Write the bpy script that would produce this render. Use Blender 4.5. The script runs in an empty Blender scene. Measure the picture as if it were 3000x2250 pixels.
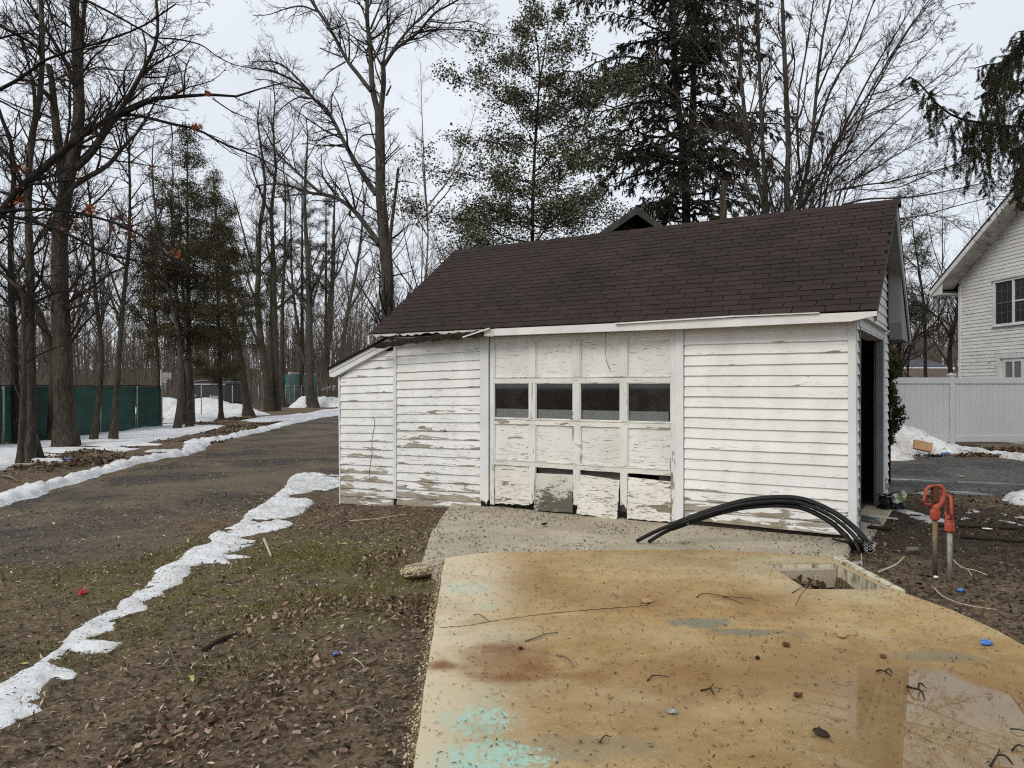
import bpy, bmesh, math, random
import numpy as np
from mathutils import Vector, Matrix, Euler, geometry

S = bpy.context.scene
C = S.collection
PI = math.pi
random.seed(7)
RNG = np.random.default_rng(11)

# ------------------------------------------------------------------ camera, sky, sun, exposure
FPX, CXP, HYP, CAMH = 2200.0, 1500.0, 1130.0, 1.6
cam_d = bpy.data.cameras.new('camera')
cam = bpy.data.objects.new('camera', cam_d); C.objects.link(cam)
cam.location = (0, 0, CAMH); cam.rotation_euler = (PI/2, 0, 0)
cam_d.sensor_width = 36.0; cam_d.lens = 36.0*FPX/3000.0
cam_d.shift_y = 5.0/3000.0
cam_d.clip_start = 0.05; cam_d.clip_end = 2000.0
S.camera = cam

SUN_EL, SUN_AZ = math.radians(42), math.radians(-142)   # behind the camera, to the left; veiled by cloud
world = bpy.data.worlds.new('World'); S.world = world; world.use_nodes = True
wn, wl = world.node_tree.nodes, world.node_tree.links
wn.clear()
wout = wn.new('ShaderNodeOutputWorld'); wbg = wn.new('ShaderNodeBackground')
sky = wn.new('ShaderNodeTexSky'); sky.sky_type = 'NISHITA'; sky.sun_disc = False
sky.sun_elevation = SUN_EL; sky.sun_rotation = SUN_AZ
tc = wn.new('ShaderNodeTexCoord'); mp = wn.new('ShaderNodeMapping'); mp.inputs['Scale'].default_value = (1.0, 1.0, 2.6)
nz = wn.new('ShaderNodeTexNoise'); nz.inputs['Scale'].default_value = 2.3; nz.inputs['Detail'].default_value = 6; nz.inputs['Roughness'].default_value = 0.5
cr = wn.new('ShaderNodeValToRGB')
cr.color_ramp.elements[0].position = 0.30; cr.color_ramp.elements[0].color = (6.75, 7.25, 7.95, 1)
cr.color_ramp.elements[1].position = 0.70; cr.color_ramp.elements[1].color = (8.1, 8.45, 8.85, 1)
mixs = wn.new('ShaderNodeMix'); mixs.data_type = 'RGBA'; mixs.inputs['Factor'].default_value = 0.93
wl.new(tc.outputs['Generated'], mp.inputs['Vector']); wl.new(mp.outputs['Vector'], nz.inputs['Vector'])
wl.new(nz.outputs['Fac'], cr.inputs['Fac'])
wl.new(sky.outputs['Color'], mixs.inputs['A']); wl.new(cr.outputs['Color'], mixs.inputs['B'])
wl.new(mixs.outputs['Result'], wbg.inputs['Color']); wbg.inputs['Strength'].default_value = 0.105
wl.new(wbg.outputs['Background'], wout.inputs['Surface'])

sun_d = bpy.data.lights.new('sun', 'SUN'); sun_d.energy = 1.5; sun_d.angle = math.radians(24); sun_d.color = (1.0, 0.925, 0.81)
sun = bpy.data.objects.new('sun', sun_d); C.objects.link(sun)
sdir = Vector((math.sin(SUN_AZ)*math.cos(SUN_EL), math.cos(SUN_AZ)*math.cos(SUN_EL), math.sin(SUN_EL)))
sun.rotation_euler = (-sdir).to_track_quat('-Z', 'Y').to_euler()
sun.location = sdir*60

S.view_settings.view_transform = 'Standard'; S.view_settings.look = 'None'
S.view_settings.exposure = 0.12; S.view_settings.gamma = 1.0; S.view_settings.use_curve_mapping = False
S.render.engine = 'CYCLES'
S.cycles.use_denoising = False
S.cycles.pixel_filter_type = 'BLACKMAN_HARRIS'; S.cycles.filter_width = 1.15
S.cycles.max_bounces = 8; S.cycles.transparent_max_bounces = 12
S.cycles.caustics_reflective = False; S.cycles.caustics_refractive = False

# ------------------------------------------------------------------ measuring helpers
def W(px, py, Y):
    """world point at distance Y seen at photo pixel (px, py)"""
    return Vector(((px-CXP)/FPX*Y, Y, CAMH+(HYP-py)/FPX*Y))
def sstep(a, b, x):
    t = np.clip((x-a)/(b-a), 0, 1); return t*t*(3-2*t)
def hgt(x, y):
    """height of the natural ground"""
    t = np.clip((1.2-x)/4.5, 0, 1); t = t*t*(3-2*t)
    b = -0.045-0.225*t
    b = b+0.012*np.sin(x*1.7+y*0.9)+0.010*np.sin(x*0.8-y*2.1+1)+0.006*np.sin(x*4.1+y*3.3)*np.clip(6/np.maximum(y, 1), 0, 1)
    return b
def G(px, py):
    """where the line of sight through a pixel meets the ground"""
    z = -0.15
    for _ in range(12):
        Y = (CAMH-z)*FPX/max(py-HYP, 6); X = (px-CXP)/FPX*Y
        z = float(hgt(X, Y))
    return Vector((X, Y, z))
def Z(px, py, z=0.0):
    Y = (CAMH-z)*FPX/(py-HYP); return Vector(((px-CXP)/FPX*Y, Y, z))
K = 2.212
def c1(*p): return [(x/K, y/K) for x, y in p]
def c2(*p): return [(750+x/K, y/K) for x, y in p]
def c3(*p): return [(1500+x/K, y/K) for x, y in p]
def c4(*p): return [(2250+x/K, y/K) for x, y in p]
def c5(*p): return [(x/K, 700+y/K) for x, y in p]
def c6(*p): return [(750+x/K, 700+y/K) for x, y in p]
def cA(*p): return [(x/K, 1000+y/K) for x, y in p]
def cB(*p): return [(x/K, 1500+y/K) for x, y in p]
def c8(*p): return [(2250+x/K, 850+y/K) for x, y in p]
def cH(*p): return [(2600+x/4.1475, 1350+y/4.1475) for x, y in p]

# ------------------------------------------------------------------ object helpers
def tag(o, label=None, cat=None, group=None, kind=None):
    if label: o['label'] = label
    if cat: o['category'] = cat
    if group: o['group'] = group
    if kind: o['kind'] = kind
    return o
def thing(name, label, cat, loc=(0, 0, 0), rotz=0.0, group=None):
    o = bpy.data.objects.new(name, None); C.objects.link(o)
    o.empty_display_size = 0.2
    o.location = loc; o.rotation_euler = (0, 0, rotz)
    return tag(o, label, cat, group)
def obj(name, me, m=None, parent=None):
    o = bpy.data.objects.new(name, me); C.objects.link(o)
    if m is not None and not me.materials: me.materials.append(m)
    if parent is not None: o.parent = parent
    return o
def mesh_np(name, V, F, smooth=False, rnd=None):
    V = np.ascontiguousarray(V, dtype=np.float32); F = np.ascontiguousarray(F, dtype=np.int32)
    me = bpy.data.meshes.new(name)
    nf, k = F.shape
    me.vertices.add(len(V)); me.vertices.foreach_set('co', V.ravel())
    me.loops.add(nf*k); me.loops.foreach_set('vertex_index', F.ravel())
    me.polygons.add(nf); me.polygons.foreach_set('loop_start', np.arange(nf, dtype=np.int32)*k)
    me.polygons.foreach_set('use_smooth', np.full(nf, smooth, dtype=bool))
    if rnd is not None:
        a = me.attributes.new('rnd', 'FLOAT', 'POINT'); a.data.foreach_set('value', np.ascontiguousarray(rnd, dtype=np.float32))
    me.update(calc_edges=True); me.validate()
    return me
class MB:
    """collects simple shapes into one mesh"""
    def __init__(s): s.v = []; s.f = []
    def add(s, v, f):
        o = len(s.v); s.v += [tuple(p) for p in v]; s.f += [tuple(i+o for i in q) for q in f]; return s
    def box(s, x0, x1, y0, y1, z0, z1, M=None):
        v = [Vector((x, y, z)) for z in (z0, z1) for x, y in ((x0, y0), (x1, y0), (x1, y1), (x0, y1))]
        if M is not None: v = [M @ p for p in v]
        return s.add(v, [(3, 2, 1, 0), (4, 5, 6, 7), (0, 1, 5, 4), (1, 2, 6, 5), (2, 3, 7, 6), (3, 0, 4, 7)])
    def bar(s, a, b, w, h, up=(0, 0, 1)):
        a = Vector(a); b = Vector(b); t = (b-a).normalized(); up = Vector(up)
        x = t.cross(up); x = x.normalized() if x.length > 1e-4 else Vector((1, 0, 0)); u = x.cross(t)
        v = [p+x*(i*w/2)+u*(j*h/2) for p in (a, b) for i, j in ((-1, -1), (1, -1), (1, 1), (-1, 1))]
        return s.add(v, [(3, 2, 1, 0), (4, 5, 6, 7), (0, 1, 5, 4), (1, 2, 6, 5), (2, 3, 7, 6), (3, 0, 4, 7)])
    def tube(s, pts, r, k=8, caps=True):
        pts = [Vector(p) for p in pts]; n = len(pts)
        rs = r if isinstance(r, (list, tuple)) else [r]*n
        T = [(pts[min(i+1, n-1)]-pts[max(i-1, 0)]).normalized() for i in range(n)]
        ref = Vector((0, 0, 1)) if abs(T[0].z) < 0.8 else Vector((1, 0, 0))
        v = []; f = []
        for i in range(n):
            u = T[i].cross(ref).normalized(); w = T[i].cross(u)
            for j in range(k):
                a = 2*PI*j/k; v.append(pts[i]+(u*math.cos(a)+w*math.sin(a))*rs[i])
        for i in range(n-1):
            for j in range(k):
                f.append((i*k+j, i*k+(j+1) % k, (i+1)*k+(j+1) % k, (i+1)*k+j))
        if caps: f.append(tuple(range(k-1, -1, -1))); f.append(tuple((n-1)*k+j for j in range(k)))
        return s.add(v, f)
    def prism(s, poly, y0, y1, M=None):
        """polygon in x,z pushed along y"""
        n = len(poly)
        v = [Vector((x, y0, z)) for x, z in poly]+[Vector((x, y1, z)) for x, z in poly]
        if M is not None: v = [M @ p for p in v]
        f = [tuple(range(n)), tuple(range(2*n-1, n-1, -1))]+[(i, n+i, n+(i+1) % n, (i+1) % n) for i in range(n)]
        return s.add(v, f)
    def mesh(s, name, smooth=False, bevel=0.0, seg=1):
        me = bpy.data.meshes.new(name); me.from_pydata(s.v, [], s.f); me.update()
        bm = bmesh.new(); bm.from_mesh(me)
        bmesh.ops.recalc_face_normals(bm, faces=bm.faces)
        if bevel > 0:
            bmesh.ops.bevel(bm, geom=[e for e in bm.edges if e.is_manifold and e.calc_face_angle(0) > 0.5], offset=bevel, segments=seg, affect='EDGES', profile=0.6)
        bm.to_mesh(me); bm.free()
        if smooth:
            for p in me.polygons: p.use_smooth = True
        return me
    def build(s, name, m, parent=None, smooth=False, bevel=0.0, seg=1):
        return obj(name, s.mesh(name, smooth, bevel, seg), m, parent)
def smooth_path(pts, n):
    """Catmull-Rom through pts, n samples evenly along the length"""
    P = np.array([list(p) for p in pts], dtype=float)
    if len(P) < 3:
        t = np.linspace(0, 1, n)[:, None]; return P[0]*(1-t)+P[-1]*t
    Q = np.vstack([2*P[0]-P[1], P, 2*P[-1]-P[-2]]); out = []
    for i in range(len(P)-1):
        p0, p1, p2, p3 = Q[i:i+4]
        for t in np.linspace(0, 1, 10, endpoint=False):
            out.append(0.5*((2*p1)+(-p0+p2)*t+(2*p0-5*p1+4*p2-p3)*t*t+(-p0+3*p1-3*p2+p3)*t**3))
    out.append(P[-1]); out = np.array(out)
    d = np.r_[0, np.cumsum(np.linalg.norm(np.diff(out, axis=0), axis=1))]
    s = np.linspace(0, d[-1], n)
    return np.stack([np.interp(s, d, out[:, k]) for k in range(3)], 1)

# ------------------------------------------------------------------ materials
class NT:
    def __init__(s, name):
        s.m = bpy.data.materials.new(name); s.m.use_nodes = True
        s.n = s.m.node_tree.nodes; s.l = s.m.node_tree.links
        s.b = s.n['Principled BSDF']; s.out = s.n['Material Output']
    def new(s, t, **kw):
        x = s.n.new(t)
        for k, v in kw.items(): setattr(x, k, v)
        return x
    def set(s, sock, v):
        if hasattr(v, 'is_output') or isinstance(v, bpy.types.NodeSocket): s.l.new(v, sock)
        else: sock.default_value = v
    def coord(s, kind='Object', scale=None, loc=None, rot=None):
        t = s.new('ShaderNodeTexCoord').outputs[kind]
        if scale is None and loc is None and rot is None: return t
        m = s.new('ShaderNodeMapping'); s.l.new(t, m.inputs['Vector'])
        if scale is not None: m.inputs['Scale'].default_value = scale
        if loc is not None: m.inputs['Location'].default_value = loc
        if rot is not None: m.inputs['Rotation'].default_value = rot
        return m.outputs['Vector']
    def noise(s, vec, scale, detail=4, rough=0.55, dist=0.0):
        n = s.new('ShaderNodeTexNoise'); s.l.new(vec, n.inputs['Vector'])
        n.inputs['Scale'].default_value = scale; n.inputs['Detail'].default_value = detail
        n.inputs['Roughness'].default_value = rough; n.inputs['Distortion'].default_value = dist
        return n.outputs['Fac']
    def voro(s, vec, scale, out='Distance', feature='F1'):
        n = s.new('ShaderNodeTexVoronoi'); n.feature = feature; s.l.new(vec, n.inputs['Vector']); n.inputs['Scale'].default_value = scale
        return n.outputs[out]
    def math(s, op, a, b=0.0, c=0.0):
        m = s.new('ShaderNodeMath', operation=op); s.set(m.inputs[0], a); s.set(m.inputs[1], b); s.set(m.inputs[2], c); return m.outputs[0]
    def ramp(s, fac, lo, hi, a=0.0, b=1.0):
        m = s.new('ShaderNodeMapRange', interpolation_type='SMOOTHSTEP'); s.set(m.inputs['Value'], fac)
        m.inputs['From Min'].default_value = lo; m.inputs['From Max'].default_value = hi
        m.inputs['To Min'].default_value = a; m.inputs['To Max'].default_value = b
        return m.outputs['Result']
    def mix(s, fac, a, b, blend='MIX'):
        m = s.new('ShaderNodeMix', data_type='RGBA', blend_type=blend)
        s.set(m.inputs['Factor'], fac)
        for sock, v in ((m.inputs['A'], a), (m.inputs['B'], b)):
            if isinstance(v, tuple) and len(v) == 3: v = v+(1,)
            s.set(sock, v)
        return m.outputs['Result']
    def mul(s, col, fac):
        c = s.new('ShaderNodeCombineColor'); 
        for k in range(3): s.set(c.inputs[k], fac)
        return s.mix(1.0, col, c.outputs[0], 'MULTIPLY')
    def sep(s, vec):
        x = s.new('ShaderNodeSeparateXYZ'); s.l.new(vec, x.inputs[0]); return x.outputs
    def attr(s, name):
        return s.new('ShaderNodeAttribute', attribute_name=name).outputs['Fac']
    def orand(s):
        return s.new('ShaderNodeObjectInfo').outputs['Random']
    def bump(s, h, strength=0.3, dist=0.01):
        b = s.new('ShaderNodeBump'); s.set(b.inputs['Height'], h); b.inputs['Strength'].default_value = strength; b.inputs['Distance'].default_value = dist
        s.l.new(b.outputs['Normal'], s.b.inputs['Normal']); return s
    def fin(s, col, rough=0.8, spec=0.3, metal=0.0):
        if isinstance(col, tuple) and len(col) == 3: col = col+(1,)
        s.set(s.b.inputs['Base Color'], col); s.set(s.b.inputs['Roughness'], rough)
        s.b.inputs['Specular IOR Level'].default_value = spec; s.b.inputs['Metallic'].default_value = metal
        return s.m
    def ell(s, xy, cx, cy, rx, ry, edge=0.35, wob=None, amt=0.6):
        """soft ellipse mask with a wobbling edge"""
        a = s.math('DIVIDE', s.math('SUBTRACT', xy[0], cx), rx); b = s.math('DIVIDE', s.math('SUBTRACT', xy[1], cy), ry)
        r = s.math('SQRT', s.math('ADD', s.math('MULTIPLY', a, a), s.math('MULTIPLY', b, b)))
        if wob is not None: r = s.math('ADD', r, s.math('MULTIPLY', s.math('SUBTRACT', wob, 0.5), amt*2))
        return s.ramp(r, 1.0+edge, 1.0-edge)

def plain(name, col, rough=0.7, spec=0.3, metal=0.0, var=0.12, scale=6.0, bump=0.0):
    t = NT(name); v = t.coord()
    f = t.ramp(t.noise(v, scale, 5), 0.25, 0.75, 1-var, 1+var)
    c = t.mul(col, f)
    if bump: t.bump(t.noise(v, scale*8, 4), bump, 0.01)
    return t.fin(c, rough, spec, metal)

def paint(name, base=(0.74, 0.745, 0.73), peel=0.0, low=0.20, z0=0.0, z1=1.1, crack=0.5, grey=(0.36, 0.33, 0.275), brown=(0.25, 0.205, 0.145), stretch=(2.2, 2.2, 16.0), moss=0.0, dirt=0.16, lap=0.0, heavy=0.0, hz=0.36):
    """white house paint flaking off weathered wood: the flakes run with the grain and get worse low down"""
    t = NT(name); v0 = t.coord(); z = t.sep(v0)[2]
    v = t.coord(scale=stretch)
    rnd = t.orand()
    n1 = t.noise(v, 1.0, 8, 0.62, 0.6)
    n0 = t.noise(v0, 1.3, 3, 0.5)
    zf = t.ramp(z, z1, z0)
    s_low = t.ramp(z, hz, hz-0.12)
    s = t.math('ADD', t.math('ADD', n1, t.math('MULTIPLY', zf, low)), t.math('MULTIPLY', s_low, heavy))
    if lap: e_ = t.math('SUBTRACT', 1.0, t.attr('edge')); s = t.math('ADD', s, t.math('MULTIPLY', t.math('SUBTRACT', t.math('MULTIPLY', e_, e_), 0.3), lap))
    s = t.math('ADD', s, t.math('MULTIPLY', t.math('SUBTRACT', n0, 0.5), 0.40))
    s = t.math('ADD', s, t.math('MULTIPLY', t.math('SUBTRACT', rnd, 0.5), 0.15))
    m = t.ramp(s, 0.735-peel, 0.75-peel)
    vg = t.coord(scale=(stretch[0]*(2.0 if stretch[0] < stretch[2] else 4.0), stretch[1]*2.0, stretch[2]*(4.0 if stretch[0] < stretch[2] else 2.0)))
    n2 = t.noise(vg, 1.0, 6, 0.66, 1.6)
    ck = t.ramp(t.math('ADD', n2, t.math('MULTIPLY', zf, low*0.35)), 0.70-0.06*crack, 0.73-0.06*crack)
    m2 = t.math('MAXIMUM', m, t.math('MULTIPLY', ck, min(1.0, crack)))
    grain = t.noise(t.coord(scale=(1.5, 1.5, 60)), 2.0, 5, 0.7)
    wood = t.mix(t.ramp(t.noise(v0, 3.0, 4), 0.35, 0.65), grey, brown)
    wood = t.mul(wood, t.ramp(grain, 0.3, 0.7, 0.65, 1.25))
    dn = t.ramp(t.noise(t.coord(scale=(1.2, 1.2, 0.7)), 2.2, 6, 0.6), 0.32, 0.75, 1.0, 1.0-dirt)
    pc = t.mul(base, dn)
    pc = t.mix(t.ramp(t.noise(v0, 2.0, 4), 0.5, 0.8, 0, 0.35), pc, (0.70, 0.66, 0.53))
    pc = t.mul(pc, t.math('ADD', 0.95, t.math('MULTIPLY', rnd, 0.07)))
    col = t.mix(m2, pc, wood)
    if moss:
        mm = t.ramp(t.math('ADD', t.math('MULTIPLY', t.math('ADD', t.noise(v0, 4.0, 4, 0.6), t.noise(t.coord(scale=(7, 7, 26)), 2.0, 7, 0.75)), 0.5), t.math('MULTIPLY', t.ramp(z, 0.45, 0.0), 0.2)), 0.63-moss, 0.72-moss)
        col = t.mix(t.math('MULTIPLY', mm, 0.92), col, (0.065, 0.058, 0.034))
    h = t.math('SUBTRACT', t.math('MULTIPLY', grain, 0.25), t.math('MULTIPLY', m2, 1.0))
    t.bump(h, 0.55, 0.004)
    return t.fin(col, t.math('ADD', 0.55, t.math('MULTIPLY', m2, 0.35)), 0.35)

M = {}
M['siding'] = paint('siding paint', base=(0.80, 0.797, 0.775), peel=-0.015, crack=0.9, low=0.10, z1=1.3, lap=0.15, heavy=0.17)
M['siding_left'] = paint('lean-to paint', base=(0.79, 0.79, 0.775), peel=-0.01, crack=1.1, low=0.15, z1=2.0, lap=0.16, heavy=0.15, hz=0.10)
M['trim'] = paint('trim paint', base=(0.72, 0.735, 0.74), peel=-0.07, crack=0.35, stretch=(16, 16, 1.6), low=0.12, z1=0.5)
M['fascia'] = paint('fascia paint', base=(0.76, 0.76, 0.745), peel=-0.02, crack=0.5, low=0.0)
M['rotten'] = paint('rotten beam', base=(0.62, 0.6, 0.54), peel=0.20, crack=1.0, low=0.0, grey=(0.045, 0.038, 0.03), brown=(0.025, 0.02, 0.016), stretch=(2.5, 2.5, 22))
M['rotwood'] = plain('black rotten wood', (0.028, 0.022, 0.017), 0.95, 0.1, var=0.5, scale=14, bump=0.8)
M['panel'] = paint('door panel paint', base=(0.76, 0.752, 0.715), peel=0.0, crack=1.75, low=0.08, stretch=(2.6, 2.6, 15), grey=(0.24, 0.23, 0.21))
M['panel_low'] = paint('lower door panel paint', base=(0.76, 0.74, 0.66), peel=0.07, crack=2.1, low=0.06, z1=0.5, stretch=(2.6, 2.6, 13), grey=(0.22, 0.20, 0.17))
M['panel_moss'] = paint('mossy door panel', base=(0.66, 0.65, 0.58), peel=0.12, crack=1.6, low=0.06, z1=0.5, stretch=(3, 3, 14), moss=0.07)
M['stile'] = paint('door stile paint', base=(0.74, 0.74, 0.71), peel=0.06, crack=1.1, stretch=(13, 13, 2.2), low=0.12, z1=1.3)
M['rail'] = paint('door rail paint', base=(0.74, 0.735, 0.68), peel=0.10, crack=1.3, low=0.05)
M['jamb'] = plain('grey jamb paint', (0.17, 0.175, 0.178), 0.7, 0.3, var=0.15, scale=3, bump=0.1)
M['inner'] = plain('pale inner board', (0.62, 0.62, 0.60), 0.7, 0.3, var=0.1)
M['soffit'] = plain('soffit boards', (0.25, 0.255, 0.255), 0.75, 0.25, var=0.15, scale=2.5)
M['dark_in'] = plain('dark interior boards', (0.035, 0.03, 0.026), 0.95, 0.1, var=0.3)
M['felt'] = plain('black roofing felt', (0.012, 0.011, 0.011), 0.95, 0.1)

t = NT('brown asphalt shingle'); v = t.coord(); r = t.orand()
wp = t.new('ShaderNodeNewGeometry').outputs['Position']
g = t.noise(wp, 160.0, 3, 0.8)
big = t.noise(wp, 0.9, 5, 0.6)
col = t.mix(r, (0.0225, 0.0142, 0.0118), (0.034, 0.0222, 0.0182))
col = t.mul(col, t.ramp(g, 0.2, 0.8, 0.5, 1.6))
col = t.mul(col, t.ramp(big, 0.3, 0.7, 0.72, 1.15))
col = t.mix(t.ramp(t.noise(wp, 55.0, 2, 0.5), 0.70, 0.76, 0, 0.35), col, (0.06, 0.05, 0.045))
t.bump(g, 0.5, 0.003); M['shingle'] = t.fin(col, 0.9, 0.25)

def bark(name, a, b, green=0.0, scale=1.0):
    t = NT(name); v = t.coord(scale=(9*scale, 9*scale, 1.6*scale)); v0 = t.coord()
    n = t.noise(v, 2.2, 8, 0.68, 0.5); big = t.noise(v0, 0.8, 4)
    c = t.mix(t.ramp(n, 0.32, 0.68), a, b)
    c = t.mul(c, t.ramp(big, 0.3, 0.7, 0.75, 1.2))
    c = t.mix(t.ramp(t.noise(v0, 7.0, 5, 0.6), 0.6, 0.72, 0, 0.35), c, (0.15, 0.155, 0.14))
    if green: c = t.mix(t.ramp(t.noise(v0, 2.0, 4), 0.45, 0.7, 0, green), c, (0.06, 0.07, 0.035))
    t.bump(n, 0.9, 0.03*scale); return t.fin(c, 0.92, 0.15)
M['bark_oak'] = bark('grey brown furrowed bark', (0.026, 0.021, 0.016), (0.095, 0.079, 0.060))
M['bark_maple'] = bark('grey maple bark', (0.035, 0.029, 0.022), (0.100, 0.085, 0.066), 0.2)
M['bark_dark'] = bark('dark wet bark', (0.010, 0.009, 0.008), (0.034, 0.030, 0.025))
M['bark_grey'] = bark('pale grey bark', (0.036, 0.033, 0.028), (0.105, 0.096, 0.083), 0.15)
M['bark_cedar'] = bark('cedar bark', (0.026, 0.019, 0.014), (0.078, 0.060, 0.044))
M['bark_snag'] = bark('dead snag wood', (0.03, 0.024, 0.018), (0.085, 0.07, 0.055))
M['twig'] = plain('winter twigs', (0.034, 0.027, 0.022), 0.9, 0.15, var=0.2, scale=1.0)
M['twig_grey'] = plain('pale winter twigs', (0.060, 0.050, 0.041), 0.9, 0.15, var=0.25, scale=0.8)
M['twig_far'] = plain('haze toned far twigs', (0.150, 0.122, 0.102), 0.95, 0.1, var=0.2, scale=0.3)  # lighter than the near twigs: distance haze painted into the colour
M['bark_far'] = plain('haze toned far bark', (0.120, 0.102, 0.087), 0.95, 0.1, var=0.25, scale=0.5)  # paled the same way, haze of the air in the base colour

def foliage(name, a, b, rough=0.6, spec=0.3, trans=0.0):
    t = NT(name); r = t.attr('rnd')
    c = t.mix(r, a, b)
    return t.fin(c, rough, spec)
M['holly'] = foliage('holly leaves', (0.026, 0.030, 0.012), (0.135, 0.128, 0.055), 0.35, 0.5)
M['spruce'] = foliage('spruce needles', (0.016, 0.018, 0.011), (0.055, 0.052, 0.030), 0.7, 0.2)
M['spruce_near'] = foliage('near spruce needles', (0.018, 0.022, 0.010), (0.068, 0.064, 0.028), 0.65, 0.25)
M['cedar'] = foliage('cedar sprays', (0.030, 0.029, 0.014), (0.115, 0.100, 0.048), 0.75, 0.15)
M['pine'] = foliage('pine needles', (0.02, 0.026, 0.014), (0.07, 0.078, 0.036), 0.7, 0.2)
M['arbor'] = foliage('arborvitae sprays', (0.022, 0.024, 0.008), (0.085, 0.075, 0.028), 0.7, 0.2)
M['oakleaf'] = foliage('withered oak leaves', (0.12, 0.032, 0.014), (0.36, 0.12, 0.045), 0.7, 0.2)
def litter(name, cols, rough=0.85):
    t = NT(name); r = t.attr('rnd'); cr = t.new('ShaderNodeValToRGB'); t.l.new(r, cr.inputs['Fac'])
    e = cr.color_ramp.elements
    for i, (p, c) in enumerate(cols):
        x = e[i] if i < 2 else e.new(p)
        x.position = p; x.color = c+(1,)
    return t.fin(cr.outputs['Color'], rough, 0.2)
M['leaf_brown'] = litter('dead brown leaves', [(0, (0.030, 0.018, 0.011)), (1, (0.33, 0.25, 0.18)), (0.55, (0.12, 0.078, 0.049)), (0.8, (0.19, 0.125, 0.08))])
M['leaf_red'] = litter('russet leaves', [(0, (0.06, 0.032, 0.020)), (1, (0.44, 0.33, 0.25)), (0.6, (0.22, 0.14, 0.095))])
M['chip'] = litter('straw and bark chips', [(0, (0.022, 0.015, 0.010)), (1, (0.52, 0.44, 0.32)), (0.35, (0.085, 0.06, 0.04)), (0.65, (0.25, 0.195, 0.135))])
M['chip_dark'] = litter('dark mulch chips', [(0, (0.012, 0.009, 0.007)), (1, (0.30, 0.26, 0.21)), (0.6, (0.055, 0.037, 0.025)), (0.9, (0.12, 0.083, 0.056))])
M['needle'] = litter('fallen catkins and needles', [(0, (0.020, 0.013, 0.008)), (1, (0.13, 0.08, 0.038)), (0.7, (0.055, 0.033, 0.018))])
M['grit'] = litter('grit', [(0, (0.15, 0.115, 0.07)), (1, (0.58, 0.50, 0.37)), (0.6, (0.34, 0.27, 0.17))])
M['yellow'] = litter('yellow leaves', [(0, (0.35, 0.33, 0.09)), (1, (0.50, 0.46, 0.18))])
M['grass'] = litter('winter grass', [(0, (0.07, 0.074, 0.020)), (1, (0.32, 0.27, 0.13)), (0.6, (0.14, 0.138, 0.042))])
M['stick'] = plain('grey stick', (0.16, 0.125, 0.09), 0.9, 0.2, var=0.3, scale=20)
M['stick_pale'] = plain('barkless stick', (0.42, 0.36, 0.26), 0.85, 0.2, var=0.2, scale=20)
M['stick_dark'] = plain('dark stick', (0.03, 0.022, 0.016), 0.9, 0.2, var=0.3, scale=20)

t = NT('snow'); v = t.coord('Object')
n = t.noise(v, 3.0, 8, 0.62); n2 = t.noise(v, 22.0, 5, 0.65); sp = t.noise(v, 40.0, 3, 0.7)
c = t.mix(t.ramp(n, 0.35, 0.7), (0.76, 0.78, 0.80), (0.60, 0.60, 0.585))
c = t.mix(t.ramp(t.noise(v, 7.0, 7, 0.7), 0.55, 0.75, 0, 0.5), c, (0.50, 0.47, 0.42))
c = t.mix(t.ramp(sp, 0.64, 0.72, 0, 0.8), c, (0.10, 0.08, 0.06))
t.bump(t.math('ADD', n2, t.math('MULTIPLY', n, 2.0)), 0.6, 0.05)
t.b.inputs['Subsurface Weight'].default_value = 0.0
M['snow'] = t.fin(c, 0.6, 0.3)
t = NT('dirty snow'); v = t.coord('Object')
n = t.noise(v, 2.5, 8, 0.65); sp = t.noise(v, 9.0, 6, 0.75); n2 = t.noise(v, 14.0, 5, 0.65)
c = t.mix(t.ramp(n, 0.35, 0.65), (0.80, 0.82, 0.84), (0.56, 0.55, 0.53))
c = t.mix(t.ramp(sp, 0.57, 0.64, 0, 0.9), c, (0.05, 0.042, 0.034))
t.bump(t.math('ADD', n2, n), 0.8, 0.08); M['snow_dirty'] = t.fin(c, 0.6, 0.3)
t = NT('thin ice'); v = t.coord('Object'); n = t.noise(v, 3.0, 7, 0.65)
c = t.mix(t.ramp(n, 0.35, 0.62), (0.50, 0.52, 0.53), (0.22, 0.215, 0.20))
c = t.mix(t.ramp(t.noise(v, 18.0, 4, 0.7), 0.6, 0.68, 0, 0.8), c, (0.06, 0.05, 0.04))
t.bump(n, 0.4, 0.03); M['ice'] = t.fin(c, 0.35, 0.45)

# natural ground: soil with leaf mould, moss and thin grass
t = NT('leaf mould soil'); v = t.coord('Object'); xy = t.sep(v)
n = t.noise(v, 0.55, 6, 0.6); n1 = t.noise(v, 6.0, 8, 0.7); n2 = t.noise(v, 45.0, 5, 0.75); vo = t.voro(v, 38.0, 'Color')
vs = t.new('ShaderNodeSeparateColor'); t.l.new(vo, vs.inputs[0]); vr = vs.outputs[0]
c = t.mix(t.ramp(n1, 0.3, 0.7), (0.064, 0.045, 0.028), (0.205, 0.148, 0.092))
c = t.mix(t.ramp(n2, 0.50, 0.72, 0, 0.9), c, (0.36, 0.275, 0.18))
c = t.mix(t.ramp(vr, 0.80, 0.86, 0, 0.5), c, (0.26, 0.195, 0.13))
c = t.mix(t.ramp(vr, 0.22, 0.14, 0, 0.6), c, (0.020, 0.014, 0.010))
gm = t.ell(xy, -2.2, 7.4, 2.3, 1.9, 0.5, n, 1.0)
gm = t.math('MULTIPLY', gm, t.ramp(t.noise(v, 3.2, 6, 0.7), 0.40, 0.56))
c = t.mix(t.math('MULTIPLY', gm, 0.8), c, (0.140, 0.128, 0.040))
dk = t.ell(xy, 4.6, 8.8, 2.3, 1.7, 0.5, n, 0.9)          # wet black mud beside the shed
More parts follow.
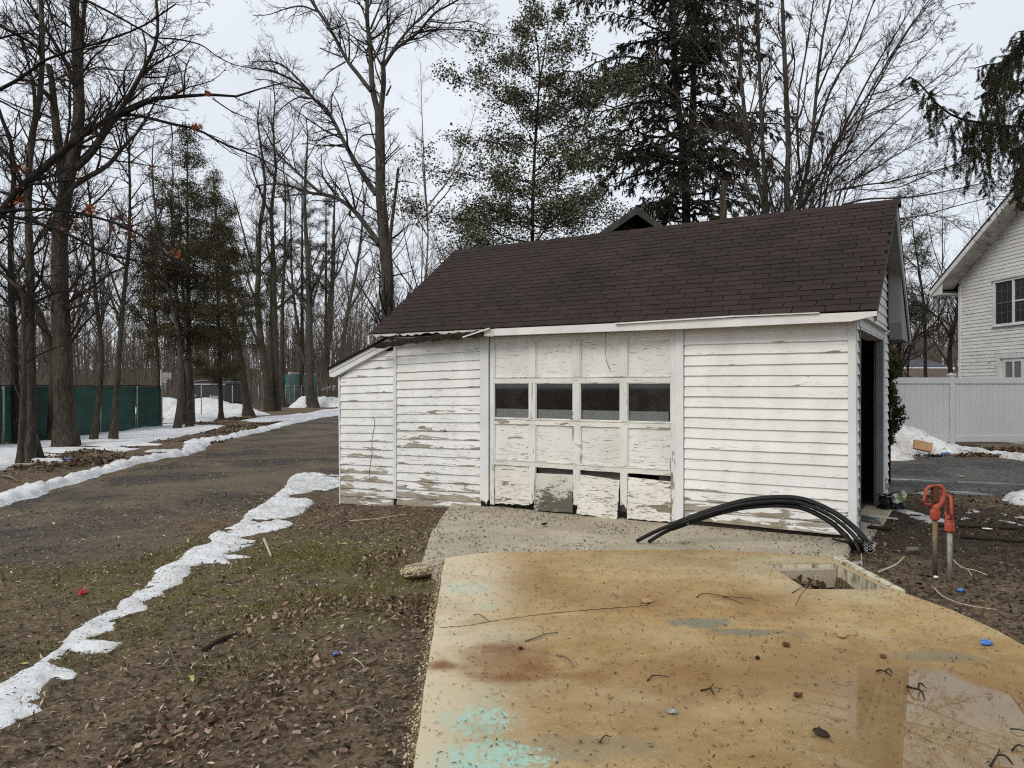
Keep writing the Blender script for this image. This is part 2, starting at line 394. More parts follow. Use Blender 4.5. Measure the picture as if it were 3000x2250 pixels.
c = t.mix(t.math('MULTIPLY', dk, 0.7), c, (0.018, 0.014, 0.011))
t.bump(t.math('ADD', n2, t.math('MULTIPLY', n1, 1.5)), 0.9, 0.03)
M['soil'] = t.fin(c, 0.92, 0.2)
# gravel drive
t = NT('dirt and gravel drive'); v = t.coord('Object'); xy = t.sep(v)
n = t.noise(v, 0.45, 6, 0.6, 0.4); n1 = t.noise(v, 5.0, 8, 0.7); vo = t.voro(v, 30.0, 'Color'); vd = t.voro(v, 30.0)
vs = t.new('ShaderNodeSeparateColor'); t.l.new(vo, vs.inputs[0]); vr = vs.outputs[0]
c = t.mix(t.ramp(n1, 0.3, 0.7), (0.048, 0.038, 0.028), (0.120, 0.095, 0.069))
c = t.mix(t.ramp(n, 0.42, 0.60, 0, 0.8), c, (0.170, 0.136, 0.092))
c = t.mix(t.ramp(n, 0.47, 0.36, 0, 0.85), c, (0.032, 0.028, 0.025))
c = t.mix(t.ramp(t.noise(v, 28.0, 6, 0.8), 0.56, 0.70, 0, 0.6), c, (0.20, 0.165, 0.12))
c = t.mix(t.ramp(vr, 0.86, 0.90, 0, 0.45), c, (0.25, 0.21, 0.155))
t.bump(t.math('ADD', t.noise(v, 28.0, 6, 0.8), n1), 0.9, 0.03)
M['drive'] = t.fin(c, t.ramp(n, 0.35, 0.5, 0.62, 0.92), 0.25)
# old asphalt beside the vinyl fence
t = NT('worn wet asphalt'); v = t.coord('Object')
n = t.noise(v, 0.5, 6, 0.6); vo = t.voro(v, 26.0, 'Color'); vs = t.new('ShaderNodeSeparateColor'); t.l.new(vo, vs.inputs[0]); vr = vs.outputs[0]
c = t.mix(t.ramp(t.noise(v, 9.0, 7, 0.7), 0.3, 0.7), (0.022, 0.022, 0.022), (0.062, 0.060, 0.056))
c = t.mix(t.ramp(vr, 0.78, 0.86, 0, 0.6), c, (0.18, 0.165, 0.135))
t.bump(t.noise(v, 60.0, 4, 0.7), 0.6, 0.01)
M['asphalt'] = t.fin(c, t.ramp(n, 0.4, 0.6, 0.45, 0.85), 0.3)

# ochre concrete slab: rust, iron staining, worn mint paint, a film of standing water
def slab_mat():
    t = NT('iron stained concrete'); v = t.coord('Object'); xy = t.sep(v)
    n = t.noise(v, 0.9, 7, 0.62, 0.3); nf = t.noise(v, 5.0, 8, 0.7); gr = t.noise(v, 120.0, 3, 0.8)
    flake = t.noise(t.coord('Object', scale=(1.0, 0.7, 1.0)), 26.0, 9, 0.80, 0.5)
    vo = t.voro(v, 55.0, 'Color'); vs = t.new('ShaderNodeSeparateColor'); t.l.new(vo, vs.inputs[0]); vr = vs.outputs[0]; vd = t.voro(v, 55.0)
    c = t.mix(t.ramp(n, 0.3, 0.7), (0.300, 0.185, 0.070), (0.430, 0.305, 0.148))
    c = t.mul(c, t.ramp(nf, 0.25, 0.75, 0.82, 1.16))
    c = t.mul(c, t.ramp(gr, 0.2, 0.8, 0.66, 1.32))
    peb = t.math('MULTIPLY', t.ramp(vr, 0.82, 0.88), t.ramp(vd, 0.42, 0.30))
    c = t.mix(t.math('MULTIPLY', peb, t.ramp(n, 0.42, 0.6, 0.25, 0.85)), c, (0.56, 0.43, 0.20))
    c = t.mix(t.math('MULTIPLY', t.ramp(t.noise(t.coord('Object', scale=(0.8, 1.3, 1.0), loc=(3, 5, 0)), 1.1, 7, 0.65, 0.5), 0.50, 0.72), 0.45), c, (0.52, 0.43, 0.27))
    # bleached strip along the left edge and round the pit
    ed = t.ramp(t.math('ADD', xy[0], t.math('MULTIPLY', t.math('SUBTRACT', n, 0.5), 0.9)), 0.25, -0.5)
    c = t.mix(t.math('MULTIPLY', ed, 0.85), c, (0.60, 0.52, 0.37))
    pe = t.ell(xy, 2.62, 6.3, 0.62, 0.75, 0.35, n, 0.5)
    c = t.mix(t.math('MULTIPLY', pe, 0.38), c, (0.50, 0.45, 0.31))
    c = t.mix(t.math('MULTIPLY', t.ell(xy, 1.75, 6.9, 1.3, 0.35, 0.4, nf, 0.5), 0.16), c, (0.38, 0.40, 0.29))
    def P(px, py): q = Z(px, py); return q.x, q.y
    for px, py, rx, ry, k in ((1485, 1935, 0.24, 0.30, 0.62), (1490, 1985, 0.17, 0.075, 0.75), (1465, 1900, 0.13, 0.10, 0.6), (1575, 1958, 0.09, 0.09, 0.6), (1299, 1950, 0.10, 0.075, 0.9), (1700, 1980, 0.16, 0.06, 0.5), (2200, 1755, 0.22, 0.16, 0.45), (1800, 1760, 0.5, 0.25, 0.25), (2150, 1990, 0.6, 0.3, 0.28)):
        x, y = P(px, py); c = t.mix(t.math('MULTIPLY', t.ell(xy, x, y, rx, ry, 0.7, t.noise(v, 7.0, 7, 0.72), 0.9), k), c, (0.165, 0.068, 0.020))
    for px, py, rx, ry, k in ((2050, 1824, 0.20, 0.10, 0.9), (2200, 1852, 0.20, 0.07, 0.85), (2345, 1862, 0.06, 0.07, 0.6), (2750, 1925, 0.25, 0.1, 0.6), (2420, 2005, 0.16, 0.04, 0.5), (1750, 2190, 0.35, 0.12, 0.4)):
        x, y = P(px, py); c = t.mix(t.math('MULTIPLY', t.ell(xy, x, y, rx, ry, 0.3, nf, 0.9), k), c, (0.20, 0.185, 0.135))
    mint = None
    for px, py, rx, ry, k in ((1405, 2110, 0.20, 0.22, 0.19), (1440, 2235, 0.28, 0.24, 0.22), (1366, 1722, 0.24, 0.22, 0.15), (1400, 1775, 0.24, 0.13, 0.11), (1480, 1862, 0.20, 0.16, 0.08), (1330, 1862, 0.09, 0.07, 0.07), (1455, 2025, 0.22, 0.12, 0.08), (1600, 2010, 0.12, 0.07, 0.05), (1300, 2020, 0.12, 0.06, 0.05), (2300, 1640, 0.45, 0.07, 0.06), (2100, 1630, 0.3, 0.05, 0.04)):
        x, y = P(px, py); e = t.ell(xy, x, y, rx, ry, 0.6, nf, 0.5)
        s = t.ramp(t.math('ADD', flake, t.math('MULTIPLY', e, k)), 0.665, 0.70)
        s = t.math('MULTIPLY', s, t.ramp(e, 0.0, 0.25))
        soft = t.math('MULTIPLY', e, min(0.55, k*2.6))
        s = t.math('MAXIMUM', t.math('MULTIPLY', s, min(1.0, 0.35+k*5)), t.math('MULTIPLY', soft, 0.42))
        mint = s if mint is None else t.math('MAXIMUM', mint, s)
    c = t.mix(mint, c, (0.36, 0.54, 0.44))
    # standing water
    wn_ = t.noise(v, 1.6, 5, 0.55)
    wet = t.ell(xy, 2.45, 3.15, 1.22, 1.05, 0.20, wn_, 0.35)
    dry = t.ell(xy, 2.75, 4.15, 0.28, 0.30, 0.2, wn_, 0.4)
    wet = t.math('MULTIPLY', wet, t.math('SUBTRACT', 1.0, dry))
    damp = t.ell(xy, 1.9, 3.3, 1.9, 1.5, 0.4, wn_, 0.5)
    c = t.mix(t.math('MULTIPLY', t.ramp(t.noise(v, 0.75, 5, 0.6, 0.6), 0.48, 0.68), 0.6), c, (0.255, 0.150, 0.060))
    c = t.mul(c, t.math('SUBTRACT', 1.0, t.math('MULTIPLY', damp, 0.08)))
    c = t.mix(t.math('MULTIPLY', wet, 0.62), c, (0.155, 0.090, 0.022))
    b = t.new('ShaderNodeBump'); t.set(b.inputs['Height'], t.math('ADD', gr, t.math('MULTIPLY', nf, 1.0))); b.inputs['Distance'].default_value = 0.006
    t.set(b.inputs['Strength'], t.math('SUBTRACT', 0.5, t.math('MULTIPLY', wet, 0.4)))
    t.l.new(b.outputs['Normal'], t.b.inputs['Normal'])
    t.set(t.b.inputs['Coat Weight'], wet); t.b.inputs['Coat IOR'].default_value = 1.40
    t.b.inputs['Coat Roughness'].default_value = 0.015
    return t.fin(c, 0.82, 0.25)
M['slab'] = slab_mat()
t = NT('grey weathered concrete'); v = t.coord('Object')
n = t.noise(v, 1.4, 7, 0.65, 0.3); gr = t.noise(v, 70.0, 4, 0.8); nf = t.noise(v, 7.0, 7, 0.7)
c = t.mix(t.ramp(n, 0.3, 0.7), (0.41, 0.35, 0.26), (0.56, 0.495, 0.38))
c = t.mul(c, t.ramp(gr, 0.3, 0.75, 0.55, 1.2))
c = t.mix(t.ramp(nf, 0.58, 0.72, 0, 0.6), c, (0.12, 0.085, 0.052))
t.bump(gr, 0.7, 0.008); M['apron'] = t.fin(c, 0.9, 0.2)
t = NT('broken concrete edge'); v = t.coord('Object'); vd = t.voro(v, 38.0); vo = t.voro(v, 38.0, 'Color')
vs = t.new('ShaderNodeSeparateColor'); t.l.new(vo, vs.inputs[0])
c = t.mix(vs.outputs[0], (0.26, 0.20, 0.12), (0.56, 0.47, 0.32)); c = t.mix(t.ramp(vd, 0.55, 0.8), c, (0.12, 0.09, 0.055))
t.bump(t.math('MULTIPLY', vd, -1.0), 1.0, 0.02); M['rubble'] = t.fin(c, 0.9, 0.2)
t = NT('pit wall paint'); v = t.coord('Object'); n = t.noise(t.coord('Object', scale=(1, 1, 0.35)), 9.0, 7, 0.7)
c = t.mix(t.ramp(n, 0.45, 0.62), (0.55, 0.50, 0.37), (0.20, 0.165, 0.11)); M['pit'] = t.fin(c, 0.85, 0.2)

def glass_mat(name, tint=(0.86, 0.88, 0.88), refl=1.0):
    t = NT(name); t.n.remove(t.b)
    tr = t.new('ShaderNodeBsdfTransparent'); tr.inputs['Color'].default_value = tint+(1,)
    gl = t.new('ShaderNodeBsdfGlossy'); gl.inputs['Roughness'].default_value = 0.03; gl.inputs['Color'].default_value = (refl, refl, refl, 1)
    fr = t.new('ShaderNodeFresnel'); fr.inputs['IOR'].default_value = 1.45
    mx = t.new('ShaderNodeMixShader'); t.l.new(fr.outputs[0], mx.inputs[0]); t.l.new(tr.outputs[0], mx.inputs[1]); t.l.new(gl.outputs[0], mx.inputs[2])
    v = t.coord('Object'); df = t.new('ShaderNodeBsdfDiffuse'); df.inputs['Color'].default_value = (0.45, 0.44, 0.40, 1)
    gr = t.ramp(t.math('ADD', t.noise(v, 3.0, 6, 0.65), t.math('MULTIPLY', t.orand(), 0.10)), 0.45, 0.9, 0.004, 0.06)
    m2 = t.new('ShaderNodeMixShader'); t.l.new(gr, m2.inputs[0]); t.l.new(mx.outputs[0], m2.inputs[1]); t.l.new(df.outputs[0], m2.inputs[2])
    t.l.new(m2.outputs[0], t.out.inputs['Surface']); return t.m
M['glass'] = glass_mat('dusty window glass')
M['water'] = NT('puddle water').fin((0.035, 0.033, 0.03), 0.04, 0.5)
M['pipe_black'] = plain('black polyethylene', (0.006, 0.0064, 0.0075), 0.5, 0.3, var=0.5, scale=14)
M['pipe_in'] = plain('pipe bore', (0.003, 0.003, 0.003), 0.9, 0.1)
M['wire'] = plain('wire', (0.03, 0.028, 0.026), 0.6, 0.4)
M['tie'] = plain('pale tie wire', (0.30, 0.31, 0.33), 0.5, 0.5)
M['orange'] = plain('faded orange red enamel', (0.36, 0.062, 0.036), 0.5, 0.4, var=0.22, scale=25, bump=0.1)
M['rust'] = plain('rusty iron', (0.11, 0.045, 0.022), 0.85, 0.3, var=0.4, scale=30, bump=0.4)
t = NT('tarnished brass pipe'); z = t.sep(t.coord())[2]
c = t.mix(t.ramp(z, 0.20, 0.45), (0.115, 0.105, 0.088), (0.20, 0.135, 0.058)); c = t.mul(c, t.ramp(t.noise(t.coord(), 22, 5), 0.3, 0.7, 0.75, 1.2)); M['pipe_brass'] = t.fin(c, 0.6, 0.45, 0.3)
t = NT('galvanised pipe'); z = t.sep(t.coord())[2]
c = t.mix(t.ramp(t.noise(t.coord(scale=(5, 5, 1)), 12, 6), 0.4, 0.65), (0.31, 0.30, 0.27), (0.17, 0.155, 0.125)); M['galv'] = t.fin(c, 0.55, 0.45, 0.35)
M['steel'] = plain('galvanised steel', (0.30, 0.31, 0.315), 0.5, 0.5, 0.4, var=0.2, scale=12)
M['vinyl'] = plain('white vinyl', (0.52, 0.53, 0.545), 0.42, 0.4, var=0.03, scale=2)
t = NT('old house paint'); v = t.coord(); c = t.mul((0.80, 0.80, 0.79), t.ramp(t.noise(t.coord(scale=(1, 1, 2.5)), 1.6, 7, 0.65), 0.3, 0.75, 1.0, 0.80)); c = t.mix(t.ramp(t.math('ADD', t.noise(t.coord(scale=(1, 1, 5)), 2.6, 8, 0.7), t.math('MULTIPLY', t.ell((t.sep(v)[1], t.sep(v)[2]), -2.4, 2.35, 3.0, 0.35, 0.6), 0.12)), 0.64, 0.72, 0, 0.6), c, (0.25, 0.22, 0.17)); M['house'] = t.fin(c, 0.6, 0.3)
M['house_trim'] = plain('house trim', (0.70, 0.71, 0.71), 0.6, 0.3, var=0.12, scale=2)
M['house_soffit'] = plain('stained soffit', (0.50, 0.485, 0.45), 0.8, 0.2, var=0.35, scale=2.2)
M['roof_dark'] = plain('dark roof edge', (0.035, 0.03, 0.028), 0.9, 0.2, var=0.3, scale=8)
M['glass_dark'] = NT('window glass over a dark room').fin((0.022, 0.023, 0.023), 0.12, 0.5)
M['blue_siding'] = plain('slate blue siding', (0.075, 0.105, 0.18), 0.7, 0.3, var=0.08, scale=2)
M['roof_grey'] = plain('grey shingles far', (0.07, 0.075, 0.082), 0.9, 0.2, var=0.2, scale=3)
M['roof_brown'] = plain('brown shingles far', (0.10, 0.072, 0.052), 0.9, 0.2, var=0.25, scale=3)
M['teal'] = plain('teal container paint', (0.075, 0.33, 0.29), 0.55, 0.4, var=0.15, scale=0.9)
M['teal_dark'] = plain('teal container door', (0.055, 0.28, 0.245), 0.55, 0.4, var=0.2, scale=1.2)
M['white_far'] = plain('white enamel', (0.68, 0.69, 0.69), 0.5, 0.4, var=0.1)
M['charcoal'] = plain('charcoal trailer skin', (0.028, 0.027, 0.034), 0.4, 0.45, var=0.15, scale=1)
M['black'] = plain('black rubber', (0.012, 0.012, 0.012), 0.8, 0.3)
M['grey_metal'] = plain('grey aluminium', (0.38, 0.38, 0.385), 0.45, 0.5, 0.3)
M['beige'] = plain('beige far wall', (0.50, 0.47, 0.39), 0.8, 0.2, var=0.06)
M['card'] = plain('cardboard', (0.42, 0.265, 0.135), 0.85, 0.2, var=0.12, scale=9)
M['red'] = plain('red foil', (0.35, 0.02, 0.02), 0.4, 0.5)
M['bluefoil'] = plain('blue wrapper', (0.05, 0.17, 0.50), 0.4, 0.5, var=0.3, scale=40)
M['paper'] = plain('white paper', (0.75, 0.76, 0.76), 0.7, 0.2)
M['plank'] = plain('weathered plank', (0.17, 0.155, 0.135), 0.9, 0.2, var=0.25, scale=12, bump=0.3)
M['ivy'] = foliage('dark ivy', (0.012, 0.018, 0.008), (0.05, 0.056, 0.024), 0.5, 0.3)
M['barge'] = plain('dark weathered bargeboard', (0.055, 0.055, 0.048), 0.9, 0.2, var=0.3, scale=5)
M['old_board'] = plain('weathered grey boards', (0.13, 0.125, 0.11), 0.9, 0.2, var=0.2, scale=5)
# woven privacy screen on chain link
t = NT('green privacy screen'); v = t.coord('Object'); xyz = t.sep(v)
a = t.math('MULTIPLY', t.math('ADD', xyz[1], xyz[2]), 2*PI/0.055); b = t.math('MULTIPLY', t.math('SUBTRACT', xyz[1], xyz[2]), 2*PI/0.055)
lnk = t.math('MAXIMUM', t.math('SINE', a), t.math('SINE', b))
c = t.mix(t.ramp(t.noise(t.coord('Object', scale=(1, 0.4, 3)), 1.2, 4), 0.3, 0.7), (0.012, 0.042, 0.033), (0.022, 0.075, 0.058))
c = t.mix(t.ramp(lnk, 0.90, 0.98, 0, 0.45), c, (0.055, 0.11, 0.095))
t.bump(lnk, 0.5, 0.006); M['screen'] = t.fin(c, 0.7, 0.25)

# ------------------------------------------------------------------ ground, drive, slab, snow
def vnoise(x, y, scale, seed=0):
    x = np.asarray(x)*scale; y = np.asarray(y)*scale
    xi = np.floor(x).astype(np.int64); yi = np.floor(y).astype(np.int64); fx = x-xi; fy = y-yi
    fx = fx*fx*(3-2*fx); fy = fy*fy*(3-2*fy)
    def h(a, b):
        n = (a*374761393+b*668265263+seed*974634777) & 0x7fffffff
        n = ((n ^ (n >> 13))*1274126177) & 0x7fffffff
        return ((n ^ (n >> 16)) & 0xffff)/65535.0
    return (h(xi, yi)*(1-fx)+h(xi+1, yi)*fx)*(1-fy)+(h(xi, yi+1)*(1-fx)+h(xi+1, yi+1)*fx)*fy
def fnoise(x, y, scale, seed=0, octv=4):
    s = 0; a = 1; n = 0
    for o in range(octv):
        s = s+a*vnoise(x, y, scale*2**o, seed+o*17); n += a; a *= 0.55
    return s/n-0.5
def sdf_poly(x, y, poly):
    """distance to the outline, positive inside"""
    P = np.array([(p[0], p[1]) for p in poly]); Q = np.roll(P, -1, 0)
    d2 = np.full(x.shape, 1e9); ins = np.zeros(x.shape, bool)
    for (ax, ay), (bx, by) in zip(P, Q):
        ex, ey = bx-ax, by-ay; wx, wy = x-ax, y-ay
        t = np.clip((wx*ex+wy*ey)/max(ex*ex+ey*ey, 1e-12), 0, 1)
        d2 = np.minimum(d2, (wx-t*ex)**2+(wy-t*ey)**2)
        c = ((ay > y) != (by > y))
        with np.errstate(divide='ignore', invalid='ignore'):
            xi = (bx-ax)*(y-ay)/(by-ay if by != ay else 1e-12)+ax
        ins ^= c & (x < xi)
    d = np.sqrt(d2); return np.where(ins, d, -d)
def sdf_line(x, y, pts, rad):
    """radius minus distance to a polyline, scaled by the local radius"""
    P = np.array([(p[0], p[1]) for p in pts]); best = np.full(x.shape, -1e9); rr = np.ones(x.shape)
    for i in range(len(P)-1):
        (ax, ay), (bx, by) = P[i], P[i+1]; ex, ey = bx-ax, by-ay
        t = np.clip(((x-ax)*ex+(y-ay)*ey)/(ex*ex+ey*ey), 0, 1)
        r = rad[i]*(1-t)+rad[i+1]*t
        d = r-np.sqrt((x-ax-t*ex)**2+(y-ay-t*ey)**2)
        k = d > best; best = np.where(k, d, best); rr = np.where(k, r, rr)
    return best, rr
def grid_mesh(name, x, y, z, keep, smooth=True):
    ny, nx = x.shape; idx = -np.ones(x.shape, int); idx[keep] = np.arange(keep.sum())
    V = np.stack([x[keep], y[keep], z[keep]], 1)
    q = np.stack([idx[:-1, :-1], idx[:-1, 1:], idx[1:, 1:], idx[1:, :-1]], -1).reshape(-1, 4)
    return mesh_np(name, V, q[(q >= 0).all(1)], smooth)
def patch(name, m, poly=None, line=None, rad=None, thick=0.05, edge=0.1, res=0.05, wob=0.05, wobs=3.0, lump=0.0, lumps=4.0, sink=0.03, seed=1, base=None, warp=0.0, holes=None, soft=1.0):
    P = np.array([(p[0], p[1]) for p in (poly if poly is not None else line)]); mg = (max(rad) if rad is not None else 0)+0.3
    x, y = np.meshgrid(np.arange(P[:, 0].min()-mg, P[:, 0].max()+mg, res), np.arange(P[:, 1].min()-mg, P[:, 1].max()+mg, res))
    if poly is not None:
        d = sdf_poly(x, y, poly); e = edge
    else:
        d, e = sdf_line(x, y, line, rad); e = e*edge
    d = d+wob*2*fnoise(x, y, wobs, seed, 3)
    if holes: d = np.minimum(d, (fnoise(x, y, holes[0], seed+55, 4)+holes[1])*holes[2])
    b = hgt(x, y) if base is None else base(x, y)
    prof = np.sqrt(np.clip(1-(1-np.clip(d/e, 0, 1))**2, 0, 1))**soft
    z = b-sink*np.clip(1-(d+res*2)/(res*2), 0, 1)+thick*prof*(1+1.2*fnoise(x, y, lumps, seed+5, 4))+lump*prof*2*fnoise(x, y, lumps, seed+9, 4)
    if warp: x = x+warp*prof*fnoise(x, y, lumps, seed+21, 3); y = y+warp*prof*fnoise(x, y, lumps, seed+33, 3)
    return obj(name, grid_mesh(name, x, y, z, d > -res*2.2), m)

TH = math.radians(31.7); SA = Vector((3.62, 7.95, 0)); CT, ST = math.cos(TH), math.sin(TH)
def SW(xl, yl, z=0.0): return Vector((SA.x+CT*xl+ST*yl, SA.y-ST*xl+CT*yl, z))   # shed frame to world

slab_out = [Z(1302, 1634), Z(1400, 1621), Z(1492, 1617), Z(1800, 1611), Z(2075, 1610), Z(2300, 1622), Z(2441, 1634), Z(2560, 1692), Z(2650, 1738), Z(2790, 1787), Z(2929, 1851), Z(2990, 1885), Vector((3.2, 4.3, 0)), Vector((3.35, 2.0, 0)), Vector((3.3, -3.0, 0)), Vector((-0.35, -3.0, 0)), Z(1211, 2250), Z(1240, 2040), Z(1272, 1830)]
pit_in = [Z(2248, 1653), Z(2439, 1650), Z(2600, 1727), Z(2364, 1726)]
apron_out = [SW(-5.28, 0.05), Z(1262, 1560, -0.07), Z(1234, 1650, -0.08), Z(1320, 1700, -0.05), Vector((1.5, 6.6, 0)), Z(2450, 1665, -0.03), Z(2490, 1628, -0.03), SW(0.0, -0.14), SW(0.0, 0.05)]
shed_floor = [SW(0.02, 0.02), SW(-7.4, 0.02), SW(-7.4, 3.0), SW(-6.3, 3.45), SW(0.02, 3.45)]
def apron_z(x, y):
    t = -((x-SA.x)*CT-(y-SA.y)*ST); yl = (x-SA.x)*ST+(y-SA.y)*CT
    return -0.030-0.0085*np.clip(t, 0, 6)+0.006*np.clip(yl, -3, 0)+0.004*np.sin(x*3)*np.sin(y*2.3)

ax = np.r_[-420, -250, -150, -90, -60, np.arange(-40, -12, 1.0), np.arange(-12, -7, 0.3), np.arange(-7, 6.2, 0.1), np.arange(6.2, 14, 0.3), np.arange(14, 40, 1.0), 60, 90, 150, 250, 420]
ay = np.r_[-600, -300, -140, -60, -30, -10, -3, np.arange(0, 2.6, 0.4), np.arange(2.6, 12.5, 0.1), np.arange(12.5, 24, 0.3), np.arange(24, 60, 1.0), 75, 100, 140, 200, 320, 600]
gx, gy = np.meshgrid(ax, ay)
gz = hgt(gx, gy)+0.02*fnoise(gx, gy, 2.2, 3, 4)*(gy < 25)+0.05*fnoise(gx, gy, 0.5, 8, 2)*sstep(0.6, 2.5, np.maximum(np.abs(gx-0.8)-2.6, gy-12))
for po, dep in ((slab_out, 0.5), (apron_out, 0.35), (shed_floor, 0.35)):
    dd = sdf_poly(gx, gy, po); gz = np.where(dd > 0.08, gz-dep*sstep(0.08, 0.2, dd), gz)
ground = tag(obj('ground', grid_mesh('ground', gx, gy, gz, np.ones(gx.shape, bool)), M['soil']), 'brown leaf mould soil with thin moss around the shed and slab', kind='structure')

drive_px = cA((-500, 1250), (-60, 1100), (240, 1000), (600, 900), (1000, 790), (1260, 740), (1400, 645), (1700, 580), (2000, 510), (2400, 440)) 
drive = [G(*p) for p in drive_px]+[Vector((3, 52, 0)), Vector((4, 30, 0)), SW(-6.4, 5), SW(-7.6, 2.5), SW(-7.75, 0.3)]+[G(*p) for p in cA((1980, 860), (1860, 900), (1640, 1090))]+[G(*p) for p in cB((1500, 60), (1150, 200), (900, 290), (640, 330), (400, 350), (0, 330), (-400, 420))]
tag(patch('driveway', M['drive'], poly=drive, thick=0.015, edge=0.5, res=0.14, wob=0.35, wobs=0.9, sink=0.05, seed=4), 'dirt and gravel drive curving behind the shed', kind='structure')
side_px = [(2560, 1385), (2640, 1352), (2760, 1338), (2900, 1345), (3000, 1352), (3200, 1350), (3300, 1420), (3000, 1462), (2850, 1452), (2720, 1430), (2600, 1432), (2540, 1430)]
tag(patch('side_driveway', M['asphalt'], poly=[G(*p) for p in side_px], thick=0.02, edge=0.4, res=0.12, wob=0.25, wobs=1.2, sink=0.05, seed=14), 'worn dark asphalt drive in front of the vinyl fence', kind='structure')
for i, (pl, rd) in enumerate(((((2560, 1404), (2680, 1409), (2780, 1414), (2900, 1419), (3020, 1424)), (0.10, 0.12, 0.16, 0.10, 0.12)), (((2760, 1440), (2850, 1447), (2960, 1452)), (0.10, 0.30, 0.12)))):
    tag(patch('puddle', M['water'], line=[G(*p) for p in pl], rad=rd, thick=0.024, edge=0.25, res=0.04, wob=0.12, wobs=2.5, sink=0.05, lumps=0.01, seed=50+i), kind='structure')

def flat_with_hole(name, outer, hole, zt, zb, m, wall_m=None):
    pts = [Vector((p.x, p.y, 0)) for p in outer]; hp = [Vector((p.x, p.y, 0)) for p in hole]
    tri = geometry.tessellate_polygon([pts, hp]); al = pts+hp; n = len(al)
    v = [(p.x, p.y, zt) for p in al]+[(p.x, p.y, zb) for p in al]; f = [tuple(t) for t in tri]
    f += [(i, (i+1) % len(pts), n+(i+1) % len(pts), n+i) for i in range(len(pts))]
    me = bpy.data.meshes.new(name); me.from_pydata(v, [], f); me.update()
    bm = bmesh.new(); bm.from_mesh(me); bmesh.ops.recalc_face_normals(bm, faces=bm.faces)
    for fc in bm.faces:
        if abs(fc.normal.z) > 0.9 and fc.normal.z < 0: fc.normal_flip()
    bm.to_mesh(me); bm.free()
    return obj(name, me, m)
# outline densified and worn
def dense(poly, step, amp, seed):
    out = []; n = len(poly)
    for i in range(n):
        a, b = Vector(poly[i]), Vector(poly[(i+1) % n]); k = max(1, int((b-a).length/step))
        nn = Vector((-(b-a).y, (b-a).x, 0)).normalized()
        for j in range(k):
            p = a.lerp(b, j/k); out.append(p+nn*float(fnoise(np.array(p.x), np.array(p.y), 3.0, seed, 4))*amp)
    return out
slab_d = dense(slab_out, 0.08, 0.022, 77)
slab = tag(flat_with_hole('concrete_slab', slab_d, pit_in, 0.0, -0.16, M['slab']), 'ochre rust stained concrete slab with worn mint paint patches', kind='structure')
# broken aggregate face along the slab's left side
lp = smooth_path([Z(1302, 1634), Z(1272, 1830), Z(1240, 2040), Z(1211, 2250), Vector((-0.38, 2.2, 0))], 260)
nz_ = 9
vx = []; 
for i, p in enumerate(lp):
    for j in range(nz_):
        u = j/(nz_-1); r = float(fnoise(np.array(p[1]*1.0), np.array(u*0.5), 9.0, 3, 3))
        vx.append((p[0]+0.03-0.065*u+0.07*r*(0.2+u), p[1]+0.03*float(fnoise(np.array(p[1]), np.array(u), 14.0, 5, 2)), -0.005-0.006*(j > 1)-0.145*u*u))
F_ = [(i*nz_+j, i*nz_+j+1, (i+1)*nz_+j+1, (i+1)*nz_+j) for i in range(len(lp)-1) for j in range(nz_-1)]
tag(obj('broken_edge', mesh_np('broken_edge', np.array(vx), np.array(F_)), M['rubble'], slab), 'crumbled aggregate left edge of the slab')
# pit walls, bottom, curb
pw = MB(); pb = [Vector((p.x, p.y, 0)) for p in pit_in]
for i in range(4):
    a, b = pb[i], pb[(i+1) % 4]
    pw.add([(a.x, a.y, -0.002), (b.x, b.y, -0.002), (b.x, b.y, -0.34), (a.x, a.y, -0.34)], [(0, 1, 2, 3)])
pw.build('pit_wall', M['pit'], slab)
pf = MB(); pf.add([(p.x, p.y, -0.27) for p in pb], [(0, 1, 2, 3)]); pf.build('pit_floor', M['apron'], slab)
cu = MB(); a, b = Z(2441, 1641), Z(2618, 1728); a2, b2 = Z(2452, 1634), Z(2652, 1733)
cu.add([(a.x, a.y, -0.02), (b.x, b.y, -0.02), (b2.x, b2.y, -0.02), (a2.x, a2.y, -0.02), (a.x, a.y, 0.028), (b.x, b.y, 0.010), (b2.x, b2.y, 0.012), (a2.x, a2.y, 0.03)], [(4, 5, 6, 7), (0, 1, 5, 4), (1, 2, 6, 5), (2, 3, 7, 6), (3, 0, 4, 7)])
cu.build('curb', M['pit'], slab)
# hairline cracks across the slab (filled with dark dirt)
for pl, wd in (((( 1289, 1840), (1380, 1832), (1434, 1822), (1530, 1808), (1640, 1795), (1760, 1785), (1880, 1776), (1905, 1768)), 0.006), (((2362, 1726), (2345, 1745), (2338, 1760), (2330, 1775)), 0.006)):
    pp = smooth_path([Z(*p, 0.0) for p in pl], 90); mbk = MB(); vv = []
    for i, p in enumerate(pp):
        o = 0.006*math.sin(i*2.3)+0.005*math.sin(i*5.1); w_ = wd*(0.35+0.65*random.random())
        vv += [(p[0], p[1]+o-w_, 0.0035), (p[0], p[1]+o+w_, 0.0035)]
    mbk.add(vv, [(2*i, 2*i+2, 2*i+3, 2*i+1) for i in range(len(pp)-1)]); mbk.build('crack', M['stick_dark'], slab)

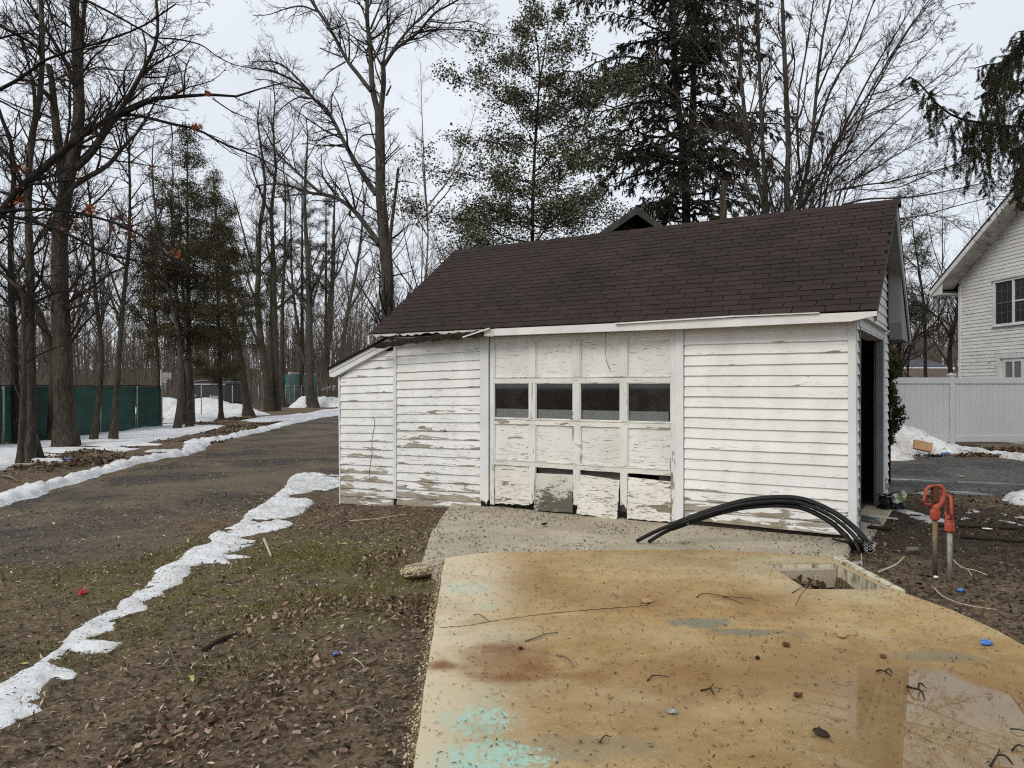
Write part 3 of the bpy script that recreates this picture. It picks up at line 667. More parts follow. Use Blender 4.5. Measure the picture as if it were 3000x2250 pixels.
P_ = np.array([(p.x, p.y) for p in apron_out]); xx, yy = np.meshgrid(np.arange(P_[:, 0].min()-0.2, P_[:, 0].max()+0.2, 0.06), np.arange(P_[:, 1].min()-0.2, P_[:, 1].max()+0.2, 0.06))
ap_d = dense(apron_out, 0.1, 0.04, 5)
v = [(p.x, p.y, float(apron_z(p.x, p.y))) for p in ap_d]; n = len(v)
tri = geometry.tessellate_polygon([[Vector((p.x, p.y, 0)) for p in ap_d]])
f = [tuple(t) if (Vector(v[t[1]])-Vector(v[t[0]])).cross(Vector(v[t[2]])-Vector(v[t[0]])).z > 0 else tuple(reversed(t)) for t in tri]
me = bpy.data.meshes.new('apron'); me.from_pydata(v+[(x, y, z-0.16) for x, y, z in v], [], f+[(i, n+i, n+(i+1) % n, (i+1) % n) for i in range(n)]); me.update()
apron = tag(obj('concrete_apron', me, M['apron']), 'grey pitted concrete apron in front of the garage door', kind='structure')
# lump of broken concrete at the apron's corner
mb = MB(); c_ = Z(1222, 1672, -0.09)
bm = bmesh.new(); bmesh.ops.create_icosphere(bm, subdivisions=3, radius=1.0)
for vv in bm.verts:
    k = 1+0.5*float(fnoise(np.array(vv.co.x+vv.co.z), np.array(vv.co.y-vv.co.z), 2.2, 9, 4)); vv.co = Vector((vv.co.x*0.16*k, vv.co.y*0.12*k, vv.co.z*0.06*k))
me = bpy.data.meshes.new('concrete_lump'); bm.to_mesh(me); bm.free()
cl = obj('concrete_lump', me, M['rubble']); cl.location = (c_.x, c_.y, c_.z+0.0); cl.rotation_euler.z = 0.5
tag(cl, 'broken lump of concrete at the apron left corner', 'rubble')

# snow
def snow(name, label, m='snow', **kw): return tag(patch(name, M[m], **kw), label, kind='stuff')
rp = cA((-260, 1110), (0, 1045), (240, 958), (420, 918), (600, 868), (700, 842), (850, 795), (1000, 757), (1150, 742), (1240, 722), (1262, 690), (1290, 655), (1400, 645), (1550, 612), (1700, 577), (1850, 537), (2000, 506), (2212, 470), (2500, 420))
snow('snow_ridge', 'long low ridge of ploughed snow along the far edge of the drive', line=[G(*p) for p in rp], rad=[.23, .22, .21, .20, .20, .19, .21, .25, .18, .18, .32, .40, .28, .26, .30, .32, .36, .42, .5], thick=0.12, edge=0.9, res=0.055, wob=0.12, wobs=2.2, lump=0.08, lumps=5.5, seed=21, warp=0.12, holes=(1.8, 0.30, 0.6), soft=1.4)
sb = cB((-60, 1130), (0, 1110), (100, 1050), (190, 1010), (290, 930), (370, 870), (440, 780), (560, 720), (640, 665), (730, 640), (780, 570), (860, 530), (930, 500), (1010, 380), (1090, 335), (1170, 310), (1200, 250), (1300, 220), (1370, 205), (1360, 150), (1450, 105), (1540, 80), (1600, 0)) + \
    cA((1640, 1085), (1740, 1030), (1830, 960), (1880, 880), (1970, 850), (2100, 862), (2230, 870), (2240, 940), (2110, 975), (2040, 965), (1960, 985), (1860, 990), (1880, 1020), (1990, 1018), (2045, 1040), (2000, 1075)) + \
    cB((1960, 10), (1850, 45), (1760, 45), (1920, 75), (1800, 120), (1640, 150), (1560, 165), (1665, 190), (1480, 215), (1640, 212), (1560, 240), (1420, 275), (1655, 290), (1480, 305), (1500, 335), (1350, 330), (1230, 350), (1225, 410), (1180, 470), (1060, 510), (1055, 540), (950, 575), (945, 640), (830, 670), (745, 700), (750, 765), (640, 800), (560, 825), (790, 850), (700, 905), (520, 925), (430, 905), (390, 960), (300, 960), (400, 1000), (440, 1030), (500, 1050), (495, 1085), (340, 1090), (260, 1140), (250, 1200), (130, 1235), (250, 1245), (285, 1285), (150, 1330), (0, 1400), (-120, 1400))
snow('snow_strip', 'melting strip of snow with ragged fingers across the lawn', poly=[G(*p) for p in sb], thick=0.038, edge=0.20, res=0.020, wob=0.045, wobs=6.5, lump=0.026, lumps=7.0, seed=31, sink=0.03, warp=0.04, holes=(3.0, 0.21, 0.5), soft=1.7)
tb = cA((-200, 700), (0, 672), (120, 672), (300, 640), (520, 615), (600, 600), (760, 590), (900, 552), (1100, 538), (1300, 545), (1480, 549), (1340, 588), (1100, 632), (960, 655), (1050, 668), (930, 680), (760, 688), (860, 697), (940, 692), (800, 718), (560, 702), (400, 730), (270, 752), (150, 790), (40, 830), (-200, 850))
snow('snow_patch', 'flat snow patch under the trees along the green fence', poly=[G(*p) for p in tb], thick=0.07, edge=0.5, res=0.10, wob=0.16, wobs=1.4, lump=0.015, lumps=1.5, seed=41, holes=(1.3, 0.22, 0.8), soft=1.5)
for i, (px, py, rx) in enumerate(((cA((1040, 718))[0][0], 1325, 0.28), (cA((1095, 712))[0][0], 1323, 0.15), (135, 1352, 0.22), (440, 1306, 0.2))):
    g_ = G(px, py); snow('snow_patch', 'small leftover snow lump on the soil by the drive', line=[(g_.x-rx, g_.y), (g_.x+rx, g_.y+0.05)], rad=[0.16, 0.14], thick=0.07, edge=0.9, res=0.04, wob=0.05, seed=60+i)
sp = cA((1590, 512), (1680, 492), (1800, 487), (1960, 470), (2060, 452), (2240, 430), (2400, 430), (2400, 455), (2100, 480), (1900, 512), (1700, 520))
snow('snow_patch', 'thin snow sheet between the drive and the far trunks', poly=[G(*p) for p in sp], thick=0.06, edge=0.6, res=0.16, wob=0.4, wobs=0.8, seed=45)
def mound(name, label, m, blobs, res, seed, lump=0.12, lumps=2.0):
    x0 = min(b[0]-b[2] for b in blobs)-0.5; x1 = max(b[0]+b[2] for b in blobs)+0.5; y0 = min(b[1]-b[3] for b in blobs)-0.5; y1 = max(b[1]+b[3] for b in blobs)+0.5
    x, y = np.meshgrid(np.arange(x0, x1, res), np.arange(y0, y1, res)); z = np.full(x.shape, -0.25)
    w = 0.35*fnoise(x, y, lumps*0.6, seed, 3)
    for bx, by, rx, ry, h in blobs:
        r = np.sqrt(((x-bx)/rx)**2+((y-by)/ry)**2)+w
        z = np.maximum(z, h*np.clip(1-r*r, -0.3, 1)**1.0)
    z = z+lump*fnoise(x, y, lumps, seed+3, 5)*np.clip(z*6+0.3, 0, 1)
    return tag(obj(name, grid_mesh(name, x, y, hgt(x, y)+z, z > -0.1), M[m]), label, kind='stuff')
def pxy(px, Y): return (px-CXP)/FPX*Y
mound('snow_heap', 'ploughed snow heap behind the chain link near the fence end', 'snow', [(pxy(480, 50), 50, 2.2, 1.6, 1.10), (pxy(525, 50), 50, 1.6, 1.4, 0.75)], 0.14, 71, 0.12, 1.2)
mound('snow_heap', 'broad snow heap in front of the dark trailer', 'snow', [(pxy(602, 50), 50, 2.6, 2.2, 1.05), (pxy(570, 50), 50.5, 2.0, 1.5, .8), (pxy(660, 49), 49, 2.6, 2.0, 0.7), (pxy(700, 48), 48.5, 1.8, 1.5, 0.4)], 0.14, 73, 0.16, 1.3)
snow('snow_patch', 'snow sheet at the foot of the chain link fence', poly=[G(*p) for p in cA((1055, 470), (1300, 470), (1560, 462), (1590, 480), (1430, 500), (1320, 525), (1200, 525), (1060, 530))], thick=0.15, edge=0.8, res=0.18, wob=0.4, wobs=0.7, seed=46)
mound('snow_heap', 'tall snow heap beside the teal container', 'snow', [(pxy(893, 64.5), 64.5, 1.2, 1.3, 1.0), (pxy(872, 64), 64, 0.8, 1.0, 0.45), (pxy(940, 66), 66, 1.5, 1.6, 0.95), (pxy(975, 66), 66, 1.6, 1.6, 0.9), (pxy(1015, 66), 66, 1.9, 1.6, 0.8)], 0.12, 75, 0.34, 1.4)
mound('snow_heap', 'dirty snow heap against the white vinyl fence', 'snow_dirty', [(pxy(2610, 18.3), 18.3, 0.95, 0.9, 0.72), (pxy(2665, 18.3), 18.3, 0.85, 0.75, 0.62), (pxy(2720, 18.1), 18.1, 0.7, 0.6, 0.42), (pxy(2770, 17.9), 17.9, 0.6, 0.45, 0.22), (pxy(2590, 17.0), 17.0, 0.7, 0.35, 0.25)], 0.05, 77, 0.14, 4.0)
snow('snow_ridge', 'thin line of dirty snow trailing from the heap along the asphalt', m='snow_dirty', line=[G(*p) for p in ((2795, 1318), (2830, 1322), (2880, 1331), (2940, 1338), (3010, 1348), (3080, 1356))], rad=[.25, .26, .22, .20, .16, .1], thick=0.12, edge=0.9, res=0.05, wob=0.12, wobs=2.2, lump=0.04, seed=79)
ices = (((60, 600), (150, 590), (330, 630), (500, 670), (680, 690), (700, 770), (550, 780), (420, 740), (230, 650)), ((820, 690), (950, 682), (1070, 712), (900, 722)), ((870, 605), (1000, 598), (1130, 628), (980, 645), (890, 635)), ((1240, 655), (1400, 620), (1659, 655), (1800, 680), (1659, 705), (1500, 690)), ((1330, 722), (1500, 740), (1659, 775), (1800, 800), (1700, 815), (1560, 775)), ((500, 590), (720, 582), (860, 600), (700, 612)), ((315, 380), (600, 372), (640, 420), (420, 430), (320, 405)))
for i, pl in enumerate(ices):
    snow('ice_patch', 'thin grey melting snow on the mud right of the shed', m='ice', poly=[G(*p) for p in cH(*pl)], thick=0.03, edge=0.15, res=0.035, wob=0.10, wobs=3.5, seed=90+i, holes=(2.6, 0.12, 0.4), soft=1.5)
snow('snow_patch', 'snow lump at the right edge of the mud by the asphalt', m='snow_dirty', poly=[G(*p) for p in cH((1390, 490), (1480, 440), (1600, 412), (1800, 420), (1800, 530), (1600, 545), (1520, 535), (1480, 505))], thick=0.13, edge=0.35, res=0.04, wob=0.12, lump=0.04, seed=98)

# ------------------------------------------------------------------ the shed
shed = thing('garage_shed', 'small peeling white clapboard garage with brown shingle roof and lean-to', 'garage', tuple(SA), -TH)
def sag(t): return -0.024*max(0.0, t-4.6)
def clapboard(parent, fn, s0b, s1b, zb, h, m, s0t=None, s1t=None, sg=None, name='clapboard', seed=0, lab=None, depth=0.027):
    """one lapped board: fn maps (along, outward, up) into the shed frame"""
    r = random.Random(seed*7919+int(zb*1000)); s0t = s0b if s0t is None else s0t; s1t = s1b if s1t is None else s1t
    n = max(2, int(abs(s1b-s0b)/0.16)); mb = MB(); v = []
    o1 = depth*(1+r.uniform(-0.08, 0.18)); ph = r.uniform(0, 6); jt = r.uniform(-0.003, 0.003)
    for i in range(n+1):
        u = i/n; sb = s0b+(s1b-s0b)*u; st = s0t+(s1t-s0t)*u
        wv = 0.0022*math.sin(u*5+ph)+0.0012*math.sin(u*23+ph*2)+jt*(u-0.5)
        d0 = sg(sb) if sg else 0.0
        v += [fn(sb, 0.0005, zb+wv+d0), fn(sb, o1, zb+wv+d0), fn(st, 0.0055, zb+h+0.008+wv+d0), fn(st, 0.0005, zb+h+0.008+wv+d0)]
    f = []
    for i in range(n):
        a, b = i*4, i*4+4
        for k in range(4): f.append((a+k, a+(k+1) % 4, b+(k+1) % 4, b+k))
    f += [(3, 2, 1, 0), tuple(n*4+k for k in range(4))]
    mb.add(v, f); me = mb.mesh(name); at = me.attributes.new('edge', 'FLOAT', 'POINT'); at.data.foreach_set('value', [0.0, 0.0, 1.0, 1.0]*(n+1)); o = obj(name, me, m, parent)
    if lab: o['label'] = lab
    return o
front = lambda s, o, z: Vector((-s, -o, z))     # s = distance left of the right corner
gable = lambda s, o, z: Vector((o, s, z))
# walls behind the boards
def wall(name, poly, y0, y1, m=None): return MB().prism(poly, y0, y1).build(name, m or M['dark_in'], shed)
w_right = wall('front_wall', [(-1.84, -0.04), (-0.01, 0.0), (-0.01, 2.33), (-1.84, 2.33)], 0.0, 0.09)
w_left = wall('front_wall', [(-6.28, -0.26), (-4.75, -0.12), (-4.75, 2.33), (-6.28, 2.33)], 0.0, 0.09)
w_lean = wall('lean_to_wall', [(-7.42, -0.34), (-6.30, -0.26), (-6.30, 2.19), (-7.42, 1.74)], 0.0, 0.07)
EXP = 0.1225
for i in range(19):
    z = 0.012+i*EXP*0.995
    clapboard(w_right, front, 0.055, 1.842, z, EXP, M['siding'], seed=i, lab='lowest board stripped to brown wood' if i == 1 else None)
splits = {12: [5.45], 8: [5.6], 4: [5.25, 5.75], 15: [5.9]}
for i in range(-1, 19):
    z = -0.015+i*0.1235; cuts = [4.755]+splits.get(i, [])+[6.268]
    for a, b in zip(cuts[:-1], cuts[1:]):
        clapboard(w_left, front, a+0.001, b-0.001, z, 0.1235, M['siding_left'], sg=sag, seed=100+i)
for i in range(-2, 18):
    z = -0.06+i*0.1235; zt = z+0.1235+sag(7); lim = lambda zz: 6.42+(2.17-zz-sag(7))/0.41
    b_ = min(7.42+0.004*((i*37) % 5-2), lim(z)); t_ = min(7.42, lim(z+0.1235))
    if b_ < 6.4: continue
    clapboard(w_lean, front, 6.335, b_, z, 0.1235, M['siding_left'], s1t=max(6.34, t_), sg=sag, seed=200+i)
# gable end
MB().prism([(0.0, -0.05), (0.28, -0.05), (0.28, 2.34), (0.0, 2.34)], 0.0, 0.0)
gw = MB()
for a, b in ((0.09, 0.26), (2.66, 3.47)): gw.box(-0.09, -0.001, a, b, -0.05, 2.34)
zz = 2.34
tri_pts = [(-0.14, 2.34), (3.47, 2.34), (3.47, 3.02), (2.2, 3.88)]
gw.add([(-0.09, y, z) for y, z in tri_pts]+[(-0.001, y, z) for y, z in tri_pts], [(0, 1, 2, 3), (7, 6, 5, 4), (0, 4, 5, 1), (1, 5, 6, 2), (2, 6, 7, 3), (3, 7, 4, 0)])
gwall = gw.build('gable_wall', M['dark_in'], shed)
for i in range(19):
    z = 0.012+i*EXP*0.995
    clapboard(gwall, gable, 0.01, 0.262, z, EXP, M['siding'], seed=300+i)
    clapboard(gwall, gable, 2.70, 3.465, z, EXP, M['siding'], seed=340+i)
for i in range(19, 31):
    z = 0.012+i*EXP*0.995; sl = lambda q: 2.2-(3.86-q)/0.669; sr = lambda q: min(3.46, 2.2+(3.86-q)/0.669)
    if sr(z)-sl(z) < 0.25: break
    clapboard(gwall, gable, sl(z), sr(z), z, EXP, M['siding'], s0t=sl(z+EXP), s1t=sr(z+EXP), seed=380+i)
# hidden walls that close the room
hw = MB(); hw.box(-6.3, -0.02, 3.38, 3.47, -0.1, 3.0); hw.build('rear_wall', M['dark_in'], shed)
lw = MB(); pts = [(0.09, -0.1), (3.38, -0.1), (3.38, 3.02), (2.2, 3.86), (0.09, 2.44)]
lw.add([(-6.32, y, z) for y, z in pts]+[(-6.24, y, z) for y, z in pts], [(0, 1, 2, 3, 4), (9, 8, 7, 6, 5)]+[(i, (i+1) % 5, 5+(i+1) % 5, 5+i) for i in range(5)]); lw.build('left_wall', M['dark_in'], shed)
hw = MB(); hw.box(-7.42, -7.35, 0.07, 2.5, -0.4, 1.74); hw.box(-7.35, -6.33, 2.43, 2.5, -0.4, 1.9); ll = hw.build('lean_to_wall', M['siding_left'], shed)
fl = MB(); fl.box(-6.3, -0.02, 0.10, 3.4, -0.30, -0.09); fl.build('floor', M['apron'], shed)
# corner boards and trim
def board(name, poly, y0, y1, m, parent=None, lab=None):
    o = MB().prism(poly, y0, y1).build(name, m, parent or shed, bevel=0.003)
    if lab: o['label'] = lab
    return o
board('corner_board', [(-0.052, -0.03), (0.034, -0.02), (0.020, 2.33), (-0.055, 2.33)], -0.034, -0.0005, M['trim'])
cb = MB(); cb.box(0.0005, 0.030, -0.0005, 0.008, -0.02, 2.33); cb.build('corner_board', M['trim'], shed)
board('corner_strip', [(-6.333, -0.09), (-6.272, -0.09), (-6.268, 2.30), (-6.325, 2.30)], -0.036, -0.0005, M['trim'], lab='narrow upright strip between shed and lean-to')
board('corner_strip', [(-7.437, -0.30), (-7.415, -0.30), (-7.430, 1.75), (-7.462, 1.75)], -0.030, -0.0005, M['trim'], lab='thin curling corner strip of the lean-to')
rg = random.Random(3)
def ragged(x0, x1, z, amp, n=9): return [(x0+(x1-x0)*i/(n-1), z+rg.uniform(-amp*0.3, amp)) for i in range(n)]
board('door_trim', ragged(-1.945, -1.848, -0.02, 0.045)+[(-1.848, 2.31), (-1.945, 2.31)], -0.045, -0.0005, M['trim'], lab='white upright board right of the garage door')
board('door_trim', ragged(-4.750, -4.614, -0.03, 0.07)+[(-4.614, 2.31), (-4.750, 2.31)], -0.045, -0.0005, M['trim'], lab='white upright board left of the garage door')
rt = MB(); rt.prism(ragged(-4.74, -4.62, -0.075, 0.03)+[(-4.62, 0.03), (-4.74, 0.03)], -0.030, -0.002); rt.build('rotten_foot', M['rotwood'], shed); rt = MB(); rt.prism(ragged(-1.94, -1.85, -0.05, 0.03)+[(-1.85, 0.04), (-1.94, 0.04)], -0.030, -0.002); rt.build('rotten_foot', M['rotwood'], shed)
wb = MB(); wb.box(-1.84, 0.0, 0.002, 0.05, -0.07, 0.02); wb.build('sill_beam', M['rotwood'], shed); wb = MB(); wb.box(-6.25, -4.7, 0.002, 0.05, -0.3, -0.1); wb.build('sill_beam', M['rotwood'], shed)

# garage door
door = MB()
door.box(-4.600, -4.537, -0.020, 0.022, -0.035, 2.27); door.box(-2.010, -1.949, -0.020, 0.022, -0.03, 2.27); door.box(-4.5365, -2.0105, -0.020, 0.022, 2.192, 2.27)
gd = tag(door.build('garage_door', M['stile'], shed, bevel=0.003), 'overhead garage door of four by four panels with three fallen lower panels')
cols = [(4.537, 3.979), (3.877, 3.321), (3.221, 2.665), (2.568, 2.010)]
rows = [(2.192, 1.715), (1.636, 1.156), (1.080, 0.595), (0.520, -0.035)]
for a, b in ((1.715, 1.636), (1.156, 1.080), (0.595, 0.520)):
    mb = MB(); n = 24; v = []
    for i in range(n+1):
        x = -4.5365+(4.5365-2.0105)*i/n; w_ = 0.002*math.sin(i*1.7+a*9)
        v += [(x, 0.02, b+w_), (x, -0.018, b+w_), (x, -0.018, a+w_), (x, 0.02, a+w_)]
    mb.add(v, [(i*4+k, i*4+(k+1) % 4, i*4+4+(k+1) % 4, i*4+4+k) for i in range(n) for k in range(4)]); mb.build('rail', M['rail'], gd)
    lp_ = MB(); lp_.box(-4.535, -2.012, -0.027, -0.0185, a-0.010, a-0.001); lp_.build('lip', M['rail'], gd)
for ci in range(3):
    xa, xb = -cols[ci][1], -cols[ci+1][0]
    for ri, (zt, zb) in enumerate(rows):
        poly = [(xa+0.001, zt-0.001), (xb-0.001, zt-0.001)]+([(xb-0.001, zb+0.001), (xa+0.001, zb+0.001)] if ri < 3 else list(reversed(ragged(xa+0.004, xb-0.004, 0.03+0.02*ci, 0.06, 7))))
        MB().prism(poly, -0.0195, 0.020).build('stile', M['stile'], gd, bevel=0.0025)
def quad_panel(name, c4_, m, y=0.0, tilt=0.0, th=0.012, lab=None, n=12, wave=0.003):
    """corners as (t, z): top left, top right, bottom right, bottom left"""
    (tl, tr, br, bl) = c4_; v = []; f = []; r = random.Random(int(tl[0]*997+tl[1]*313))
    ph = r.uniform(0, 6)
    for j in range(n+1):
        for i in range(n+1):
            u = i/n; w_ = j/n
            tt = (tl[0]*(1-u)+tr[0]*u)*(1-w_)+(bl[0]*(1-u)+br[0]*u)*w_; z = (tl[1]*(1-u)+tr[1]*u)*(1-w_)+(bl[1]*(1-u)+br[1]*u)*w_
            if lab and j == n: z += r.uniform(-0.004, 0.012)
            if lab and i in (0, n): tt += r.uniform(-0.004, 0.004)
            yy = y-tilt*w_+wave*math.sin(u*4+ph)*math.sin(w_*3+ph)
            v.append((-tt, yy, z))
    N = (n+1)**2; v += [(x, yy+th, z) for x, yy, z in v]
    for j in range(n):
        for i in range(n):
            a = j*(n+1)+i; f.append((a, a+n+1, a+n+2, a+1)); b = a+N; f.append((b, b+1, b+n+2, b+n+1))
    for i in range(n):
        f += [(i, i+1, N+i+1, N+i), (n*(n+1)+i+1, n*(n+1)+i, N+n*(n+1)+i, N+n*(n+1)+i+1)]
        a, b = i*(n+1), (i+1)*(n+1); f += [(b, a, N+a, N+b), (a+n, b+n, N+b+n, N+a+n)]
    o = MB().add(v, f).build(name, m, gd, smooth=False)
    if lab: o['label'] = lab
    return o
for ri in (0, 2):
    for a, b in cols:
        zt, zb = rows[ri]; quad_panel('door_panel', ((a-0.002, zt-0.001), (b+0.002, zt-0.001), (b+0.002, zb+0.001), (a-0.002, zb+0.001)), M['panel'], 0.004)
        for x0, x1, z0, z1 in ((-a+0.001, -a+0.012, zb+0.001, zt-0.001), (-b-0.012, -b-0.001, zb+0.001, zt-0.001)): bd = MB(); bd.box(x0, x1, -0.012, 0.004, z0, z1); bd.build('bead', M['stile'], gd)
quad_panel('door_panel', ((4.535, 0.519), (3.981, 0.519), (3.985, -0.005), (4.53, -0.02)), M['panel_low'], 0.004, lab='lower left panel still in place')
quad_panel('door_panel', ((3.872, 0.437), (3.328, 0.450), (3.318, -0.040), (3.892, -0.055)), M['panel_moss'], -0.004, 0.035, lab='dropped panel dark with moss')
quad_panel('door_panel', ((3.222, 0.462), (2.672, 0.424), (2.690, -0.066), (3.244, -0.036)), M['panel_low'], -0.006, 0.055, lab='dropped panel tilted down to the right')
quad_panel('door_panel', ((2.562, 0.470), (2.016, 0.450), (2.006, -0.030), (2.562, -0.042)), M['panel_low'], -0.004, 0.040, lab='dropped panel at the right end')
for a, b in cols:
    zt, zb = rows[1]; MB().box(-a+0.001, -b-0.001, 0.004, 0.008, zb+0.001, zt-0.001).build('window_pane', M['glass'], gd)
    sa = MB()
    for x0, x1, z0, z1 in ((-a+0.001, -b-0.001, zt-0.010, zt-0.001), (-a+0.001, -b-0.001, zb+0.001, zb+0.012), (-a+0.001, -a+0.010, zb+0.012, zt-0.010), (-b-0.010, -b-0.001, zb+0.012, zt-0.010)): sa.box(x0, x1, -0.010, 0.0035, z0, z1)
    sa.build('glazing_bead', M['stile'], gd)
ib = MB(); ib.box(-4.55, -2.60, 0.030, 0.045, 1.02, 1.285); ib.box(-2.58, -2.055, 0.026, 0.040, 1.02, 1.286); ib.build('inner_board', M['inner'], gd)
bk = MB(); bk.box(-3.9, -2.62, 0.09, 0.11, 0.02, 0.60); bk.box(-2.20, -2.0, 0.09, 0.11, 0.02, 0.60); bk.build('backing_board', M['plank'], gd)
mb = MB(); mb.bar((-3.275+0.01, -0.03, 0.86), (-3.20, -0.05, 0.845), 0.018, 0.018); mb.bar((-3.275, -0.02, 0.85), (-3.275, -0.02, 0.88), 0.03, 0.02); mb.build('handle', M['stile'], gd)
hd = MB(); hd.box(-4.614, -1.946, -0.012, 0.05, 2.272, 2.335); hd.build('door_header', M['trim'], shed)

# roof deck, shingles, ridge caps
E0, RG = Vector((0, -0.235, 2.372)), Vector((0, 2.2, 3.992)); SLV = (RG-E0); SLL = SLV.length; SLD = SLV.normalized(); NRM = Vector((0, -SLD.z, SLD.y))
XR = 0.245
def XL(u): return -6.61-0.22*u
rd = MB()
def rp_(x, y, z): return (x, y, z)
fr = [(XR-0.01, E0), (XL(0)+0.01, E0), (XL(1)+0.01, RG), (XR-0.01, RG)]
rd.add([(x, p.y, p.z) for x, p in fr]+[(x, p.y+0.0, p.z-0.03) for x, p in fr], [(0, 1, 2, 3), (7, 6, 5, 4), (0, 4, 5, 1), (1, 5, 6, 2), (3, 2, 6, 7), (0, 3, 7, 4)])
roof = rd.build('roof', M['felt'], shed)
rr = MB(); RE = Vector((0, 4.62, 2.372)); b4 = [(XR, RG), (XL(1), RG), (XL(0), RE), (XR, RE)]
rr.add([(x, p.y, p.z+0.004) for x, p in b4]+[(x, p.y, p.z-0.035) for x, p in b4], [(0, 1, 2, 3), (7, 6, 5, 4), (0, 4, 5, 1), (2, 6, 7, 3), (3, 7, 4, 0), (1, 5, 6, 2)]); rr.build('rear_slope', M['shingle'], roof)
NC = 23; EXPO = SLL/NC; TW = 0.335; GAP = 0.010
def shingle_mesh(w):
    mb = MB(); L = EXPO*1.32; t0, t1 = 0.0105, 0.002
    v = []
    for x in (0, w):
        v += [(x, 0, -0.001), (x, 0, t0), (x, L, t1), (x, L, -0.002)]
    mb.add(v, [(0, 3, 2, 1), (4, 5, 6, 7), (1, 2, 6, 5), (0, 1, 5, 4)]); return mb.mesh('shingle')
SH = shingle_mesh(TW-GAP); SH.materials.append(M['shingle'])
RB = Matrix((( 1, SLD.x, NRM.x), (0, SLD.y, NRM.y), (0, SLD.z, NRM.z))).to_4x4()
cells = []
for i in range(NC):
    u = (i+0.5)/NC; base = E0+SLD*(i*EXPO-(0.012 if i == 0 else 0)); xl, xr = XL(u), XR
    off = (i % 2)*TW*0.5+(i*0.021) % TW+0.05*math.sin(i*1.3)
    x = xl-TW+(off % TW)
    while x < xr:
        a, b = max(x, xl), min(x+TW-GAP, xr)
        if b-a > 0.03: cells.append((a, b, base, i))
        x += TW
def cell_matrix(c, r):
    a, b, base, i = c
    m = Matrix.Translation(Vector((a, base.y, base.z))+NRM*(0.004+r.uniform(0, 0.003))) @ RB @ Matrix.Rotation(r.uniform(-0.004, 0.004), 4, 'Z') @ Matrix.Diagonal(((b-a)/(TW-GAP), 1+r.uniform(-0.012, 0.02), 1, 1))
    return m
NCAP = 25
def key(c):
    p = SW((c[0]+c[1])/2, c[2].y, c[2].z); return (p.x**2+p.y**2)
cells.sort(key=key); rs = random.Random(5)
lim_ = 300-NCAP
for c in cells[:lim_]:
    o = obj('shingle', SH, None, roof); o.matrix_local = cell_matrix(c, rs)
mb = MB()
for c in cells[lim_:]:
    m_ = cell_matrix(c, rs); mb.add([m_ @ v.co for v in SH.vertices], [tuple(p.vertices) for p in SH.polygons])
o = mb.build('shingles', M['shingle'], roof); o['kind'] = 'stuff'
cap = MB(); cw = 0.13
cap.add([(0, -cw, -cw*0.70+0.012), (0, 0, 0.014), (0, cw, -cw*0.66+0.012), (0.36, -cw, -cw*0.70), (0.36, 0, 0.004), (0.36, cw, -cw*0.66)], [(0, 3, 4, 1), (1, 4, 5, 2), (0, 1, 2), (0, 0+3, 3)] if False else [(0, 3, 4, 1), (1, 4, 5, 2)])
CAPM = cap.mesh('ridge_cap'); CAPM.materials.append(M['shingle'])
for k in range(NCAP):
    x = XL(1)+(XR-XL(1)-0.33)*k/(NCAP-1); o = obj('ridge_cap', CAPM, None, roof)
    o.location = (x, RG.y, RG.z+0.014+0.004*(k % 2)); o.rotation_euler = (0, 0, rs.uniform(-0.01, 0.01))
# fascia: sound at the right, rotten at the left
fz = lambda t, z: (-t, z)
board('fascia', [fz(4.40, 2.268), fz(1.8, 2.256), fz(0.0, 2.262), fz(-0.22, 2.305), fz(-0.246, 2.310), fz(-0.246, 2.356), fz(4.40, 2.362)], -0.245, -0.221, M['fascia'])
board('fascia', ragged(-5.05, -4.405, 2.262, 0.02)+[(-4.405, 2.360), (-5.05, 2.362)], -0.245, -0.221, M['rotten'], lab='cracked piece of fascia')
board('rotten_fascia', ragged(-6.62, -5.055, 2.322, 0.03, 22)+[(-5.055, 2.360), (-6.62, 2.362)], -0.243, -0.219, M['rotten'], lab='thin rotten remains of the eave board')
bb = MB(); bp = smooth_path([Vector((-4.55, -0.262, 2.315)), Vector((-4.9, -0.265, 2.302)), Vector((-5.4, -0.268, 2.282)), Vector((-5.75, -0.270, 2.262)), Vector((-6.15, -0.272, 2.225)), Vector((-6.50, -0.275, 2.195))], 34)
v = []; 
for i, p in enumerate(bp):
    hh = (0.044+0.010*math.sin(i*1.1)+0.006*math.sin(i*3.7))*(0.75 if i > 30 else 1)*(0.5 if i == 33 else 1); dd_ = 0.022
    p[2] -= 0.016; v += [(p[0], p[1]-dd_, p[2]-hh), (p[0], p[1]-dd_*1.1, p[2]+hh*0.7), (p[0], p[1], p[2]+hh), (p[0], p[1]+dd_*0.6, p[2]+hh*0.6), (p[0], p[1]+dd_*0.6, p[2]-hh*0.8)]
bb.add(v, [(i*5+k, i*5+(k+1) % 5, i*5+5+(k+1) % 5, i*5+5+k) for i in range(33) for k in range(5)]+[(0, 1, 2, 3, 4), tuple(33*5+k for k in (4, 3, 2, 1, 0))])
tag(bb.build('broken_beam', M['rotwood'], shed), 'black rotten beam hanging loose from the left eave')
mb = MB(); mb.bar((-4.86, -0.29, 2.262), (-4.44, -0.275, 2.366), 0.03, 0.018); mb.build('splinter', M['fascia'], shed)
mb = MB(); mb.bar((-2.62, -0.262, 2.352), (-1.2, -0.258, 2.372), 0.035, 0.016); mb.bar((-1.2, -0.258, 2.372), (-0.3, -0.256, 2.366), 0.03, 0.012); mb.build('drip_strip', M['fascia'], shed)
mb = MB(); mb.box(-6.63, -6.60, -0.26, -0.235, 2.22, 2.345); mb.build('rake_end', M['trim'], shed)
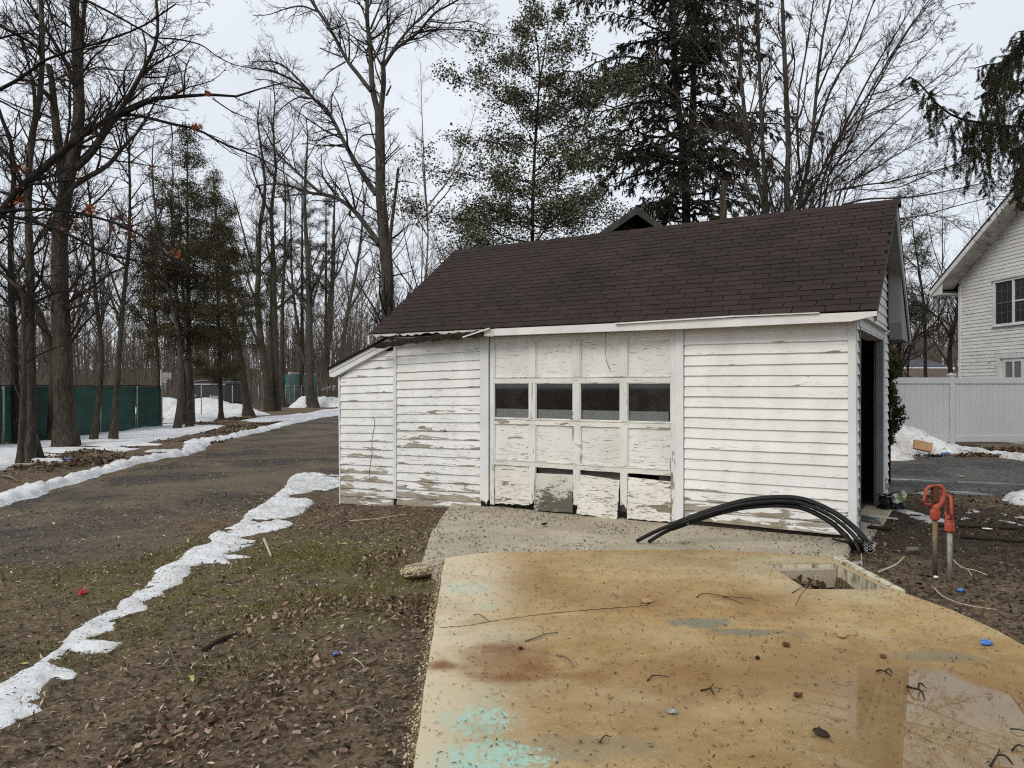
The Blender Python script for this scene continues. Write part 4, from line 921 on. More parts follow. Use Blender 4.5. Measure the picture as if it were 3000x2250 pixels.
sf = MB(); sf.add([(-0.05, -0.22, 2.27), (-4.4, -0.22, 2.27), (-6.3, -0.22, 2.30), (-6.3, 0.0, 2.345), (-0.05, 0.0, 2.345)], [(0, 1, 2, 3, 4)]); sf.build('soffit', M['soffit'], shed)
# right rake: boards under the roof edge, soffit strips, rear eave box
M['rake_shaded'] = plain('rake board with shade in colour', (0.10, 0.095, 0.088), 0.85, 0.2, var=0.25, scale=6)  # front rake only: shade under the roof edge put into the colour
rk = MB()
def strip(mb, x0, x1, pa, pb, h0, h1):
    """board following the slope from pa to pb, between h0 and h1 below it"""
    v = [(x, p.y, p.z-h) for x in (x0, x1) for p, h in ((pa, h0), (pb, h0), (pb, h1), (pa, h1))]
    mb.add(v, [(0, 1, 2, 3), (7, 6, 5, 4), (0, 4, 5, 1), (1, 5, 6, 2), (2, 6, 7, 3), (3, 7, 4, 0)])
strip(rk, XR-0.03, XR-0.008, E0+Vector((0, 0.01, 0)), RG, 0.034, 0.12); rk.build('rake_board', M['rake_shaded'], shed)
rk = MB(); strip(rk, XR-0.03, XR-0.008, RG, RE, 0.038, 0.13); rk.build('rake_board', M['trim'], shed)
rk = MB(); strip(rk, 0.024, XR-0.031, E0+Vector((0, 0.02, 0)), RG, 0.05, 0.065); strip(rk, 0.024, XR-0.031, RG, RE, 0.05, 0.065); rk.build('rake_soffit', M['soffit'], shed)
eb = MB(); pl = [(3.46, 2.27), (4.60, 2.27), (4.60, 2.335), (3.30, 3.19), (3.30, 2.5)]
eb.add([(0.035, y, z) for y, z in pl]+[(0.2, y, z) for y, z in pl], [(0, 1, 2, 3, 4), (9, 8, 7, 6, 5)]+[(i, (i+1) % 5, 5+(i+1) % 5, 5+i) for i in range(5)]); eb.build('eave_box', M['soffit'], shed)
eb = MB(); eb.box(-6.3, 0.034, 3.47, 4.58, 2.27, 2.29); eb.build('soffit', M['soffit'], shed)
# side doorway
dj = MB(); dj.box(-0.17, 0.035, 0.264, 0.285, -0.03, 2.235); dj.build('door_jamb', M['jamb'], shed)
dj = MB(); dj.box(-0.085, 0.030, 2.63, 2.668, -0.03, 2.235); dj.box(-0.055, 0.006, 2.60, 2.6295, -0.03, 2.235); dj.build('door_jamb', M['jamb'], shed)
dj = MB(); dj.box(0.0305, 0.046, 2.632, 2.70, 0.0, 2.30); dj.build('door_casing', M['trim'], shed)
dj = MB(); dj.box(-0.17, 0.030, 0.286, 2.629, 2.215, 2.24); dj.box(0.006, 0.036, 0.20, 2.78, 2.241, 2.33); dj.build('door_head', M['trim'], shed)
dj = MB(); dj.box(0.0365, 0.095, 0.18, 2.82, 2.331, 2.346); dj.build('drip_cap', M['trim'], shed)
dj = MB(); dj.box(-0.19, 0.16, 0.10, 2.70, -0.24, -0.035); dj.build('door_sill', M['apron'], shed, bevel=0.01)
# things just inside the doorway
for i, (a, b, w_, h_, mm) in enumerate((((-0.30, 0.55, -0.08), (-0.42, 2.55, 1.10), 0.09, 0.02, 'plank'), ((-0.22, 0.42, -0.08), (-0.36, 2.4, 0.90), 0.07, 0.02, 'jamb'), ((-0.26, 0.7, -0.08), (-0.44, 2.6, 1.85), 0.05, 0.03, 'plank'), ((-0.55, 2.45, -0.08), (-0.50, 2.60, 2.1), 0.08, 0.05, 'plank'))):
    p = MB(); p.bar(a, b, w_, h_, up=(1, 0, 0.2)); tag(p.build('leaning_board', M[mm], None), ['wide dark board leaning inside the side doorway', 'pale narrow board leaning lowest inside the side doorway', 'thin long batten leaning inside the side doorway', 'dark upright post standing inside the far jamb'][i], 'board', 'boards leaning inside the shed doorway').matrix_world = Matrix.LocRotScale(SA, Euler((0, 0, -TH)), None)
p = MB()
for k, (dx, dz) in enumerate(((0, 0), (0.05, 0), (0.025, 0.035))): p.tube([(-0.16+dx, 1.35, -0.015+dz), (0.10+dx, 1.15, -0.015+dz)], 0.02, 8)
tag(p.build('metal_tubes', M['steel']), 'short grey metal tubes lying on the doorway sill', 'tubes').matrix_world = Matrix.LocRotScale(SA, Euler((0, 0, -TH)), None)
# lean-to roof and rake
lr = MB(); A_, B_ = (-6.36, 2.335), (-7.60, 1.880)
def lrp(o0, o1): return [(A_[0], A_[1]-o0), (B_[0], B_[1]-o0), (B_[0], B_[1]-o1), (A_[0], A_[1]-o1)]
lr.prism(lrp(0.0, 0.028), -0.13, 2.6); lroof = lr.build('lean_to_roof', M['felt'], shed)
lr = MB().prism([(-6.345, 2.185), (-6.37, 2.30), (-7.575, 1.858), (-7.575, 1.742), (-7.50, 1.735), (-6.95, 1.955)], -0.085, -0.06); lr.build('rake_board', M['fascia'], lroof)
lr = MB().prism([(-6.37, 2.303), (-6.38, 2.306), (-7.59, 1.862), (-7.585, 1.80), (-6.39, 2.245)], -0.098, -0.0855); lr.build('rake_molding', M['trim'], lroof)
lr = MB(); lr.box(-7.60, -7.577, -0.08, 2.55, 1.745, 1.85); lr.build('fascia', M['trim'], lroof)
lr = MB().prism([(-6.36, 2.30), (-7.42, 1.911), (-7.42, 1.76), (-6.36, 2.19)], -0.058, -0.001); lr.build('soffit', M['siding_left'], lroof)
# loose wires hanging on the front
for pts in ([(-6.74, -0.03, 1.13), (-6.70, -0.032, 1.07), (-6.71, -0.03, 0.95), (-6.755, -0.028, 0.75), (-6.75, -0.03, 0.6), (-6.77, -0.03, 0.48), (-6.81, -0.026, 0.26), (-6.80, -0.028, 0.16)], [(-2.78, -0.20, 2.262), (-2.80, -0.14, 2.14), (-2.84, -0.06, 2.0), (-2.84, -0.03, 1.9), (-2.80, -0.025, 1.8)]):
    MB().tube(smooth_path([Vector(p) for p in pts], 26), 0.0035, 5).build('loose_wire', M['wire'], shed, smooth=True)

# ------------------------------------------------------------------ pipes, hydrants, tap
bund = thing('pipe_bundle', 'bundle of black plastic pipe arching from the apron over to the mud', 'pipes')
out_px = [(1962, 1538, 7.72), (2010, 1519, 7.72), (2100, 1487, 7.70), (2200, 1462, 7.66), (2331, 1457, 7.58), (2431, 1492, 7.45), (2503, 1543, 7.33), (2545, 1592, 7.25)]
in_px = [(1968, 1551, 7.72), (2016, 1534, 7.70), (2105, 1505, 7.66), (2200, 1486, 7.60), (2325, 1484, 7.52), (2415, 1520, 7.40), (2470, 1565, 7.30), (2492, 1596, 7.24)]
for i, f_ in enumerate((0.12, 0.9, 0.0, 0.5, 1.0)):
    pts = [W(a*(1-f_)+c_*f_, b*(1-f_)+d*f_, y0*(1-f_)+y1*f_+0.03*((i*2) % 3-1)) for (a, b, y0), (c_, d, y1) in zip(out_px, in_px)]
    ex = Z(2556*(1-f_)+2503*f_, 1624*(1-f_)+1616*f_, -0.07)
    if i < 2: sx = Z(1866+i*34, 1585+i*3, -0.025); pts = [sx, sx.lerp(pts[0], 0.5)+Vector((0, 0, 0.008))]+pts
    pts = smooth_path(pts+[ex], 70)
    pp = MB().tube(pts, 0.0195, 12).build('pipe', M['pipe_black'], bund, smooth=True)
for px, py in ((2010, 1529),):
    c_ = W(px, py, 7.72); t_ = (W(2085, 1503, 7.7)-c_).normalized()
    for k in range(2):
        rr_ = []; u_ = t_.cross(Vector((0, 0, 1))).normalized(); w_ = t_.cross(u_)
        for a in range(17): rr_.append(c_+t_*0.012*k+(u_*math.cos(a*PI/8)*0.055+w_*math.sin(a*PI/8)*0.042))
        MB().tube(rr_, 0.0022, 5).build('wire_tie', M['tie'], bund)
c_ = Z(2548, 1612, 0.05)
for k in range(3):
    rr_ = [c_+Vector((math.cos(a*PI/8)*0.05, math.sin(a*PI/8)*0.05, 0.03*k+0.02*math.sin(a))) for a in range(15)]
    MB().tube(rr_, 0.0022, 5).build('wire_tie', M['tie'], bund)

def rounded(mb, prof, M_=None, k=14):
    """lathe: list of (r, z)"""
    v = []; f = []; n = len(prof)
    for r, z in prof:
        for j in range(k): v.append(Vector((r*math.cos(2*PI*j/k), r*math.sin(2*PI*j/k), z)))
    for i in range(n-1):
        for j in range(k): f.append((i*k+j, i*k+(j+1) % k, (i+1)*k+(j+1) % k, (i+1)*k+j))
    f += [tuple(range(k-1, -1, -1)), tuple((n-1)*k+j for j in range(k))]
    if M_ is not None: v = [M_ @ p for p in v]
    return mb.add(v, f)
def hydrant(px, py, rot, hh, label, pm, paint_to):
    g_ = G(px, py); h = thing('yard_hydrant', label, 'hydrant', (g_.x, g_.y, g_.z-0.03), rot, 'yard hydrants')
    z0 = hh-0.27
    rounded(MB(), [(0.021, 0), (0.021, paint_to)]).build('pipe', pm, h, smooth=True)
    rounded(MB(), [(0.0225, paint_to), (0.0225, z0+0.03)]).build('painted_pipe', M['orange'], h, smooth=True)
    # cast head: hexagon socket, neck that leans back to a loop, nozzle
    hb = MB(); rounded(hb, [(0.038, z0-0.02), (0.043, z0-0.012), (0.043, z0+0.045), (0.038, z0+0.055), (0.033, z0+0.08)], k=6)
    hb.tube([(0, 0, z0+0.07), (0.025, 0, z0+0.10), (0.055, 0, z0+0.135), (0.075, 0, z0+0.165)], [0.034, 0.031, 0.028, 0.026], 10)
    hb.tube([(0.072, 0, z0+0.15), (0.082, 0, z0+0.20), (0.072, 0, z0+0.25), (0.05, 0, z0+0.268), (0.0, 0, z0+0.272)], [0.025, 0.023, 0.021, 0.019, 0.016], 8)
    hb.build('hydrant_head', M['orange'], h, smooth=False, bevel=0.002)
    nz = MB(); nz.tube([(0.07, 0, z0+0.14), (0.115, 0.0, z0+0.135), (0.125, 0, z0+0.115)], [0.017, 0.017, 0.016], 10); rounded(nz, [(0.026, z0+0.115), (0.026, z0+0.122)], Matrix.Translation((0.118, 0, 0)), 12); nz.build('nozzle', M['orange'], h, smooth=False)
    hl = MB(); hl.tube(smooth_path([Vector(p) for p in ((0.0, 0, z0+0.272), (-0.05, 0, z0+0.268), (-0.078, 0, z0+0.245), (-0.092, 0, z0+0.19), (-0.10, 0, z0+0.135), (-0.088, 0, z0+0.115), (-0.035, 0, z0+0.113))], 16), 0.0135, 8); hl.build('lift_handle', M['orange'], h, smooth=True)
    lk = MB(); lk.box(-0.024, 0.024, -0.028, -0.014, z0+0.14, z0+0.28); lk.box(-0.024, 0.024, 0.014, 0.028, z0+0.14, z0+0.28); lk.tube([(0, 0, z0+0.06), (0, 0, z0+0.17)], 0.008, 8)
    for zz in (0.175, 0.21, 0.245): lk.tube([(0, -0.03, z0+zz), (0, 0.03, z0+zz)], 0.008, 8)
    lk.build('link_plates', M['rust'], h)
    return h
hydrant(2739, 1683, math.radians(5), 0.80, 'yard hydrant on brown pipe, orange head seen side on', M['pipe_brass'], 0.50)
hydrant(2782, 1706, math.radians(68), 0.75, 'yard hydrant on pale galvanised pipe, orange head turned end on', M['galv'], 0.45)

g_ = Z(2480, 1716, -0.25); tp = thing('pipe_stub', 'grey galvanised pipe elbow standing in the slab pit', 'pipe', (g_.x, g_.y, -0.28))
MB().tube([(0, 0, 0), (0.004, 0, 0.13)], 0.016, 10).build('riser', M['rust'], tp, smooth=True)
e = MB(); e.tube(smooth_path([Vector(p) for p in ((0.004, 0, 0.11), (0.006, 0, 0.165), (0.03, 0.005, 0.20), (0.065, 0.01, 0.215))], 12), 0.022, 12); rounded(e, [(0.026, 0.105), (0.026, 0.13)], None, 12); e.build('elbow', M['steel'], tp, smooth=True)
e = MB(); rounded(e, [(0.034, 0.0), (0.036, 0.01), (0.036, 0.03), (0.032, 0.036)], Matrix.Translation((0.06, 0.01, 0.213)) @ Matrix.Rotation(PI/2-0.25, 4, 'Y'), 6); rounded(e, [(0.024, 0.036), (0.027, 0.06), (0.027, 0.085), (0.020, 0.09)], Matrix.Translation((0.06, 0.01, 0.213)) @ Matrix.Rotation(PI/2-0.25, 4, 'Y'), 12); e.build('union_nut', M['steel'], tp)

# ------------------------------------------------------------------ fences
# white vinyl privacy fence, running along y = 19.6
FY = 19.6; fz0 = float(hgt(11.0, FY)); fx0, fx1 = 8.6, 14.1; XP = pxy(2787, FY)
vf = thing('vinyl_fence', 'tall white vinyl privacy fence with a capped post', 'fence', (XP, FY, fz0))
tz = CAMH+(HYP-1106)/FPX*FY-fz0; bz0, bz1 = CAMH+(HYP-1294)/FPX*FY-fz0, CAMH+(HYP-1276)/FPX*FY-fz0; rz = CAMH+(HYP-1124)/FPX*FY-fz0
for xp in (XP, XP-2.44, XP+2.44):
    if xp > 14.1: continue
    p = MB(); p.box(xp-XP-0.064, xp-XP+0.064, -0.064, 0.064, -0.06, tz+0.05); po = p.build('post', M['vinyl'], vf, bevel=0.008)
    p = MB(); x = xp-XP; p.box(x-0.085, x+0.085, -0.085, 0.085, tz+0.05, tz+0.075); p.add([(x-0.085, -0.085, tz+0.0755), (x+0.085, -0.085, tz+0.0755), (x+0.085, 0.085, tz+0.0755), (x-0.085, 0.085, tz+0.0755), (x, 0, tz+0.125)], [(0, 1, 4), (1, 2, 4), (2, 3, 4), (3, 0, 4)]); p.build('post_cap', M['vinyl'], po)
for a, b in ((fx0-XP, -2.44-0.066), (-2.44+0.066, -0.066), (0.066, min(2.44-0.066, 14.1-XP))):
    if b-a < 0.1: continue
    for z0, z1 in ((rz, tz), (bz0, bz1)):
        p = MB(); p.box(a, b, -0.045, 0.045, z0, z1); p.build('rail', M['vinyl'], vf, bevel=0.004)
    n = max(1, round((b-a)/0.145)); w_ = (b-a)/n
    for k in range(n):
        p = MB(); x = a+k*w_; p.prism([(x+0.001, bz1-0.02), (x+w_-0.001, bz1-0.02), (x+w_-0.001, rz+0.02), (x+0.001, rz+0.02)], -0.016, 0.016); p.build('fence_board', M['vinyl'], vf, bevel=0.006)
g0 = MB(); g0.box(12.35-XP, 14.1-XP, 0.1, 0.5, -0.02, 0.09); g0.build('footing', M['apron'], vf)

# chain link fence with green privacy screen, running away along x = -16
fpts = [(-40, 21.0), (7, 23.6), (151, 26.1), (294, 29.2), (400, 32.0), (475, 34.3)]
fp = [Vector((pxy(a, Y), Y, float(hgt(pxy(a, Y), Y)))) for a, Y in fpts]
fp = [Vector((-16.05+0.02*math.sin(i*2), p.y, p.z)) for i, p in enumerate(fp)]
gf = thing('screened_fence', 'chain link fence covered with dark green privacy screen behind the left trees', 'fence', tuple(fp[0]))
o0 = fp[0]
FTOP = 1.86
for i, p in enumerate(fp):
    q = p-o0; h_ = FTOP if i < len(fp)-1 else 2.62
    MB().tube([q+Vector((0.05, 0, -0.1)), q+Vector((0.05, 0, h_))], 0.032 if i < len(fp)-1 else 0.05, 8).build('post', M['steel'], gf, smooth=True)
for i in range(len(fp)-1):
    a, b = fp[i]-o0, fp[i+1]-o0
    MB().tube([a+Vector((0.05, 0, FTOP)), b+Vector((0.05, 0, FTOP))], 0.024, 8).build('top_rail', M['bark_dark'], gf, smooth=True)
    n, m_ = 14, 8; v = []; gap = 0.12 if i == 1 else 0.02
    for j in range(m_+1):
        for k in range(n+1):
            u = k/n; w_ = j/m_; p = a.lerp(b, u*(1-gap/3)+gap/6)
            v.append((p.x+0.012+0.03*math.sin(u*9+i)*math.sin(w_*4+i*2)+0.02*(1-w_)*math.sin(u*17), p.y, p.z+0.02+0.05*math.sin(u*3.1+i)*(1-w_)+(FTOP-0.05-0.02*math.sin(u*PI))*w_))
    f = [(j*(n+1)+k, j*(n+1)+k+1, (j+1)*(n+1)+k+1, (j+1)*(n+1)+k) for j in range(m_) for k in range(n)]
    MB().add(v, f).build('screen_panel', M['screen'], gf, smooth=True)
# open chain link beyond
cf_px = [(475, 34.6), (590, 44.0), (643, 47.5), (681, 50.0), (722, 54.0), (757, 60.0)]
cp = [Vector((pxy(a, Y), Y, float(hgt(pxy(a, Y), Y)))) for a, Y in cf_px]
cf = thing('chain_link_fence', 'open galvanised chain link fence in front of the snow heaps', 'fence', tuple(cp[0]))
def chain_link(parent, pts, H, post_m, skip_first=False, bars=True):
    o0 = pts[0]
    for i, p in enumerate(pts):
        if skip_first and i == 0: continue
        MB().tube([p-o0+Vector((0, 0, -0.1)), p-o0+Vector((0, 0, H+0.05))], 0.03, 6).build('post', post_m, parent, smooth=True)
    V = []; F = []
    for i in range(len(pts)-1):
        a, b = pts[i]-o0, pts[i+1]-o0; d = (b-a); L = Vector((d.x, d.y, 0)).length; st = 0.14; k = -H
        nrm = Vector((-d.y, d.x, 0)).normalized()*0.003
        while k < L:
            for sgn in (1, -1):
                s0, s1 = max(k, 0), min(k+H, L)
                if s1 <= s0: continue
                z0, z1 = (s0-k, s1-k) if sgn > 0 else (H-(s0-k), H-(s1-k))
                p, q = a+d*(s0/L)+Vector((0, 0, z0)), a+d*(s1/L)+Vector((0, 0, z1)); up = Vector((0, 0, 0.0035))
                m_ = len(V); V += [p-up, q-up, q+up, p+up]; F.append((m_, m_+1, m_+2, m_+3))
            k += st
    w_ = MB().add(V, F).build('chain_mesh', M['steel'], parent); w_['kind'] = 'stuff'
    for i in range(len(pts)-1):
        if bars: MB().tube([pts[i]-o0+Vector((0, 0, H)), pts[i+1]-o0+Vector((0, 0, H))], 0.02, 6).build('top_rail', post_m, parent, smooth=True)
chain_link(cf, cp, 1.85, M['steel'], True, False)
cq = [Vector((pxy(a, Y), Y, float(hgt(pxy(a, Y), Y)))) for a, Y in ((836, 65.5), (862, 66.0), (884, 68.5), (930, 72.0), (960, 75.0))]
cg = thing('chain_link_fence', 'chain link fence with barbed wire arms around the teal container', 'fence', tuple(cq[0]))
chain_link(cg, cq, 1.9, M['steel'])
for p in cq[2:4]:
    q = p-cq[0]; MB().tube([q+Vector((-0.25, 0, 2.25)), q+Vector((0, 0, 1.95)), q+Vector((0.25, 0, 2.25))], 0.02, 5).build('barb_arm', M['stick_dark'], cg)

# ------------------------------------------------------------------ the white house on the right
HR = math.radians(2.6)
def HWp(a, o, z): return Vector((a, o, z))
hx, hy = 14.31, 24.0
hz = float(hgt(hx, hy))
house = thing('white_house', 'old white clapboard two storey house with wide stained soffits', 'house', (hx, hy, hz), HR)
# frame: x = into the house, y = along the gable wall (0 at the far corner, negative towards the camera)
zE = CAMH+(HYP-846)/FPX*24.3-hz; slope = 0.60; yR = -5.6; zR = zE+slope*(6.05); BW = 10
hw = MB(); pts = [(0, 0), (0, zE+slope*0.45-0.12), (yR, zR-0.12), (2*yR, zE+slope*0.45-0.12), (2*yR, 0)]
hw.add([(0.0, y, z) for y, z in pts]+[(BW, y, z) for y, z in pts], [(0, 1, 2, 3, 4), (9, 8, 7, 6, 5)]+[(i, 5+i, 5+(i+1) % 5, (i+1) % 5) for i in range(5)])
hwall = hw.build('wall', M['house'], house)
holes = [(-4.05, -1.62, CAMH+(HYP-957)/FPX*22.5-hz, CAMH+(HYP-826)/FPX*22.5-hz), (-3.05, -1.78, -0.1, CAMH+(HYP-1038)/FPX*22.2-hz)]
hfn = lambda s, o, z: Vector((-o, s, z))
EXH = 0.108
for i in range(int(zR/EXH)):
    z = i*EXH; ya = 0.0 if z < zE else max(2*yR, 0.45-(z-zE)/slope-0.2); yb = -8.0
    ya = min(0.0, ya)
    if z > zE: ya = min(0.0, 0.45-(z-zE+0.12)/slope)
    yb = max(-8.0, 2*yR-ya)
    if ya-yb < 0.3: break
    segs = [(ya, yb)]
    for h0, h1, z0, z1 in holes:
        if z+EXH*0.6 > z0 and z+EXH*0.4 < z1:
            ns = []
            for a, b in segs:
                if a > h1+0.01 and b < h0-0.01: ns += [(a, h1+0.005), (h0-0.005, b)]
                else: ns.append((a, b))
            segs = ns
    for a, b in segs: clapboard(hwall, hfn, b, a, z, EXH, M['house'], seed=600+i, depth=0.021)
cbm = MB(); cbm.box(-0.045, 0.02, -0.085, 0.02, 0, zE+0.05); cbm.build('corner_board', M['house_trim'], house, bevel=0.005)
# roof slabs and soffits
OVX, OVY = 0.62, 0.62
def slope_slab(name, ya, za, yb, zb, t0, t1, x0, x1, m, parent):
    mb = MB(); v = [(x, y, z-t) for x in (x0, x1) for y, z, t in ((ya, za, t0), (yb, zb, t0), (yb, zb, t1), (ya, za, t1))]
    mb.add(v, [(0, 1, 2, 3), (7, 6, 5, 4), (0, 4, 5, 1), (1, 5, 6, 2), (2, 6, 7, 3), (3, 7, 4, 0)]); return mb.build(name, m, parent)
hroof = slope_slab('roof', OVY, zE-0.02, yR, zR+0.09, -0.03, 0.03, -OVX, BW, M['roof_dark'], house)
slope_slab('roof_slope', yR, zR+0.09, 2*yR-OVY, zE-0.02, -0.03, 0.03, -OVX, BW, M['roof_dark'], hroof)
slope_slab('rake_board', OVY, zE-0.02, yR, zR+0.09, 0.031, 0.20, -OVX+0.01, -OVX+0.045, M['house_trim'], hroof)
slope_slab('rake_board', yR, zR+0.09, 2*yR-OVY, zE-0.02, 0.031, 0.20, -OVX+0.01, -OVX+0.045, M['house_trim'], hroof)
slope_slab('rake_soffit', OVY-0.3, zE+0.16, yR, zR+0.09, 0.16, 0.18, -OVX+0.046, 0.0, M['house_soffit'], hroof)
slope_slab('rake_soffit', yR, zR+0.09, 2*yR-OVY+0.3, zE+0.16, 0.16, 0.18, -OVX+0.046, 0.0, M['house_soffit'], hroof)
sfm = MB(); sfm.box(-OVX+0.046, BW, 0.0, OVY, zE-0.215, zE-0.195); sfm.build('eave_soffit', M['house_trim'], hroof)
sfm = MB(); sfm.add([(-OVX+0.05, OVY, zE-0.20), (-OVX+0.05, 0.0, zE-0.20), (-OVX+0.05, 0.0, zE+0.2), (-OVX+0.05, OVY, zE-0.03)], [(0, 1, 2, 3)]); sfm.build('eave_return', M['house_trim'], hroof)
sfm = MB(); sfm.box(-OVX+0.046, BW, OVY-0.02, OVY, zE-0.20, zE-0.03); sfm.build('fascia', M['house_trim'], hroof)
def frame_on_wall(mb, y0, y1, z0, z1, w, d0, d1):
    mb.box(-d1, -d0, y0, y1, z1-w, z1); mb.box(-d1, -d0, y0, y1, z0, z0+w*0.7); mb.box(-d1, -d0, y0, y0+w, z0+w*0.7+0.001, z1-w-0.001); mb.box(-d1, -d0, y1-w, y1, z0+w*0.7+0.001, z1-w-0.001)
y0, y1, z0, z1 = holes[0]
wnd = MB(); frame_on_wall(wnd, y0, y1, z0, z1, 0.07, 0.002, 0.055); wo = wnd.build('window', M['house_trim'], house); wo['label'] = 'wide upstairs window of three sashes'
W3 = (y1-y0-0.14)/3
wc = MB(); wc.box(-0.08, -0.002, y0-0.06, y1+0.06, z0-0.035, z0-0.001); wc.build('sill', M['house_trim'], wo)
wc = MB(); wc.box(-0.085, -0.002, y0-0.05, y1+0.05, z1+0.001, z1+0.06); wc.build('window_head', M['house_trim'], wo)
for k in range(3):
    a = y0+0.07+k*W3; b = a+W3
    p = MB(); p.box(-0.012, -0.006, a, b, z0+0.05, z1-0.07); p.build('window_pane', M['glass_dark'], wo)
    if k: p = MB(); p.box(-0.05, -0.0125, a-0.035, a+0.035, z0+0.05, z1-0.071); p.build('mullion', M['house_trim'], wo)
    zm = (z0+z1)/2-0.01; p = MB(); p.box(-0.034, -0.0125, a+0.036, b-0.036, zm-0.02, zm+0.02)
    p.build('meeting_rail', M['house_trim'] if k == 1 else M['old_board'], wo)
    p = MB()
    for hh0, hh1 in ((z0+0.05, zm-0.02), (zm+0.02, z1-0.07)):
        for q in (0.36, 0.66): p.box(-0.018, -0.0125, a+(b-a)*q-0.007, a+(b-a)*q+0.007, hh0, hh1)
        p.box(-0.0205, -0.0182, a+0.04, b-0.04, hh0+(hh1-hh0)*0.55-0.007, hh0+(hh1-hh0)*0.55+0.007)
    p.build('muntin', M['old_board'], wo)
y0, y1, z0, z1 = holes[1]
p = MB(); frame_on_wall(p, y0, y1, z0, z1, 0.13, 0.002, 0.06); do = p.build('house_door', M['house_trim'], house); do['label'] = 'side door with two glass panes behind the fence'
p = MB(); frame_on_wall(p, y0+0.20, y1-0.22, 0.0, z1-0.135, 0.10, 0.002, 0.03); p.box(-0.028, -0.002, (y0+y1)/2-0.05, (y0+y1)/2+0.01, 0.1, z1-0.236); p.build('door_leaf', M['house_trim'], do)
p = MB(); p.box(-0.012, -0.006, y0+0.3, y1-0.32, 0.6, z1-0.24); p.build('window_pane', M['jamb'], do)

# ------------------------------------------------------------------ far houses, trailer, container
def gable_house(name, label, x0, x1, Y, dep, zb, ze, zr, wm, rm, wins=()):
    h = thing(name, label, 'house', ((x0+x1)/2, Y, zb)); w_ = (x1-x0)/2
    MB().box(-w_, w_, 0, dep, 0, ze-zb).build('wall', wm, h)
    r = MB(); e = 0.5; v = [(x, y, z-zb) for x in (-w_-e, w_+e) for y, z in ((-e, ze-0.15), (dep/2, zr), (dep+e, ze-0.15), (dep/2, ze))]
    r.add(v, [(0, 1, 2, 3), (7, 6, 5, 4), (0, 4, 5, 1), (1, 5, 6, 2), (2, 6, 7, 3), (3, 7, 4, 0)]); ro = r.build('roof', rm, h)
    MB().box(-w_-e, w_+e, -e-0.03, -e-0.002, ze-zb-0.32, ze-zb-0.12).build('gutter', M['white_far'], ro)
    for xa, xb, za, zc in wins:
        f = MB(); cx = (x0+x1)/2; f.box(xa-cx, xb-cx, -0.05, -0.002, za-zb, zc-zb); fo = f.build('window', M['white_far'], h)
        m_ = (xa+xb)/2-cx
        for a, b in ((xa-cx+0.1, m_-0.05), (m_+0.05, xb-cx-0.1)):
            for c_, d_ in ((za-zb+0.1, (za+zc)/2-zb-0.04), ((za+zc)/2-zb+0.04, zc-zb-0.1)):
                p = MB(); p.box(a, b, -0.07, -0.052, c_, d_); p.build('window_pane', M['glass_dark'], fo)
    return h
def zpx(py, Y): return CAMH+(HYP-py)/FPX*Y
gable_house('blue_house', 'slate blue house far off with grey roof above the fence', pxy(2560, 62), pxy(2768, 62), 62, 9, -0.1, zpx(1072, 62), zpx(1048, 66.5), M['blue_siding'], M['roof_grey'], [(pxy(2649, 62), pxy(2686, 62), zpx(1106, 62), zpx(1083, 62))])
h2 = gable_house('brown_roofed_house', 'low house with long brown shingle roof beyond the fence', pxy(2738, 45), pxy(2860, 45), 45, 8, -0.1, zpx(1118, 45), zpx(1079, 49), M['beige'], M['roof_brown'])
gable_house('far_shed', 'low beige building far behind the broken trunk', pxy(958, 78), pxy(1120, 78), 78, 8, -0.3, zpx(1135, 78), zpx(1128, 82), M['beige'], M['beige'])

TY = 58.0; tx = pxy(611, TY)
tr = thing('box_trailer', 'dark enclosed trailer with white rear trim behind the snow heap', 'trailer', (tx, TY, -0.25))
tw = 1.30; th0, th1 = 0.55, zpx(1114, TY)+0.25
prof = [(-tw, th0), (tw, th0), (tw, th1-0.28), (tw*0.93, th1-0.12), (tw*0.7, th1-0.03), (0, th1), (-tw*0.7, th1-0.03), (-tw*0.93, th1-0.12), (-tw, th1-0.28)]
MB().prism(prof, 0, 4.6).build('body', M['charcoal'], tr)
p = MB(); p.box(-tw, tw, -0.04, -0.002, th1-0.33, th1-0.27); p.build('white_strip', M['white_far'], tr)
p = MB()
for k in range(12):
    a0, a1 = k/12, (k+1)/12; f_ = lambda q: (-tw*0.93+2*tw*0.93*q, th1-0.13+0.13*math.sin(PI*q)**0.6)
    p.bar((f_(a0)[0], -0.03, f_(a0)[1]), (f_(a1)[0], -0.03, f_(a1)[1]), 0.04, 0.04)
p.build('roof_edge', M['grey_metal'], tr)
p = MB()
for x in (-0.5, 0, 0.5): p.box(x-0.06, x+0.06, -0.03, -0.002, th1-0.18, th1-0.14)
p.build('marker_light', M['red'], tr)
p = MB(); p.box(-tw, tw, -0.10, -0.002, th0-0.02, th0+0.09); p.build('bumper', M['white_far'], tr)
for x in (-tw+0.25, tw-0.25): p = MB(); p.box(x-0.11, x+0.11, -0.115, -0.102, th0+0.0, th0+0.07); p.build('tail_light', M['red'], tr)
p = MB(); p.box(0.2, 1.0, -0.06, -0.003, th0+0.25, th0+0.52); p.box(-0.6, 0.15, -0.06, -0.003, th0+0.12, th0+0.40); p.build('equipment_box', M['grey_metal'], tr)
p = MB()
for a, b in (((0.18, -0.08, th0+0.1), (0.18, -0.08, th0+0.6)), ((1.02, -0.08, th0+0.1), (1.02, -0.08, th0+0.6)), ((0.18, -0.08, th0+0.2), (1.02, -0.08, th0+0.2))): p.bar(a, b, 0.05, 0.05)
p.build('step_rail', M['white_far'], tr)
